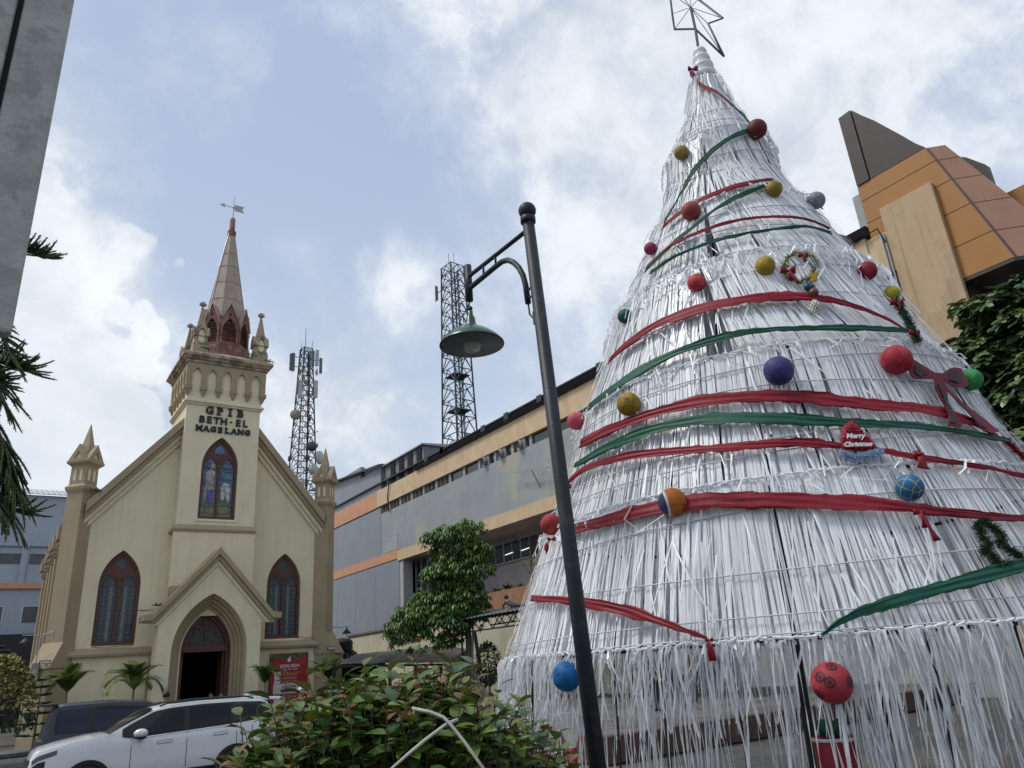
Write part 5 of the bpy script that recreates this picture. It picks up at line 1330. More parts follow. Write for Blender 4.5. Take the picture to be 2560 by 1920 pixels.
def panel_ant(root, p, h, w, mat, lean=0.0):
    w *= 1.5; h *= 1.15
    o_ = MB().box(p[0]-w/2, p[0]+w/2, p[1]-.12, p[1]+.1, p[2]-h/2, p[2]+h/2).build('panel_antenna', mat, root, bev=.03)
    MB().tube([(p[0], p[1]+.2, p[2]-h/2-.15), (p[0], p[1]+.2, p[2]+h/2+.15)], .05, 5).build('antenna_pole', m_lat, root)
for x, y, h, w, mt in ((108,335,2.1,.26,m_antd),(130,335,2.3,.3,m_antd),(325,300,2.0,.28,m_antd),(366,295,2.1,.3,m_ant),(402,372,2.0,.26,m_antd),(196,600,2.2,.42,m_dish),(352,603,2.2,.38,m_dish),(172,580,1.6,.15,m_antd),(325,625,1.0,.2,m_antd)):
    panel_ant(T1, sight_y(*px1(x, y), 93.6), h, w, mt)
for x, y, r, yw, mt in ((210,425,18,.2,m_dish_old),(365,432,34,1.2,m_dish),(250,530,23,.5,m_dish_old),(152,855,46,-.5,m_dish_old),(292,895,24,.8,m_lat),(315,1170,44,2.6,m_lat),(368,1158,20,.9,m_dish),(395,1280,60,.75,m_dish),(86,1290,23,-1.8,m_lat),(330,1395,46,2.2,m_dish),(270,1280,24,.3,m_lat),(225,1525,20,.3,m_dish)):
    p = sight_y(*px1(x, y), 93.4); dish(T1, p, r*.2532/1975*96*1.03, yw, mt)
for x0, y0, x1, y1 in ((110,280,225,292),(110,378,225,385),(330,318,400,325),(85,1083,170,1078),(310,1035,380,1022),(85,1268,130,1265),(300,1230,330,1232),(300,1475,345,1470)):
    MB().tube([sight_y(*px1(x0, y0), 94), sight_y(*px1(x1, y1), 94)], .05, 5).build('mount_arm', m_lat, T1)
for x, y0, y1 in ((258, 0, 205), (215, 150, 235), (322, 130, 215)): MB().tube([sight_y(*px1(x-8, y1), 95), sight_y(*px1(x, y0), 95)], [.05, .03], 5).build('whip_antenna', m_lat, T1)
c2 = sight_x(968*K, 580*K, 38)
T2 = thing('telecom_mast', 'bare tall lattice telecom mast rising behind the shopping hall roof', 'telecom mast', (38.6, c2[1], 0), 'telecom masts')
lattice(T2, 38.6, c2[1], 15, c2[2]+.3, 3.0, 1.85, 17, .1)
p = sight_x((800+.5182*562)/1, 640+.5182*180, 38)
panel_ant(T2, p, 1.6, .2, m_antd)
MB().tube([p, (38.6, c2[1], p[2]-.1)], .05, 5).build('mount_arm', m_lat, T2)
for dx, h in ((-.6, 1.8), (.9, 1.2), (.3, 2.4)): MB().tube([(38.6+dx, c2[1]+dx*.4, c2[2]), (38.6+dx, c2[1]+dx*.4, c2[2]+h)], .035, 4).build('whip_antenna', m_lat, T2)
for z in (27.5, 31.5, 36.5): MB().box(37.6, 39.6, c2[1]-1.0, c2[1]+1.0, z, z+.07).build('platform', m_lat, T2)

# ================================================================ low sheds, wall and canopy between church and hall
m_corr = M('rusty_corrugated_sheet', (.13, .125, .12), .6, .3, 1.5, .2, 8, streak=.4, patch=(.2, .16, .12), patch_amt=.3, patch_scale=.8)
m_oldcream = M('stained_cream_wall', (.60, .56, .42), .85, .1, .8, .2, 14, streak=.5, streak_col=(.25, .23, .17))
def z5(x, y): return 780+.3736*x, 1300+.3736*y
SHED = thing('low_shed', 'low shed with a rusty corrugated roof beside the church', 'shed', (19, 36, 0))
A, B = Vector(sight_y(*z5(180, 965), 33.5)), Vector(sight_y(*z5(900, 955), 33.5)); Cq, Dq = Vector(sight_y(*z5(1130, 818), 41)), Vector(sight_y(*z5(290, 900), 41))
nsh = 9
for i in range(nsh):
    t0, t1 = i/nsh, (i+1)/nsh-.004
    mb = MB(); nr = 7; g0 = []
    for j in range(nr*2+1):
        t = t0+(t1-t0)*j/(nr*2); a = A.lerp(B, t); b = Dq.lerp(Cq, t); zo = .035*(j % 2)+.012*(i % 2); g0 += [a+Vector((0, random.uniform(-.03, .03), zo)), b+Vector((0, 0, zo))]
    mb.add(g0, [(2*j, 2*j+2, 2*j+3, 2*j+1) for j in range(nr*2)])
    q = mb.build('roof_sheet', m_corr, SHED); q.modifiers.new('th', 'SOLIDIFY').thickness = .01
MB().box(A.x+.5, B.x-.2, 40.0, 40.2, 0, 2.6).build('back_wall', m_dark, SHED)
for i in range(5): q = A.lerp(B, i/4); MB().box(q.x-.06, q.x+.06, 34.0, 34.12, 0, q.z-.02).build('post', m_pole, SHED)
MB().bar(A+Vector((0,.1,-.08)), B+Vector((0,.1,-.08)), .1).build('eave_beam', m_pole, SHED)
w0, w1 = sight_x(*z5(240, 782), 22.5), sight_x(*z5(1300, 640), 22.5)
CW = thing('yard_wall', 'stained cream yard wall behind the corrugated shed', 'wall', (22.6, 45, 0))
wt = float(w0[2])
MB().box(22.5, 22.75, 25, w0[1], 0, wt).build('wall_body', m_oldcream, CW)
MB().box(22.4, 22.85, 25, w0[1]+.1, wt+.003, wt+.12).build('wall_coping', M('mossy_coping', (.2, .19, .17), .9, .3, 3), CW)
SH2 = thing('gable_house', 'small white gabled house with a red-brown tile roof edge beside the church', 'house', (15.5, 48, 0))
ga, gb = Vector(sight_y(*z5(60, 770), 46)), Vector(sight_y(*z5(290, 905), 46))
MB().prism([(ga.x, 0), (gb.x-.2, 0), (gb.x-.2, gb.z), (ga.x, ga.z)], [], XZ(46), 0, 4).build('gable_wall', M('white_wall', (.55, .55, .53), .85, .08, 1, streak=.4), SH2)
MB().prism([(ga.x, ga.z), (gb.x, gb.z-.1), (gb.x, gb.z+.14), (ga.x, ga.z+.24)], [], XZ(45.7), 0, 4.6).build('roof_edge', M('brick_red_tile', (.17, .065, .05), .8, .2, 6), SH2)
for x in (185, 222):
    q = sight_y(*z5(x, 912), 45.98); MB().lathe([(.12, -.02), (.16, -.02), (.16, .0), (.12, .0)], 12, (q[0], 45.97, q[2]), 0, Matrix.Rotation(PI/2, 4, 'X')).build('vent_ring', m_black, SH2)
tk = Vector(sight_y(*z5(205, 850), 44)); TK = thing('water_tank', 'black plastic water tank beside the church roof line', 'water tank', (tk.x, 44, 0))
tt = sight_y(*z5(205, 790), 44)[2]; tb = sight_y(*z5(205, 880), 44)[2]
MB().lathe([(.55, tb), (.6, tb+.1), (.58, (tb+tt)/2), (.6, (tb+tt)/2+.08), (.6, tt-.25), (.45, tt-.08), (.15, tt)], 18, (tk.x, 44, 0)).build('tank_body', M('black_plastic', (.015, .015, .017), .5), TK, True)
for dx in (-.4, .4): MB().box(tk.x+dx-.05, tk.x+dx+.05, 43.9, 44.0, 0, tb).build('stand_leg', m_pole, TK)
MB().box(tk.x-.5, tk.x+.5, 43.6, 44.4, tb-.1, tb).build('stand_top', m_pole, TK)
# canopy
CP = thing('canopy', 'dark corrugated canopy on steel trusses between the leafy tree and the Christmas tree', 'canopy', (20, 30, 0))
ca, cb_ = sight_x(*z5(912, 676), 18.2), sight_x(*z5(1440, 602), 18.2)
cz = (ca[2]+cb_[2])/2; cy0, cy1 = 17.0, float(ca[1])
mb = MB(); nr = int((cy1-cy0)/.16); g0 = []
for j in range(nr+1):
    y = cy0+(cy1-cy0)*j/nr; zo = .05*(j % 2); g0 += [(18.2, y, cz+zo), (22.45, y, cz+.75+zo)]
mb.add(g0, [(2*j, 2*j+2, 2*j+3, 2*j+1) for j in range(nr)])
q = mb.build('corrugated_roof', M('grey_corrugated_roof', (.16, .165, .17), .5, .2, 2, metal=.3), CP); q.modifiers.new('th', 'SOLIDIFY').thickness = .012
for xx, zz in ((18.4, cz-.06), (20.2, cz+.26), (22.2, cz+.6)):
    tr = MB(); tr.bar((xx, cy0, zz), (xx, cy1-.1, zz), .07); tr.bar((xx, cy0, zz-.5), (xx, cy1-.6, zz-.5), .06)
    y = cy0+.2; up_ = 0
    while y < cy1-1: tr.bar((xx, y, zz-.5 if up_ else zz), (xx, y+.55, zz if up_ else zz-.5), .035); up_ = 1-up_; y += .55
    tr.build('truss', m_pole, CP)
y = cy1-.4
while y > cy0: MB().bar((18.3, y, cz-.1), (22.4, y, cz+.6), .05).build('rafter', m_pole, CP); y -= 1.1
for y in (cy0+.5, (cy0+cy1)/2, cy1-.7): MB().tube([(18.5, y, .02), (18.5, y, cz-.05)], .05, 8).build('post', m_pole, CP)
MB().bar((18.6, cy1-1.6, cz-.1), (17.4, cy1-3.2, 0.5), .09).build('brace_pole', m_pole, CP)
# tiled roof corner at far left
LR = thing('tiled_pavilion', 'small pavilion with a grey tiled roof at the left edge', 'pavilion', (-2.2, 44, 0))
ta, tb_ = Vector(sight_y(0, 1602, 44)), Vector(sight_y(44, 1632, 44))
for r_ in range(5):
    for c_ in range(12):
        x1_ = tb_.x-.28*r_-.3*c_; 
        MB().box(x1_-.28, x1_, 44-.03*r_, 45.5, tb_.z-.1+.2*r_+.0*c_, tb_.z-.04+.2*r_+random.uniform(0, .03)).build('roof_tile', M('grey_roof_tile', (.11, .1, .095), .8, .3, 8, obj_random=.3), LR)
for x in (-4.4, tb_.x-.5): MB().box(x-.08, x+.08, 44.6, 44.76, 0, tb_.z-.1).build('post', m_redwood, LR)
MB().box(-5.2, tb_.x-.1, 44.3, 45.6, tb_.z-.3, tb_.z-.103).build('eave_board', m_redwood, LR)

# ================================================================ fittings on the church
def wall_lamp(xa, xb, y, z, lab, toward):
    W_ = thing('wall_lamp', lab, 'lamp', (xa, y, z), 'lamps on brackets at the church corners')
    MB().tube([(xa, y, z), (xb, y, z+.02)], .022, 6).tube([(xa, y, z-.2), (xa, y, z+.2)], .03, 6).tube([(xa, y, z+.15), (xa+(xb-xa)*.35, y, z+.02)], .014, 5).build('bracket', m_steel, W_)
    lx = xa+(xb-xa)*.88
    MB().lathe([(.02, .0), (.04, -.08), (.07, -.12), (.22, -.28), (.23, -.32), (.2, -.3), (.03, -.14)], 16, (lx, y, z)).build('shade', m_pole, W_, True)
    MB().sphere((lx, y, z-.3), .06, 8, 6).build('bulb', m_dish, W_, True)
wl0, wl1 = sight_y(.3015*445, 1200+.3015*1285, 38.3), sight_y(.3015*185, 1200+.3015*1295, 38.3)
wall_lamp(wl0[0], wl1[0], 38.25, wl0[2], 'small bracket lamp on the left corner pier of the church', -1)
wr0, wr1 = sight_y(*z5(100, 722), 38.3), sight_y(*z5(247, 722), 38.3)
wall_lamp(wr0[0], wr1[0], 38.25, wr0[2], 'small bracket lamp on the right corner pier of the church', 1)
def flood(p, lab):
    F_ = thing('floodlight', lab, 'floodlight', tuple(p), 'floodlights under the buttress slopes')
    MB().box(p[0]-.2, p[0]+.2, p[1]-.12, p[1]-.02, p[2]-.08, p[2]+.06).build('housing', m_black, F_, bev=.01)
    MB().box(p[0]-.17, p[0]+.17, p[1]-.135, p[1]-.123, p[2]-.06, p[2]+.03).build('lens', M('flood_lens', (.5, .52, .55), .2), F_)
    MB().box(p[0]-.03, p[0]+.03, p[1]-.02, p[1]+.5, p[2]+.0, p[2]+.05).build('bracket', m_black, F_)
flood(Vector(sight_y(112, 1655, 37.9)), 'black floodlight under the left buttress slope of the church')
flood(Vector(sight_y(827, 1620, 37.9)), 'black floodlight under the right buttress slope of the church')
mbx = sight_y(86, 1680, 38.2)
E_ = thing('meter_box', 'grey electricity meter box on the left flank of the church', 'meter box', tuple(mbx))
MB().box(mbx[0]-.14, mbx[0]+.14, mbx[1]-.1, mbx[1]+.5, mbx[2]-.35, mbx[2]+.35).build('housing', M('grey_box_paint', (.3, .29, .26), .6), E_, bev=.02)
MB().box(mbx[0]-.1, mbx[0]+.1, mbx[1]-.115, mbx[1]-.102, mbx[2]-.1, mbx[2]+.25).build('door', M('grey_box_paint'), E_)
MB().tube([(mbx[0], mbx[1], mbx[2]+.35), (mbx[0]+.05, mbx[1], mbx[2]+1.4)], .025, 6).build('conduit', m_steel, E_)
MB().tube([(wR+.75, WY-.05, 3.86), (wR+.95, WY-.1, 3.95), (wR+1.2, WY-.1, 3.86), (wR+1.6, WY-.15, 3.92)], .012, 4).tube([(wL+.85, WY-.02, 5.4), (wL+1.2, WY-.02, 5.38), (wL+1.5, WY-.02, 5.42)], .012, 4).tube([(wL-.85, WY-.03, 3.86), (wL-.2, WY-.1, 3.84), (wL+.8, WY-.06, 3.88)], .012, 4).build('surface_cable', m_black, CH)

# ================================================================ banner with the service times
bt = [sight_y(*((.4069*x), 1500+.4069*y), WY-.42) for x, y in ((1665, 332), (1885, 318), (1882, 612), (1660, 645))]
bx0, bx1 = (bt[0][0]+bt[3][0])/2, (bt[1][0]+bt[2][0])/2; bz1 = (bt[0][2]+bt[1][2])/2; bz0 = bz1-(bx1-bx0)*1.42
BY = WY-.42
BN = thing('banner', 'red printed banner with white and gold service times beside the church door', 'banner', ((bx0+bx1)/2, BY, 0))
bw_, bh_ = bx1-bx0, bz1-bz0
def bu(u, v): return bx0+bw_*u, bz1-bh_*v
m_bred = M('banner_red', (.33, .018, .03), .5, .08, 2); m_bwh = M('banner_white', (.62, .6, .6), .5); m_bgold = M('banner_gold', (.48, .3, .06), .5); m_bdk = M('banner_leaf_print', (.13, .11, .035), .6, .5, 14, patch=(.04, .05, .02), patch_amt=.6, patch_scale=6); m_bwine = M('banner_wine', (.16, .02, .04), .5)
def brect(u0, v0, u1, v1, d, mat, nm, bev=0): a, b = bu(u0, v0), bu(u1, v1); return MB().box(a[0], b[0], BY-d, BY-d+.003, b[1], a[1]).build(nm, mat, BN, bev=bev)
MB().box(bx0, bx1, BY, BY+.03, bz0, bz1).build('banner_sheet', m_bred, BN)
for s_ in (bx0-.04, bx1+.04): MB().tube([(s_, BY+.03, .02), (s_, BY+.03, bz1+.02)], .025, 6).build('banner_post', m_pole, BN)
MB().prism([bu(0.004, .004), bu(.996, .004), bu(.996, .07), bu(.8, .12), bu(.62, .18), bu(.5, .17), bu(.35, .12), bu(.15, .085), bu(.004, .13)], [], XZ(BY), -.006, -.003).build('leaf_print', m_bdk, BN)
c_ = bu(.52, .12); MB().prism([(c_[0]+.17*math.cos(t*PI/10), c_[1]+.17*math.sin(t*PI/10)) for t in range(20)], [], XZ(BY), -.011, -.008).build('logo_disc', m_bwine, BN)
MB().prism([(c_[0]-.05+.09*math.cos(t*PI/8), c_[1]-.03+.09*math.sin(t*PI/8)) for t in range(16)], [], XZ(BY), -.016, -.013).build('logo_mark', m_bwh, BN)
MB().prism([(c_[0]-.1, c_[1]+.05), (c_[0]+.06, c_[1]+.1), (c_[0]+.03, c_[1]+.13), (c_[0]-.08, c_[1]+.1)], [], XZ(BY), -.021, -.018).build('logo_mark', m_bwh, BN)
def btext(txt, u, v, size, mat, bold=0.0, shear=0.0, sq=1.0):
    x, z = bu(u, v); mx = Matrix.Translation(Vector((x-BN.location.x, -.012, z))) @ FRONT @ Matrix.Diagonal((sq, 1, 1, 1))
    text_part(txt, size, .001, mat, BN, mx, bold, 'lettering', shear)
btext('JADWAL IBADAH', .52, .265, .2, m_bwh, .005, 0, .62)
btext('Masa Raya Natal', .52, .315, .12, m_bwh, 0, .4, .9)
for v, t1, t2 in ((.365, 'IBADAH MALAM NATAL I 18.00 WIB', 'SENIN'), (.44, 'IBADAH NATAL I 08.00 WIB', 'SELASA'), (.515, 'IBADAH NATAL II 09.00 WIB', 'RABU'), (.775, 'IBADAH TUTUP TAHUN 18.00', 'RABU'), (.845, 'IBADAH TAHUN BARU 09.00 WIB', 'KAMIS')):
    brect(.1, v-.025, .27, v+.037, .006, m_bwh, 'date_plate')
    n_ = len(t1); btext(t1, .3+n_*.0098, v+.012, .088, m_bgold, .002, 0, .62)
    brect(.31, v+.026, .72, v+.033, .006, m_bwh, 'fine_print')
brect(.08, .56, .9, .735, .006, m_bwh, 'notice_plate')
brect(.3, .655, .7, .712, .010, m_bwine, 'notice_strip')
for v, a, b in ((.6, .32, .68), (.63, .3, .7)): brect(a, v-.007, b, v+.007, .010, m_bwine, 'fine_print')
brect(.2, .93, .75, .955, .006, m_bgold, 'yellow_strip')
brect(.004, .965, .996, .996, .006, m_bdk, 'leaf_print')
# ================================================================ foliage helpers
def leaf_mesh(name, L_, W_, mat, fold=.25, droop=.2, point=.0, n=4):
    mb = MB(); vs = []
    for i in range(n+1):
        t = i/n; w = W_/2*math.sin(PI*min(1, (t*.92+.04)))**(.8)*(1-point*t) if 0 < i < n else .001
        y = L_*t; z = -droop*L_*t*t
        vs += [(-w, y, z+fold*w), (0, y, z), (w, y, z+fold*w)]
    mb.add(vs, [q for i in range(n) for q in ((3*i, 3*i+1, 3*i+4, 3*i+3), (3*i+1, 3*i+2, 3*i+5, 3*i+4))])
    me = mb.mesh(name, mat, True)
    return me
def leaf_mx(p, d, up=(0,0,1), s=1.0, roll=0.0):
    d = Vector(d).normalized(); u = Vector(up)
    if abs(d.dot(u)) > .97: u = Vector((1,0,.1))
    x = d.cross(u).normalized(); z = x.cross(d).normalized()
    m = Matrix(((x.x, d.x, z.x, 0), (x.y, d.y, z.y, 0), (x.z, d.z, z.z, 0), (0,0,0,1))) @ Matrix.Rotation(roll, 4, 'Y') @ Matrix.Diagonal((s, s, s, 1))
    m.translation = Vector(p); return m
def scatter(parent, items, nparts, name='leaf', key=None):
    """items: (mesh, matrix). The nparts that come first by key are parts of their own; the rest is joined."""
    loc = Vector(WLOC[parent.name])
    if key: items = sorted(items, key=key)
    for me, mx in items[:nparts]:
        m2 = mx.copy(); m2.translation = mx.translation-loc; place(me, name, m2, parent)
    rest = items[nparts:]
    if not rest: return
    mats = []; V = []; F = []; MI = []; o = 0; cache = {}
    for me, mx in rest:
        if me.name not in cache:
            co = np.zeros(len(me.vertices)*3); me.vertices.foreach_get('co', co); cache[me.name] = (co.reshape(-1, 3), [tuple(p.vertices) for p in me.polygons])
            if me.materials[0] not in mats: mats.append(me.materials[0])
        co, fs = cache[me.name]; A_ = np.array(mx)
        V.append(co@A_[:3, :3].T+A_[:3, 3]-np.array(loc)); F.extend([tuple(i+o for i in f) for f in fs]); MI.extend([mats.index(me.materials[0])]*len(fs)); o += len(co)
    me = bpy.data.meshes.new('foliage'); me.from_pydata(np.concatenate(V).tolist(), [], F)
    for m in mats: me.materials.append(m)
    me.polygons.foreach_set('material_index', MI); me.polygons.foreach_set('use_smooth', [True]*len(F))
    ob = bpy.data.objects.new('foliage', me); COL.objects.link(ob); ob.parent = parent; ob['kind'] = 'stuff'
def rdir(): v = Vector((random.gauss(0,1), random.gauss(0,1), random.gauss(0,1))); return v.normalized()
def cam_dist(it): return (it[1].translation-Vector(EYE)).length
m_bark = M('grey_brown_bark', (.12, .095, .07), .9, .3, 8, .5, 20)

# ---- foreground shrub with reddish shoots
m_bl = M('shrub_leaf_green', (.115, .19, .036), .36, .25, 9, .1, 60, spec=.45, trans=.18, obj_random=.25)
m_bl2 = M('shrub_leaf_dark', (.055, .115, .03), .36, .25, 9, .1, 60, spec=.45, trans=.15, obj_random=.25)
m_br = M('shrub_leaf_bronze', (.19, .085, .02), .42, .3, 12, .1, 60, spec=.4, trans=.2, obj_random=.25)
m_bo = M('shrub_leaf_olive', (.15, .155, .025), .42, .25, 9, .1, 60, spec=.4, trans=.2, obj_random=.25)
LM = {k: leaf_mesh('leaf', .102, .07, m, .22, .3, .35) for k, m in (('g', m_bl), ('d', m_bl2), ('r', m_br), ('o', m_bo))}
bc = sight_d(1010, 1900, 4.25)
BU = thing('foreground_shrub', 'leafy shrub with bronze young leaves in front of the white car', 'shrub', (bc.x, bc.y, 0))
items = []; stems = MB()
def bush_top(u):           # height profile across the view
    return float(np.interp(u, [-1.15, -.95, -.8, -.6, -.35, -.15, 0, .15, .35, .6, .85, 1.1], [1.5, 1.66, 1.84, 1.89, 1.9, 1.98, 1.95, 2.0, 1.91, 1.8, 1.58, 1.4]))
vr = Vector((cR[0], cR[1], 0)).normalized(); vf = Vector((-vr.y, vr.x, 0))
for i in range(900):
    u = random.uniform(-1, 1)*1.0; w = random.uniform(-.85, .75)
    if (u*u+w*w) > 1.0: continue
    edge_ = math.sqrt(max(0, 1-u*u*.9-w*w*.9))
    top = bush_top(u)*.80+bush_top(u)*.20*edge_+random.uniform(-.12, .07)+(.1 if random.random() < .08 else 0)
    lev = random.random()
    z = top if lev < .5 else top-random.uniform(.1, .75)
    s0 = Vector((bc.x, bc.y, 0))+vr*u*.93+vf*w*.75
    base = s0+Vector((0,0,z-.20)); lean = (vr*u*.35+vf*w*.35+Vector((0,0,1))+rdir()*.25).normalized()
    nl = random.randint(6, 8); st = [base]
    for k in range(nl):
        t = k/(nl-1); p = base+lean*.22*t; a = k*2.4+i; side_ = Vector((math.cos(a), math.sin(a), 0))
        d = (side_*(1-.3*t)+lean*(.15+.45*t)+Vector((0,0,-.3*(1-t)))).normalized()
        young = t > .6 and lev < .35 and random.random() < .7
        me = LM['r'] if young and random.random() < .5 else LM['o'] if (young or random.random() < .16) else LM[random.choice('gggd')]
        items.append((me, leaf_mx(p, d, (0,0,1), random.uniform(.75, 1.2)*(1-.38*t if young else 1), random.uniform(-.5, .5))))
    stems.tube([base-lean*.08, base, base+lean*.22], [.005, .004, .002], 5)
for i in range(14):
    a = random.uniform(0, 6.28); r_ = random.uniform(0, .25); stems.tube([(bc.x+r_*math.cos(a), bc.y+r_*math.sin(a), 0), (bc.x+.5*r_*3*math.cos(a), bc.y+.5*r_*3*math.sin(a), 1.3)], [.02, .009], 6)
for i in range(3200):      # leaves lapping over one another on the outside
    th = random.uniform(-PI*.62, PI*.62); up_ = random.uniform(-.35, 1.0); cu_ = math.cos(up_*PI/2*.92)
    nrm = (vr*math.sin(th)-vf*math.cos(th))*cu_+Vector((0,0,1))*math.sin(up_*PI/2*.92)
    u = math.sin(th)*cu_; zc_ = bush_top(u*.95)
    p = Vector((bc.x, bc.y, 0))+vr*math.sin(th)*cu_*.90-vf*math.cos(th)*cu_*.72+Vector((0,0,.85+(zc_-.93)*math.sin(max(-.4, up_)*PI/2*.92)))+nrm*random.uniform(-.1, .03)
    out_ = Vector((nrm.x, nrm.y, 0)); out_ = out_.normalized() if out_.length > .05 else rdir()
    d = out_*.55+Vector((0,0,-.55+.3*up_))+rdir()*.75
    r_ = random.random()
    items.append((LM['o'] if r_ < .14 else LM['r'] if r_ < .165 and up_ > .3 else LM['d'] if r_ < .45 else LM['g'], leaf_mx(p, d, (nrm+Vector((0,0,.5))+rdir()*.35).normalized(), random.uniform(.55, 1.2), random.uniform(-.4, .4))))
for i in range(900):       # inner leaves all dark green, their shade put into the colour
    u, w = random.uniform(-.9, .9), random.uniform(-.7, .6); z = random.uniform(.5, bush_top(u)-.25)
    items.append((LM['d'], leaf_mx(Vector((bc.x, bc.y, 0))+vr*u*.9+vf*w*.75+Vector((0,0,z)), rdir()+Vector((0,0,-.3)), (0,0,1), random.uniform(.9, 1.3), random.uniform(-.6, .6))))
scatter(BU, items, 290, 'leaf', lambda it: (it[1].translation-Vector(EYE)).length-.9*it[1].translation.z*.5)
stems.build('stem', M('green_brown_stem', (.05, .05, .022), .7), BU, True, kind='stuff')
# pale conduits poking out of the shrub
m_cond = M('cream_conduit', (.40, .385, .32), .5, .15, 12)
for pts, lab in (([(670,1260),(790,1285),(880,1320),(930,1372),(1020,1485),(1150,1665)], 'cream conduit bending down to the right over the shrub'), ([(975,1335),(900,1365),(760,1470),(640,1570),(530,1665)], 'cream conduit running down to the left over the shrub')):
    n_ = len(pts); P = [sight_d(*z5(*q), 3.32-.12*i/n_+(.0 if 'right' in lab else -.02)) for i, q in enumerate(pts)]
    P.append(Vector((P[-1].x, P[-1].y, .0))+(P[-1]-P[-2])*1.2*Vector((1,1,0)).length*.0+Vector(((P[-1]-P[-2]).x*2, (P[-1]-P[-2]).y*2, 0)))
    o = MB().tube(P, [.0068]*len(P), 8).build('conduit', m_cond, None, True, loc=(P[-1].x, P[-1].y, 0)); tag(o, lab, 'conduit', 'cream conduits in the shrub')

# ---- blob crowns
def crown(parent, blobs, D, mk, px=lambda x, y: (x, y), per=.012, jitter=.5, shrink=1.0):
    out = []
    for x, y, r in blobs:
        c = sight_d(*px(x, y), D+random.uniform(-.6, .6)); rad = r*(D*.98)/1975*shrink
        n = max(6, int(per*r*r))
        for i in range(n):
            d = rdir(); d.z = abs(d.z)*.9-.25 if random.random() < .75 else d.z
            p = c+Vector((d.x*rad, d.y*rad, d.z*rad))*random.uniform(.72, 1.04); out += mk(p, (d+Vector((0,0,.2))).normalized())
    return out
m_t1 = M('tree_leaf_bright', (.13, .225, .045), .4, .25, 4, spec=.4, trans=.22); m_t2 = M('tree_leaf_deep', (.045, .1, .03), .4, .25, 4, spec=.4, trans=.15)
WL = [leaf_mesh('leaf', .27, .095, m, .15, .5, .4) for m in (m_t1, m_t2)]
TR = thing('leafy_tree', 'drooping-leaved green tree in front of the shopping hall', 'tree', tuple(Vector((*sight_d(*z5(1055, 1000), 37)[:2], 0))))
def whorl(p, d):
    out = []; k0 = random.uniform(0, 6); me = WL[0] if random.random() < (.75 if d.z > .35 else .3) else WL[1]  # bright leaves favoured on top of the clumps, daylight put into the colour
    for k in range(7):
        a = k0+k*PI*2/7; s_ = Vector((math.cos(a), math.sin(a), -.35+random.uniform(-.3, .2)))
        out.append((me, leaf_mx(p+d*.05, s_, (0,0,1), random.uniform(.8, 1.25), random.uniform(-.3, .3))))
    return out
bl = [(1085,70,70),(1050,30,40),(980,90,90),(880,110,85),(800,130,60),(960,200,140),(1090,200,90),(1150,230,45),(840,360,80),(930,340,120),(1060,320,120),(1000,420,110),(860,440,70),(780,350,40),(780,560,110),(910,540,130),(1040,520,110),(700,540,50),(660,660,95),(780,670,120),(920,670,120),(1040,640,100),(590,710,75),(540,770,55),(640,780,70),(720,770,70),(890,790,60),(880,830,45),(960,740,60),(1110,560,60),(620,640,50)]
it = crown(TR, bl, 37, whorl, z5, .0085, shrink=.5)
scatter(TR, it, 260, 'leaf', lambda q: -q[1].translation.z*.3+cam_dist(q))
tb0 = sight_d(*z5(1058, 1000), 37); tb1 = sight_d(*z5(1040, 640), 37)
tk_ = MB(); tk_.tube([(tb0.x, tb0.y, 0), tb0, tb1, sight_d(*z5(1000, 300), 37), sight_d(*z5(1060, 90), 37)], [.2, .17, .13, .08, .03], 8)
for q in ((700,660),(860,430),(900,150),(1120,250),(600,720),(900,790)): tk_.tube([tb1, (tb1+sight_d(*z5(*q), 37))/2+Vector((0,0,.3)), sight_d(*z5(*q), 37)], [.08, .05, .02], 6)
tk_.build('trunk', m_bark, TR, True)
MB().bar(sight_d(*z5(1130, 1010), 34), sight_d(*z5(1085, 740), 34), .12).build('support_pole', m_pole, TR)

# ---- broad-leaved tree at right edge
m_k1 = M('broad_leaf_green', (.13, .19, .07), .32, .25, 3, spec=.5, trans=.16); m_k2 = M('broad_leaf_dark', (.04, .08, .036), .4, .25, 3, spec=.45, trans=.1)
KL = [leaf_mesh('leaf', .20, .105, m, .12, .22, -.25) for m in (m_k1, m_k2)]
KT = thing('broadleaf_tree', 'dark broad-leaved tree at the right edge behind the Christmas tree', 'tree', (17.6, 6.6, 0))
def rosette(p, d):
    out = []; k0 = random.uniform(0, 6); me = KL[0] if random.random() < (.8 if d.z > .25 else .35) else KL[1]  # upper rosettes mostly get the lighter leaf, painting in light from above
    ax = (d*.6+Vector((0,0,.6))).normalized(); u = ax.cross(Vector((1,.3,0))).normalized(); v = ax.cross(u)
    for k in range(8):
        a = k0+k*2.4; s_ = u*math.cos(a)+v*math.sin(a)+ax*random.uniform(.0, .5); out.append((me, leaf_mx(p, s_, ax, random.uniform(.65, 1.15), random.uniform(-.3, .3))))
    return out
kb_ = [(2400,772,26),(2440,770,40),(2490,765,50),(2540,740,60),(2560,720,50),(2470,815,60),(2540,820,90),(2420,805,30),(2400,870,46),(2380,890,40),(2430,900,60),(2480,880,80),(2540,900,90),(2470,950,80),(2550,990,110),(2500,1010,70),(2490,1060,50),(2520,1090,60),(2560,1110,80),(2470,905,60),(2530,1150,50),(2620,800,110),(2640,950,140),(2640,1120,120),(2600,1220,90),(2760,900,160),(2760,1150,160)]
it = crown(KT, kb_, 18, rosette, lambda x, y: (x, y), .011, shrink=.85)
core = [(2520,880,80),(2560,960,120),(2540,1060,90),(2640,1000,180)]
it += crown(KT, core, 18.8, lambda p, d: [(KL[1], leaf_mx(p, rdir(), (0,0,1), 1.2))]*1+rosette(p, d), lambda x, y: (x, y), .012)
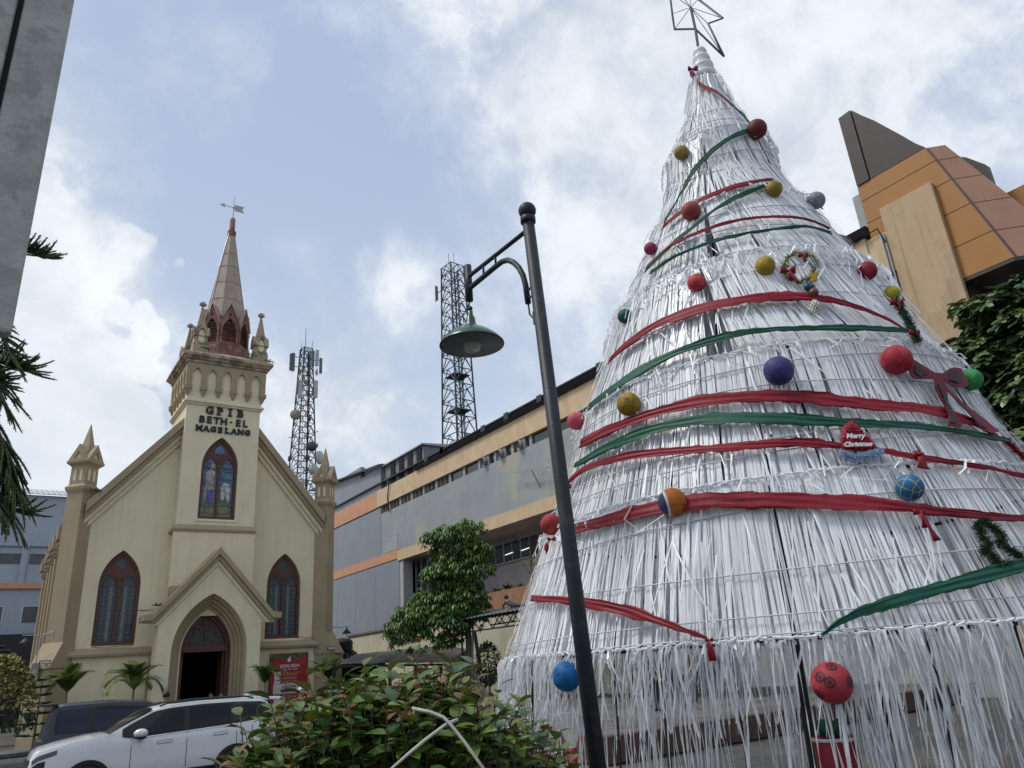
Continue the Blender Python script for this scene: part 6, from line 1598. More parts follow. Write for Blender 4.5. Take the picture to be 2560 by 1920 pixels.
scatter(KT, it, 280, 'leaf', cam_dist)
kt = MB(); kt.tube([(17.6, 6.6, 0), (17.6, 6.6, 3.5), (17.4, 6.6, 6.5), (17.3, 6.5, 9)], [.28, .22, .16, .05], 8)
for q in ((2400,880),(2420,800),(2500,770),(2480,960),(2530,1100)): e_ = sight_d(*q, 18); kt.tube([(17.5, 6.6, e_.z-1.6), (Vector((17.5, 6.6, e_.z-.9))+e_)/2, e_], [.09, .06, .02], 6)
kt.build('trunk', m_bark, KT, True)

# ---- Norfolk pine branches at the left edge
m_pine = M('pine_cord_green', (.028, .06, .024), .6, .3, 20, .3, 60, trans=.05); m_pine2 = M('pine_tip_green', (.06, .105, .03), .6, .3, 20, .3, 60)
NP = thing('norfolk_pine', 'Norfolk pine whose drooping branches reach in at the left edge', 'tree', (-.62, 6.6, 0))
tr0 = Vector((-.62, 6.6, 0))
MB().tube([tr0, tr0+Vector((0,0,9))], [.14, .05], 8).build('trunk', m_bark, NP, True)
def cord(mb, p, d, L_, r, cur):
    P = [Vector(p)]; dd = Vector(d).normalized()
    for k in range(6): dd = (dd+Vector(cur)*.2).normalized(); P.append(P[-1]+dd*L_/6)
    mb.tube(P, [r*.9, r, r, r, r*.95, r*.8, r*.35], 5)
    for q in range(int(L_/.0045)):            # scale leaves along the cord
        t = random.random()*5.6; i0 = int(t); b = P[i0].lerp(P[i0+1], t-i0); sd_ = rdir(); ax = (P[i0+1]-P[i0]).normalized(); sd_ = (sd_-ax*sd_.dot(ax)).normalized()
        s = ax.cross(sd_)*.0035; e = b+sd_*r*2.6+ax*.012; mb.add([b-s+sd_*r*.7, b+s+sd_*r*.7, e], [(0,1,2)])
def pine_branch(tipx, tipy, D, n, up, L_, spreadv=1.0):
    tip = sight_d(tipx, tipy, D); root_ = tr0+Vector((0,0,tip.z+(.1 if up > 0 else .75)))
    ax = tip-root_; mid = (root_+tip)/2+Vector((0,0,.10 if up > 0 else .25))
    br = MB().tube([root_, mid, tip], [.03, .02, .012], 6).build('branch', m_bark, NP, True)
    g = MB(); 
    for i in range(int(n*2.4)):
        t = .25+.75*i/(n*2.4); p = (root_*(1-t)**2+mid*2*t*(1-t)+tip*t*t); sd_ = (-1)**i
        lat = ax.normalized().cross(Vector((0,0,1))).normalized()
        d = ax.normalized()*.9+lat*sd_*random.uniform(.4, .9)*spreadv+Vector((0,0,random.uniform(-.5, .5)+up*.5))
        g.cm = 1 if t > .9 else 0
        cord(g, p, d, L_*random.uniform(.7, 1.15)*(1.05-.35*t),   .0078, (0, 0, up*random.uniform(.3, 1.0)))
    g.build('cord_foliage', [m_pine, m_pine2], br, True)
pine_branch(112, 645, 6.3, 26, .55, .26)
pine_branch(62, 925, 6.3, 30, .4, .30)
pine_branch(30, 900, 6.0, 20, -.3, .28)
pine_branch(28, 1165, 6.2, 30, -.9, .46)
pine_branch(12, 1120, 6.1, 30, -1.1, .55)
pine_branch(70, 1285, 6.3, 22, .35, .26)
pine_branch(30, 1300, 6.1, 26, -.8, .36)
pine_branch(5, 1290, 6.0, 20, -.9, .30)
pine_branch(40, 1225, 6.2, 30, -1.0, .5)
pine_branch(8, 1010, 6.1, 24, -.6, .42)
pine_branch(2, 960, 6.3, 22, .3, .3)

# ---- shrubs and hedge
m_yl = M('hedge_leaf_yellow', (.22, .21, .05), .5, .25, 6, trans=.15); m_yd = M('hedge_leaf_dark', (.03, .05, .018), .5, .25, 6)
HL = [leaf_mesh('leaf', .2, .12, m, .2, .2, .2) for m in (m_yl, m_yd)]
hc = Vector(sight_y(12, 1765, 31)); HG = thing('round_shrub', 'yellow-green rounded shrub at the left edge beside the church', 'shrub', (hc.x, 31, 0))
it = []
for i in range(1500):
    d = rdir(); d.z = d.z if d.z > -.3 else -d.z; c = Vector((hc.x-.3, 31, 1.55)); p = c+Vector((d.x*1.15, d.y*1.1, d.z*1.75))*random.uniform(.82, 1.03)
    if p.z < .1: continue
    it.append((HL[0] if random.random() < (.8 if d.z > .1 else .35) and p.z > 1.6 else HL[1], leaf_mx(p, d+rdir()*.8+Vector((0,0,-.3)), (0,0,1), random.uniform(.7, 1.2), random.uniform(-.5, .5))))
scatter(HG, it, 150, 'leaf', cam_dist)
MB().tube([(hc.x-.3, 31, 0), (hc.x-.3, 31, 1.6)], [.08, .04], 6).build('trunk', m_bark, HG)
RW = thing('rubble_wall', 'dark rough stone retaining wall at the lower left under the rounded shrub', 'wall', (-.6, 30.2, 0))
for r_ in range(2):
    for c_ in range(9):
        x = -3.2+c_*.42+.2*(r_ % 2); MB().hexa([(x, 29.9+random.uniform(0, .06), .02+.32*r_), (x+.4, 29.9+random.uniform(0, .06), .02+.32*r_), (x+.4, 30.4, .02+.32*r_), (x, 30.4, .02+.32*r_), (x+.02, 29.93, .33+.32*r_), (x+.38, 29.93, .33+.32*r_), (x+.38, 30.4, .33+.32*r_), (x+.02, 30.4, .33+.32*r_)]).build('stone', M('dark_rubble_stone', (.08, .078, .074), .9, .3, 6, .4, 12, obj_random=.35), RW, bev=.04)
tp_ = sight_d(*z5(1180, 960), 30); TP = thing('clipped_shrub', 'dark clipped oval shrub beside the yard wall left of the Christmas tree', 'shrub', (tp_.x, tp_.y, 0))
it = []
for i in range(1300):
    d = rdir(); p = tp_+Vector((d.x*.45, d.y*.45, d.z*.75))*random.uniform(.75, 1.02); it.append((HL[1], leaf_mx(p, d+rdir()*.7, (0,0,1), random.uniform(.45, .8))))
scatter(TP, it, 60, 'leaf', cam_dist)
MB().tube([(tp_.x, tp_.y, 0), tp_], [.06, .03], 6).build('trunk', m_bark, TP)
# terrace plants
m_tp = M('terrace_leaf', (.03, .075, .025), .5, .3, 4, trans=.15); TL = leaf_mesh('leaf', .45, .12, m_tp, .2, .6, .4)
for i, y in enumerate((41.8, 40.4, 39.3, 38.0, 36.9, 35.6, 34.4, 33.0)):
    P_ = thing('terrace_plant', ['low fern on the terrace planter, first from the leafy tree', 'low fern on the terrace planter, second from the leafy tree', 'arching plant on the terrace planter, third from the leafy tree', 'broad plant on the terrace planter, fourth from the leafy tree', 'tufted plant on the terrace planter, fifth from the leafy tree', 'bushy plant on the terrace planter, sixth from the leafy tree', 'thin upright shrub on the terrace planter beside the Christmas tree', 'bushy plant on the terrace planter hidden mostly by the Christmas tree'][i], 'plant', (XM-1.2, y, 5.95), 'plants on the hall terrace')
    hgt = 2.3 if i == 6 else random.uniform(.4, .8); it = []
    for k in range(70 if i == 6 else 46):
        a = random.uniform(0, 6.28); zz = random.uniform(.0, hgt) if i == 6 else .05; rr_ = .35 if i == 6 else .1
        it.append((TL, leaf_mx((XM-1.2+rr_*random.uniform(-1, 1), y+rr_*random.uniform(-1, 1), 5.96+zz), (math.cos(a), math.sin(a), random.uniform(.3, 1.8) if i != 6 else random.uniform(-.3, .5)), (0,0,1), hgt*1.3*random.uniform(.7, 1.2) if i != 6 else random.uniform(.5, .8))))
    scatter(P_, it, 12, 'leaf')
    MB().tube([(XM-1.2, y, 5.9), (XM-1.2, y, 6.0+hgt*.6)], .03, 5).build('stem', m_bark, P_)
# ---- palms in front of the church
m_pf = M('palm_frond', (.12, .175, .04), .45, .25, 3, spec=.4, trans=.2); m_pt = M('palm_stem', (.2, .19, .15), .8, .2, 6)
def frond_mesh(L_, arcdeg):
    mb = MB(); P = []; a = R(80); p = Vector((0,0,0))
    for i in range(15):
        P.append(p.copy()); p = p+Vector((0, math.cos(a), math.sin(a)))*L_/14; a -= R(arcdeg)/14
    mb.tube(P, [.014*(1-i/16) for i in range(15)], 4)
    for i in range(3, 55):
        t = i/4; i0 = min(13, int(t)); b = P[i0].lerp(P[i0+1], t-i0); ax = (P[i0+1]-P[i0]).normalized(); ll = L_*.42*math.sin(PI*(.15+.8*i/55))+.04
        for s_ in (-1, 1):
            d = (ax*.75+Vector((s_*.8, 0, .12))).normalized(); e1 = b+d*ll*.55; e2 = b+d*ll+Vector((0,0,-ll*.22)); w = Vector((0,0,1)).cross(d).normalized()*.0105
            mb.add([b-w*.5, b+w*.5, e1+w, e1-w, e2], [(0,1,2,3), (3,2,4)])
    return mb.mesh('frond', m_pf, False)
FM = [frond_mesh(1.2, 105), frond_mesh(1.3, 150), frond_mesh(1.05, 60)]
def palm(cx_, cy_, cz, sc, lab, n=15):
    P_ = thing('palm', lab, 'palm', (cx_, cy_, 0), 'small palms along the church front')
    MB().tube([(cx_, cy_, 0), (cx_+.03, cy_, cz*.5), (cx_, cy_, cz)], [.06*sc, .035*sc, .03*sc], 8).build('trunk', m_pt, P_, True)
    for k in range(n):
        a = k*2.4+random.uniform(-.3, .3); mx = Matrix.Translation((0, 0, cz)) @ Matrix.Rotation(a, 4, 'Z') @ Matrix.Rotation(R(random.uniform(-18, 18)), 4, 'X') @ Matrix.Diagonal((sc, sc, sc, 1))
        place(random.choice(FM), 'frond', mx, P_)
for x, y, Yp, sc, lab in ((166, 1742, 35.5, 1.2, 'small palm left of the church door, the leftmost palm'), (333, 1736, 35.2, 1.28, 'small palm directly left of the church door'), (662, 1718, 35.2, 1.02, 'small palm overlapping the left edge of the red banner'), (822, 1706, 35.2, 1.2, 'small palm right of the red banner, the rightmost palm')):
    c = sight_y(x, y, Yp); palm(c[0], Yp, c[2]+.1, sc, lab)
# young Norfolk pine beside the left palm
yc = sight_y(106, 1700, 35.0); YP = thing('young_pine', 'thin young Norfolk pine beside the leftmost palm', 'tree', (yc[0], 35, 0))
MB().tube([(yc[0], 35, 0), (yc[0], 35, yc[2])], [.05, .015], 6).build('trunk', m_bark, YP, True)
for k, zf in enumerate((.25, .4, .54, .67, .79, .9, 1.0)):
    g = MB()
    for j in range(5):
        a = j*PI*2/5+k*.6; L_ = .75*(1.15-zf)+.12; p0 = Vector((yc[0], 35, yc[2]*zf)); e = p0+Vector((math.cos(a)*L_, math.sin(a)*L_, .10*L_)); g.tube([p0, (p0+e)/2+Vector((0,0,-.03)), e], .02, 4)
        for q in range(7):
            b = p0.lerp(e, .25+.1*q)
            for s_ in (-1, 1): d = Vector((math.cos(a+s_*.9), math.sin(a+s_*.9), .25)); g.tube([b, b+d*.16*(1.2-.1*q)], .016, 4)
    g.build('branch_whorl', m_pine, YP)

# ================================================================ cars
m_tyre = M('tyre_rubber', (.018, .018, .018), .8); m_rim = M('alloy_rim', (.45, .46, .47), .3, .05, 4, metal=.8)
m_cglass = M('tinted_car_glass', (.010, .012, .015), .08, .1, 2, spec=.22); m_trim = M('black_trim', (.014, .014, .015), .5, .1, 8)
m_chrome = M('chrome_strip', (.6, .6, .6), .2, metal=.9)
def car(name, lab, X0, Yn, Lc, Wd, paint, lowz, belt, roof, hwb, flip, glass=m_cglass):
    """X0: left end in world, Yn: near side. Local x runs nose to tail; flip turns the nose to the right."""
    T_ = thing(name, lab, 'car', (X0+Lc/2, Yn+Wd/2, 0)); Yc = Yn+Wd/2
    wx = (lambda x: X0+x) if not flip else (lambda x: X0+Lc-x)
    ip = lambda tbl, x: float(np.interp(x, [q[0] for q in tbl], [q[1] for q in tbl]))
    bw = lambda x: ip(hwb, x); zt = lambda x: ip(belt, x); zr = lambda x: ip(roof, x)
    n = 60; xs = [Lc*i/n for i in range(n+1)]
    def lower_hw(x, z):
        h = bw(x); t = (z-lowz)/(zt(x)-lowz); return h*float(np.interp(t, [0, .12, .38, .62, .88, 1.0], [.93, .985, 1.0, .985, .965, .925]))
    mb = MB(); rows = [0, .06, .2, .38, .5, .62, .75, .88, .96, 1.0]; vs = []
    for x in xs:
        sec = [(lower_hw(x, lowz+(zt(x)-lowz)*t), lowz+(zt(x)-lowz)*t) for t in rows]
        ring_ = [(-h, z) for h, z in sec]+[(-sec[-1][0]*.6, zt(x)+.035), (0, zt(x)+.045), (sec[-1][0]*.6, zt(x)+.035)]+[(h, z) for h, z in sec[::-1]]
        vs += [(wx(x), Yc+h, z) for h, z in ring_]
    m_ = len(rows)*2+3
    mb.add(vs, [(i*m_+j, i*m_+j+1, (i+1)*m_+j+1, (i+1)*m_+j) for i in range(n) for j in range(m_-1)]+[tuple(range(m_)), tuple(n*m_+j for j in range(m_))])
    body = mb.build('body', paint, T_, R(35))
    gx = [q[0] for q in roof]; g0, g1 = gx[0], gx[-1]
    def up_hw(x, z):
        b0 = lower_hw(x, zt(x)); t = max(0, min(1, (z-zt(x))/max(.05, zr(x)-zt(x)))) if zr(x)-zt(x) > .05 else 0
        return b0*(1-.27*t**1.15*min(1, (zr(x)-zt(x))/.5))
    mb = MB(); vs = []; n2 = 44
    for i in range(n2+1):
        x = g0+(g1-g0)*i/n2; z0, z1 = zt(x)-.03, max(zt(x)-.02, zr(x))
        sec = [(up_hw(x, z0+(z1-z0)*t), z0+(z1-z0)*t) for t in (0, .3, .6, .85, .94)]
        ring_ = [(-h, z) for h, z in sec]+[(-sec[-1][0]*.82, z1), (0, z1+.02), (sec[-1][0]*.82, z1)]+[(h, z) for h, z in sec[::-1]]
        vs += [(wx(x), Yc+h, z) for h, z in ring_]
    m_ = 13
    mb.add(vs, [(i*m_+j, i*m_+j+1, (i+1)*m_+j+1, (i+1)*m_+j) for i in range(n2) for j in range(m_-1)]+[tuple(range(m_)), tuple(n2*m_+j for j in range(m_))])
    top = mb.build('cabin', paint, T_, R(35))
    def patch(x0, x1, zl, zu, mat, nm, off=.008, parent=None, both=True, nu=10, upper=True):
        for sg in ((-1, 1) if both else (-1,)):
            f = up_hw if upper else lower_hw
            def fn(u, v, sg=sg):
                x = x0+(x1-x0)*u; a, b = (zl(x) if callable(zl) else zl), (zu(x) if callable(zu) else zu); z = a+(b-a)*v
                return (wx(x), Yc+sg*(f(x, z)+off), z)
            q = MB().grid(fn, nu, 5).build(nm, mat, parent or T_, True)
    return T_, wx, Yc, body, top, patch, zt, zr, lower_hw, up_hw
def wheel(T_, x, y, r, out):
    mx = Matrix.Rotation(PI/2, 4, 'X')
    ty = MB().lathe([(r*.66, -.1), (r*.93, -.11), (r, -.07), (r, .07), (r*.93, .11), (r*.66, .1)], 28, (x, y, r), 0, mx).build('wheel', m_tyre, T_, True)
    MB().lathe([(.001, -.02), (r*.66, -.05), (r*.66, .05), (.001, .02)], 24, (x, y, r), 0, mx).build('rim', m_rim, ty, True)
    for k in range(10): a = k*PI*2/10; MB().bar((x, y+out*.085, r), (x+r*.62*math.cos(a), y+out*.095, r+r*.62*math.sin(a)), .028, .03, (0,1,0)).build('spoke', m_rim, ty)
m_white_p = M('pearl_white_paint', (.62, .63, .645), .28, .02, 2, coat=.8, spec=.5)
belt = [(0, .80), (.05, .93), (.14, 1.0), (.5, 1.08), (1.0, 1.155), (1.28, 1.17), (1.7, 1.075), (2.1, 1.085), (3.6, 1.15), (4.3, 1.21), (4.62, 1.2), (4.75, 1.02)]
roof = [(1.22, 1.15), (1.7, 1.41), (2.15, 1.615), (2.5, 1.66), (3.1, 1.68), (3.8, 1.67), (4.35, 1.635), (4.5, 1.58), (4.70, 1.18)]
hwb = [(0, .60), (.06, .72), (.2, .82), (.5, .89), (1, .92), (3.9, .925), (4.4, .89), (4.65, .82), (4.75, .72)]
T_, wx, Yc, body, top, patch, zt, zr, lhw, uhw = car('white_suv', 'white SUV with black pillars and roof rails parked before the church', 1.03, 18.0, 4.75, 1.85, m_white_p, .26, belt, roof, hwb, False)
base = lambda o_: (lambda x: zt(x)+o_)
lid = lambda x: zr(x)-.10
# black band of glass and pillars, then the panes on it
patch(1.55, 4.56, base(.015), lambda x: max(zt(x)+.02, zr(x)-.065), m_trim, 'window_surround', .006, nu=26)
patch(1.9, 2.72, base(.04), lambda x: max(zt(x)+.045, min(zr(x)-.11, zt(x)+.04+(x-1.84)*.78)), m_cglass, 'side_window', .012, nu=14)
patch(2.82, 3.66, base(.04), lid, m_cglass, 'side_window', .012)
patch(3.95, 4.45, base(.06), lambda x: min(zr(x)-.12, zr(x)-.12-(x-4.2)*.5), m_cglass, 'quarter_window', .012)
for k in range(5): patch(3.74, 3.90, (lambda x, k=k: zt(x)+.08+k*.075), (lambda x, k=k: zt(x)+.105+k*.075), M('louver_trim', (.05, .05, .052), .4), 'pillar_louver', .018, nu=3)
patch(1.75, 3.75, base(-.006), base(.014), m_chrome, 'belt_chrome', .012, nu=16)
patch(.42, 1.3, .55, .60, m_trim, 'fender_crease', .0, nu=6, upper=False) if False else None
for xa in (1.72, 2.77, 3.78): patch(xa, xa+.012, .45, lambda x: zt(x)-.005, m_trim, 'door_gap', .003, nu=1, upper=False)
patch(.2, 4.6, .27, .42, m_trim, 'sill_cladding', .012, nu=30, upper=False)
for xw in (.98, 3.78):
    for sg in (-1, 1):
        ar = MB(); y = Yc+sg*(.93)
        ou = [(wx(xw)+.44*math.cos(t*PI/18), .34+.44*math.sin(t*PI/18)) for t in range(19)]; inn = [(wx(xw)+.36*math.cos(t*PI/18), .34+.36*math.sin(t*PI/18)) for t in range(19)]
        ar.prism(ou+inn[::-1], [], XZ(y), -.03, .02); ar.build('wheel_arch', m_trim, T_)
        MB().prism([(wx(xw)+.365*math.cos(t*PI/12), .34+.365*math.sin(t*PI/12)) for t in range(24)], [], XZ(y), -.015 if sg > 0 else -.015, .015).build('arch_well', m_dark, T_)
        wheel(T_, wx(xw), Yc+sg*.86, .345, sg)
for x in (2.35, 3.45): patch(x-.13, x+.13, lambda x: zt(x)-.15, lambda x: zt(x)-.115, m_white_p, 'door_handle', .03, nu=6, upper=False); patch(x-.15, x+.15, lambda x: zt(x)-.17, lambda x: zt(x)-.1, m_trim if False else M('handle_recess', (.35, .36, .37), .4), 'handle_cup', .004, nu=6, upper=False)
for sg in (-1, 1):
    my = Yc+sg*1.03
    q = MB().sphere((wx(1.86), my, 1.17), .12, 14, 10, (1.15, .85, .72)).build('side_mirror', m_white_p, T_, True)
    MB().box(wx(1.86)-.1, wx(1.86)+.1, my-.07, my+.07, 1.07, 1.11).box(wx(1.83), wx(1.93), min(my, Yc+sg*.86), max(my, Yc+sg*.86), 1.055, 1.085).build('mirror_foot', m_trim, q)
    MB().tube([(wx(2.25), Yc+sg*.56, 1.64), (wx(2.4), Yc+sg*.59, 1.685), (wx(3.2), Yc+sg*.6, 1.71), (wx(4.0), Yc+sg*.58, 1.70), (wx(4.2), Yc+sg*.56, 1.65)], .018, 6).build('roof_rail', m_trim, T_, True)
patch(.05, .44, lambda x: zt(x)-.16+.05*x, lambda x: zt(x)-.075+.04*x, M('headlamp_lens', (.05, .052, .056), .12, spec=.6), 'headlight', .008, nu=10, upper=False)
patch(.04, .5, lambda x: zt(x)-.072+.04*x, lambda x: zt(x)-.056+.04*x, m_chrome, 'running_light', .010, nu=10, upper=False)
patch(.02, .26, .42, lambda x: zt(x)-.19, m_trim, 'bumper_side', .008, nu=8, upper=False)
for k in range(4): patch(.1, .25, .52+.06*k, .535+.06*k, M('grille_bar', (.2, .2, .21), .35), 'grille_bar', .016, nu=4, upper=False)
MB().box(wx(-.012), wx(.03), Yc-.58, Yc+.58, .45, .86).build('front_grille', m_trim, T_, bev=.02)
ws = lambda u, v: (wx(1.30+.80*v), Yc+(u*2-1)*(.80-.17*v), zr(1.30+.80*v)+.012+.02*(1-(u*2-1)**2))
MB().grid(ws, 8, 6).build('windscreen', m_cglass, T_, True)
MB().hexa([(wx(4.2), Yc-.64, 1.60), (wx(4.78), Yc-.62, 1.58), (wx(4.78), Yc+.62, 1.58), (wx(4.2), Yc+.64, 1.60), (wx(4.2), Yc-.62, 1.685), (wx(4.86), Yc-.6, 1.625), (wx(4.86), Yc+.6, 1.625), (wx(4.2), Yc+.62, 1.685)]).build('rear_spoiler', m_white_p, T_, bev=.015)
MB().hexa([(wx(4.05), Yc-.02, 1.66), (wx(4.22), Yc-.03, 1.65), (wx(4.22), Yc+.03, 1.65), (wx(4.05), Yc+.02, 1.66), (wx(4.2), Yc-.008, 1.77), (wx(4.26), Yc-.008, 1.77), (wx(4.26), Yc+.008, 1.77), (wx(4.2), Yc+.008, 1.77)]).build('shark_fin', m_white_p, T_)
MB().box(wx(2.5), wx(3.9), Yc-.4, Yc+.4, 1.698, 1.708).build('roof_glass', m_cglass, T_)
# dark wagon behind
m_dk_p = M('dark_blue_green_paint', (.014, .02, .027), .35, .1, 2, coat=.25, spec=.4)
belt = [(0, .80), (.1, .92), (.9, 1.02), (1.15, 1.05), (1.6, 1.06), (4.2, 1.10), (4.32, 1.0)]
roof = [(1.1, 1.03), (1.75, 1.60), (2.1, 1.73), (3.0, 1.79), (3.9, 1.785), (4.1, 1.745), (4.32, 1.05)]
hwb = [(0, .62), (.15, .76), (.6, .83), (4.0, .84), (4.3, .78), (4.4, .72)]
T_, wx, Yc, body, top, patch, zt, zr, lhw, uhw = car('dark_wagon', 'dark blue-green boxy wagon parked behind the white SUV', 1.36, 22.0, 4.4, 1.7, m_dk_p, .3, belt, roof, hwb, True)
m_bglass = M('blue_tinted_glass', (.010, .014, .034), .08, .1, 2, spec=.28)
for a, b in ((1.55, 2.35), (2.45, 3.25), (3.36, 4.08)):
    patch(a, b, lambda x: zt(x)+.05, (lambda x, a=a, b=b: min(zr(x)-.13, zt(x)+.08+max(.02, (x-1.42)*1.1), zt(x)+.12+max(.02, (4.22-x)*2.4))), m_bglass, 'side_window', .012, nu=12)
for xa in (2.4, 3.3): patch(xa-.035, xa+.035, lambda x: zt(x)+.03, lambda x: zr(x)-.13, m_trim, 'window_pillar', .010, nu=2)
patch(2.42, 3.2, lambda x: zr(x)-.16, lambda x: zr(x)-.115, m_trim, 'rain_visor', .03, nu=8)
patch(1.7, 2.35, lambda x: zr(x)-.16, lambda x: zr(x)-.115, m_trim, 'rain_visor', .03, nu=8)
for xa in (1.5, 2.4, 3.3): patch(xa, xa+.012, .45, lambda x: zt(x)-.005, m_trim, 'door_gap', .003, nu=1, upper=False)
patch(.3, 4.25, .62, .68, m_trim, 'rub_strip', .01, nu=20, upper=False)
for sg in (-1, 1):
    MB().box(wx(4.40), wx(4.24), Yc+sg*.70-.09, Yc+sg*.70+.09, .84, .93).build('tail_lamp', M('red_lens', (.30, .02, .015), .2), T_, bev=.01)
    MB().box(wx(4.40), wx(4.25), Yc+sg*.70-.085, Yc+sg*.70+.085, .75, .835).build('reverse_lamp', M('clear_lens', (.5, .48, .46), .2), T_, bev=.01)
    for xw in (.85, 3.55): wheel(T_, wx(xw), Yc+sg*.78, .33, sg)
MB().hexa([(wx(4.05), Yc-.62, 1.745), (wx(4.50), Yc-.6, 1.765), (wx(4.50), Yc+.6, 1.765), (wx(4.05), Yc+.62, 1.745), (wx(4.05), Yc-.62, 1.81), (wx(4.50), Yc-.6, 1.805), (wx(4.50), Yc+.6, 1.805), (wx(4.05), Yc+.62, 1.81)]).build('rear_spoiler', m_dk_p, T_, bev=.012)
MB().grid(lambda u, v: (wx(4.12+.15*(1-v)), Yc+(u*2-1)*.6, 1.15+.45*v), 3, 3).build('rear_window', m_bglass, T_)
MB().grid(lambda u, v: (wx(1.16+.58*v), Yc+(u*2-1)*(.74-.14*v), zr(1.16+.58*v)+.012), 4, 4).build('windscreen', m_bglass, T_)

# ================================================================ people
m_skin = M('skin', (.33, .19, .12), .55, .08, 8); m_hair = M('black_hair', (.012, .010, .009), .5, .2, 30)
def person(loc, yaw, shirt, trousers, lab, pose='stand', hat=None):
    T_ = thing('person', lab, 'person', loc)
    J = {'pel': (0,0,.95), 'wst': (0,0,1.1), 'chs': (0,0,1.32), 'nek': (0,.0,1.47), 'hd0': (0,-.02,1.55), 'hd1': (0,-.02,1.68), 'top': (0,0,1.72)}
    for s, n_ in ((-1, 'l'), (1, 'r')):
        J.update({n_+'sh': (s*.18,0,1.40), n_+'el': (s*.25,.02,1.13), n_+'wr': (s*.24,-.08,.90), n_+'hn': (s*.24,-.11,.80), n_+'hp': (s*.09,0,.90), n_+'kn': (s*.10,-.03+.05*s,.50), n_+'an': (s*.11,.03+.06*s,.09), n_+'to': (s*.12,-.12+.06*s,.04)})
    if pose == 'lie':
        J.update({'pel': (0,.62,.13), 'wst': (0,.48,.17), 'chs': (0,.28,.26), 'nek': (0,.15,.36), 'hd0': (0,.10,.43), 'hd1': (0,.06,.54), 'top': (0,.05,.58)})
        for n_, s in (('l', -1), ('r', 1)): J.update({n_+'sh': (s*.18,.24,.30), n_+'el': (s*.24,.10,.06), n_+'wr': (s*.16,-.1,.05), n_+'hn': (s*.14,-.19,.05), n_+'hp': (s*.09,.68,.12), n_+'kn': (s*.14,1.08,.08), n_+'an': (s*.13,1.5,.06), n_+'to': (s*.14,1.62,.05)})
    Rr = {'pel': .135, 'wst': .125, 'chs': .145, 'nek': .055, 'hd0': .085, 'hd1': .095, 'top': .06, 'sh': .062, 'el': .043, 'wr': .03, 'hn': .036, 'hp': .095, 'kn': .06, 'an': .04, 'to': .035}
    E_ = [('pel','wst'),('wst','chs'),('chs','nek'),('nek','hd0'),('hd0','hd1'),('hd1','top')]
    for n_ in 'lr': E_ += [('chs', n_+'sh'), (n_+'sh', n_+'el'), (n_+'el', n_+'wr'), (n_+'wr', n_+'hn'), ('pel', n_+'hp'), (n_+'hp', n_+'kn'), (n_+'kn', n_+'an'), (n_+'an', n_+'to')]
    ks = list(J); me = bpy.data.meshes.new('body'); me.from_pydata([J[k_] for k_ in ks], [(ks.index(a), ks.index(b)) for a, b in E_], [])
    o = bpy.data.objects.new('body', me); COL.objects.link(o)
    md = o.modifiers.new('skin', 'SKIN'); md.use_smooth_shade = True
    for i, k_ in enumerate(ks):
        r_ = Rr.get(k_) or Rr[k_[1:]]; me.skin_vertices[0].data[i].radius = (r_, r_*(.78 if k_ in ('chs', 'wst', 'pel') else 1)); me.skin_vertices[0].data[i].use_root = (k_ == 'pel')
    sb = o.modifiers.new('sub', 'SUBSURF'); sb.levels = 2; sb.render_levels = 2
    dg = bpy.context.evaluated_depsgraph_get(); fm = bpy.data.meshes.new_from_object(o.evaluated_get(dg)); bpy.data.objects.remove(o)
    fm.name = 'body'; fm.materials.clear()
    for m in (m_skin, shirt, trousers, m_trim): fm.materials.append(m)
    jp = {k_: Vector(v) for k_, v in J.items()}
    def near(p):
        best = None
        for a, b in E_:
            A_, B_ = jp[a], jp[b]; t = max(0, min(1, (p-A_).dot(B_-A_)/(B_-A_).length_squared)); d = (A_+(B_-A_)*t-p).length
            if best is None or d < best[0]: best = (d, a, b, t)
        return best
    for pl_ in fm.polygons:
        d, a, b, t = near(pl_.center); k_ = a+'>'+b
        mi = 0
        if b in ('wst', 'chs') or (b[1:] == 'sh') or (b == 'nek' and t < .55): mi = 1
        elif b[1:] == 'el' and t < .8: mi = 1
        elif b[1:] in ('hp', 'kn') or (b[1:] == 'an' and t < .85): mi = 2
        elif b[1:] in ('an', 'to'): mi = 3
        pl_.material_index = mi; pl_.use_smooth = True
    fm.shade_smooth()
    bo = place(fm, 'body', Matrix.Rotation(yaw, 4, 'Z'), T_)
    hc_ = (jp['hd0']+jp['hd1'])/2+Vector((0, .012, .035)); hm = MB()
    for j in range(9):
        for k in range(18):
            a = 2*PI*k/18; b = PI/2*(1-j/8*1.25); front = max(0, -math.sin(a)); bb = max(b, .55*front) if front > 0 else b
            hm.v.append((hc_.x+.105*math.cos(bb)*math.cos(a), hc_.y+.115*math.cos(bb)*math.sin(a), hc_.z+.125*math.sin(bb)))
    hm.f = [(j*18+k, j*18+(k+1) % 18, (j+1)*18+(k+1) % 18, (j+1)*18+k) for j in range(8) for k in range(18)]; hm.mi = [0]*len(hm.f)
    q = hm.build('hair' if not hat else 'helmet', m_hair if not hat else hat, None, True); q.parent = T_; q.matrix_local = Matrix.Rotation(yaw, 4, 'Z'); q.modifiers.new('th', 'SOLIDIFY').thickness = .012
    fc = MB()
    h1 = jp['hd0']; fy = h1.y-.10
    for s in (-1, 1): fc.sphere((s*.035, fy+.015, h1.z+.06), .014, 8, 6)
    e = fc.build('eyes', m_hair, None); e.parent = T_; e.matrix_local = Matrix.Rotation(yaw, 4, 'Z')
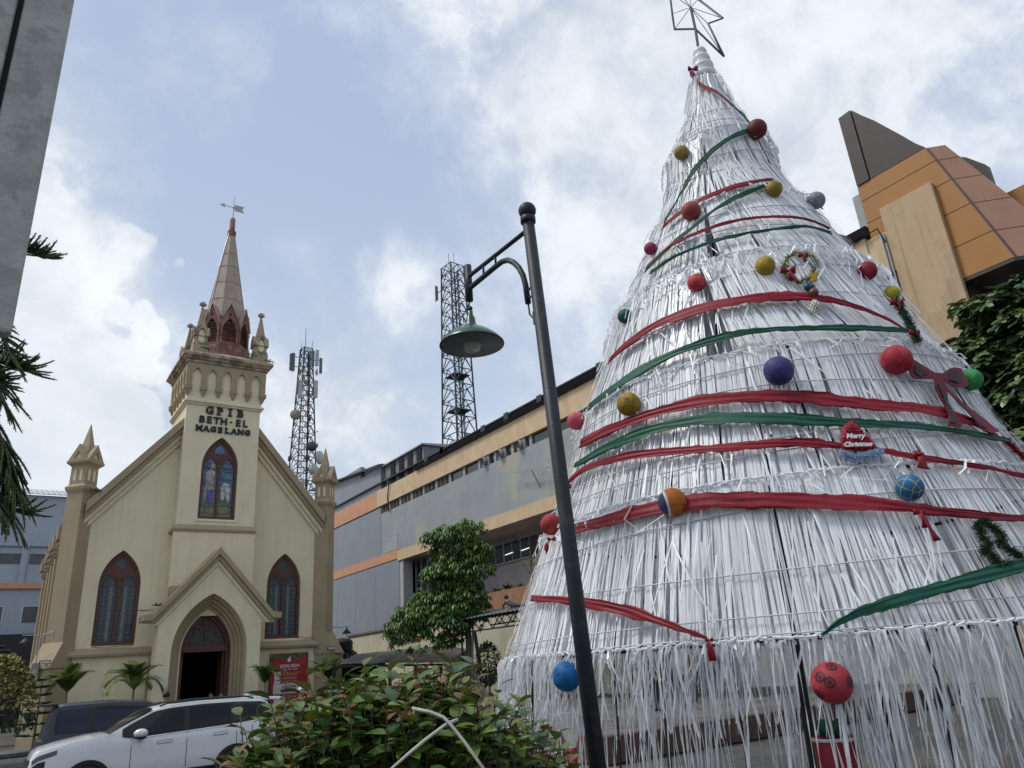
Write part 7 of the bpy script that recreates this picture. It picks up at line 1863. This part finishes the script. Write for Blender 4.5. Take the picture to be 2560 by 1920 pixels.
    ns_ = MB().hexa([(-.014, fy+.02, h1.z+.01), (.014, fy+.02, h1.z+.01), (.014, fy+.04, h1.z+.01), (-.014, fy+.04, h1.z+.01), (-.007, fy+.015, h1.z+.06), (.007, fy+.015, h1.z+.06), (.007, fy+.04, h1.z+.06), (-.007, fy+.04, h1.z+.06)]).build('nose', m_skin, None); ns_.parent = T_; ns_.matrix_local = Matrix.Rotation(yaw, 4, 'Z')
    return T_
c = lambda n_, q: M('cloth_'+n_, q, .8, .15, 12)
q = sight_d(415, 1742, 26.5); person((q.x, q.y, .13), 2.6, c('navy', (.03, .035, .06)), c('grey', (.07, .07, .08)), 'person with black hair standing behind the cars left of the church door')
q = sight_y(527, 1735, 35.5); person((q[0], 35.5, .0), .3, c('maroon', (.12, .03, .03)), c('dark', (.03, .03, .035)), 'person in a maroon top before the dark church doorway, on the left').scale = (.93, .93, .93)
q = sight_y(549, 1735, 35.5); person((q[0]+.05, 35.4, .0), -.3, c('brown', (.13, .08, .05)), c('dark', (.03, .03, .035)), 'person in a brown top before the dark church doorway, on the right').scale = (.92, .92, .92)
q = sight_d(752, 1744, 24); person((q.x, q.y, -.0), .2, c('slate', (.08, .09, .11)), c('dark', (.03, .03, .035)), 'person in a pale lilac helmet before the red banner', hat=M('lilac_helmet', (.42, .40, .50), .25, coat=.5))
q = sight_z(1640, 1782, .5); person((q[0], q[1], .5), .9, c('navy', (.03, .035, .06)), c('jeans', (.02, .03, .055)), 'person in dark jeans standing behind the white strips of the fringe, left of two')
q = sight_z(1727, 1775, .5); person((q[0], q[1], .5), 2.2, c('orange', (.4, .16, .05)), c('teal', (.03, .08, .1)), 'person in an orange top and teal trousers behind the white fringe')
q = sight_x(1264, 1520, 18.9); zr_ = cz+(18.9-18.2)*.75/4.25+.06
person((q[0], q[1], zr_), PI, c('charcoal', (.04, .04, .042)), c('dark', (.03, .03, .035)), 'person in dark clothes lying propped up on the canopy roof', 'lie')

# ================================================================ things under the Christmas tree
dq = sight_d(2085, 1850, 5.6); DR = thing('decorated_drum', 'red and green banded drum standing behind the white fringe at right', 'drum', (dq.x, dq.y, 0))
MB().lathe([(.13, .0), (.13, .8)], 20, (dq.x, dq.y, 0)).build('green_band', m_grn, DR, True)
MB().lathe([(.132, .8), (.132, 1.42), (.0, 1.42)], 20, (dq.x, dq.y, .002)).build('red_band', m_red, DR, True)
MB().lathe([(.08, 1.43), (.09, 1.52), (.0, 1.53)], 16, (dq.x, dq.y, 0)).build('green_top', m_grn, DR, True)
for z in (.82, 1.1, 1.40): MB().lathe([(.134, z), (.138, z+.01), (.134, z+.02)], 20, (dq.x, dq.y, 0)).build('white_cord', m_wire, DR)
wq = sight_d(1428, 1840, 5.7); PT = thing('petal_post', 'red post topped with white petals between the lamp post and the shrub', 'post', (wq.x, wq.y, 0))
zt_ = sight_d(1428, 1780, 5.7).z; zm = sight_d(1428, 1870, 5.7).z
MB().tube([(wq.x, wq.y, 0), (wq.x, wq.y, zm)], .032, 10).build('post', m_red, PT, True)
for k in range(5):
    a = (k-2)*.2; p0 = Vector((wq.x, wq.y, zm-.02)); d = (Vector(cR)*math.sin(a)+Vector((0,0,1))*math.cos(a)); s = Vector(cR)*.02; e = p0+d*(zt_-zm+.02)
    f_ = Vector((-cF[0], -cF[1], 0))*(.004*k)
    mb = MB(); mb.hexa([p0-s*.5+f_, p0+s*.5+f_, p0+s*.5+f_*1.4+Vector((0,.008,0)), p0-s*.5+f_*1.4+Vector((0,.008,0)), e-s+f_, e+s+f_, e+s+f_*1.4+Vector((0,.008,0)), e-s+f_*1.4+Vector((0,.008,0))]); mb.build('petal', M('white_plastic', (.6, .6, .58), .5), PT, bev=.004)
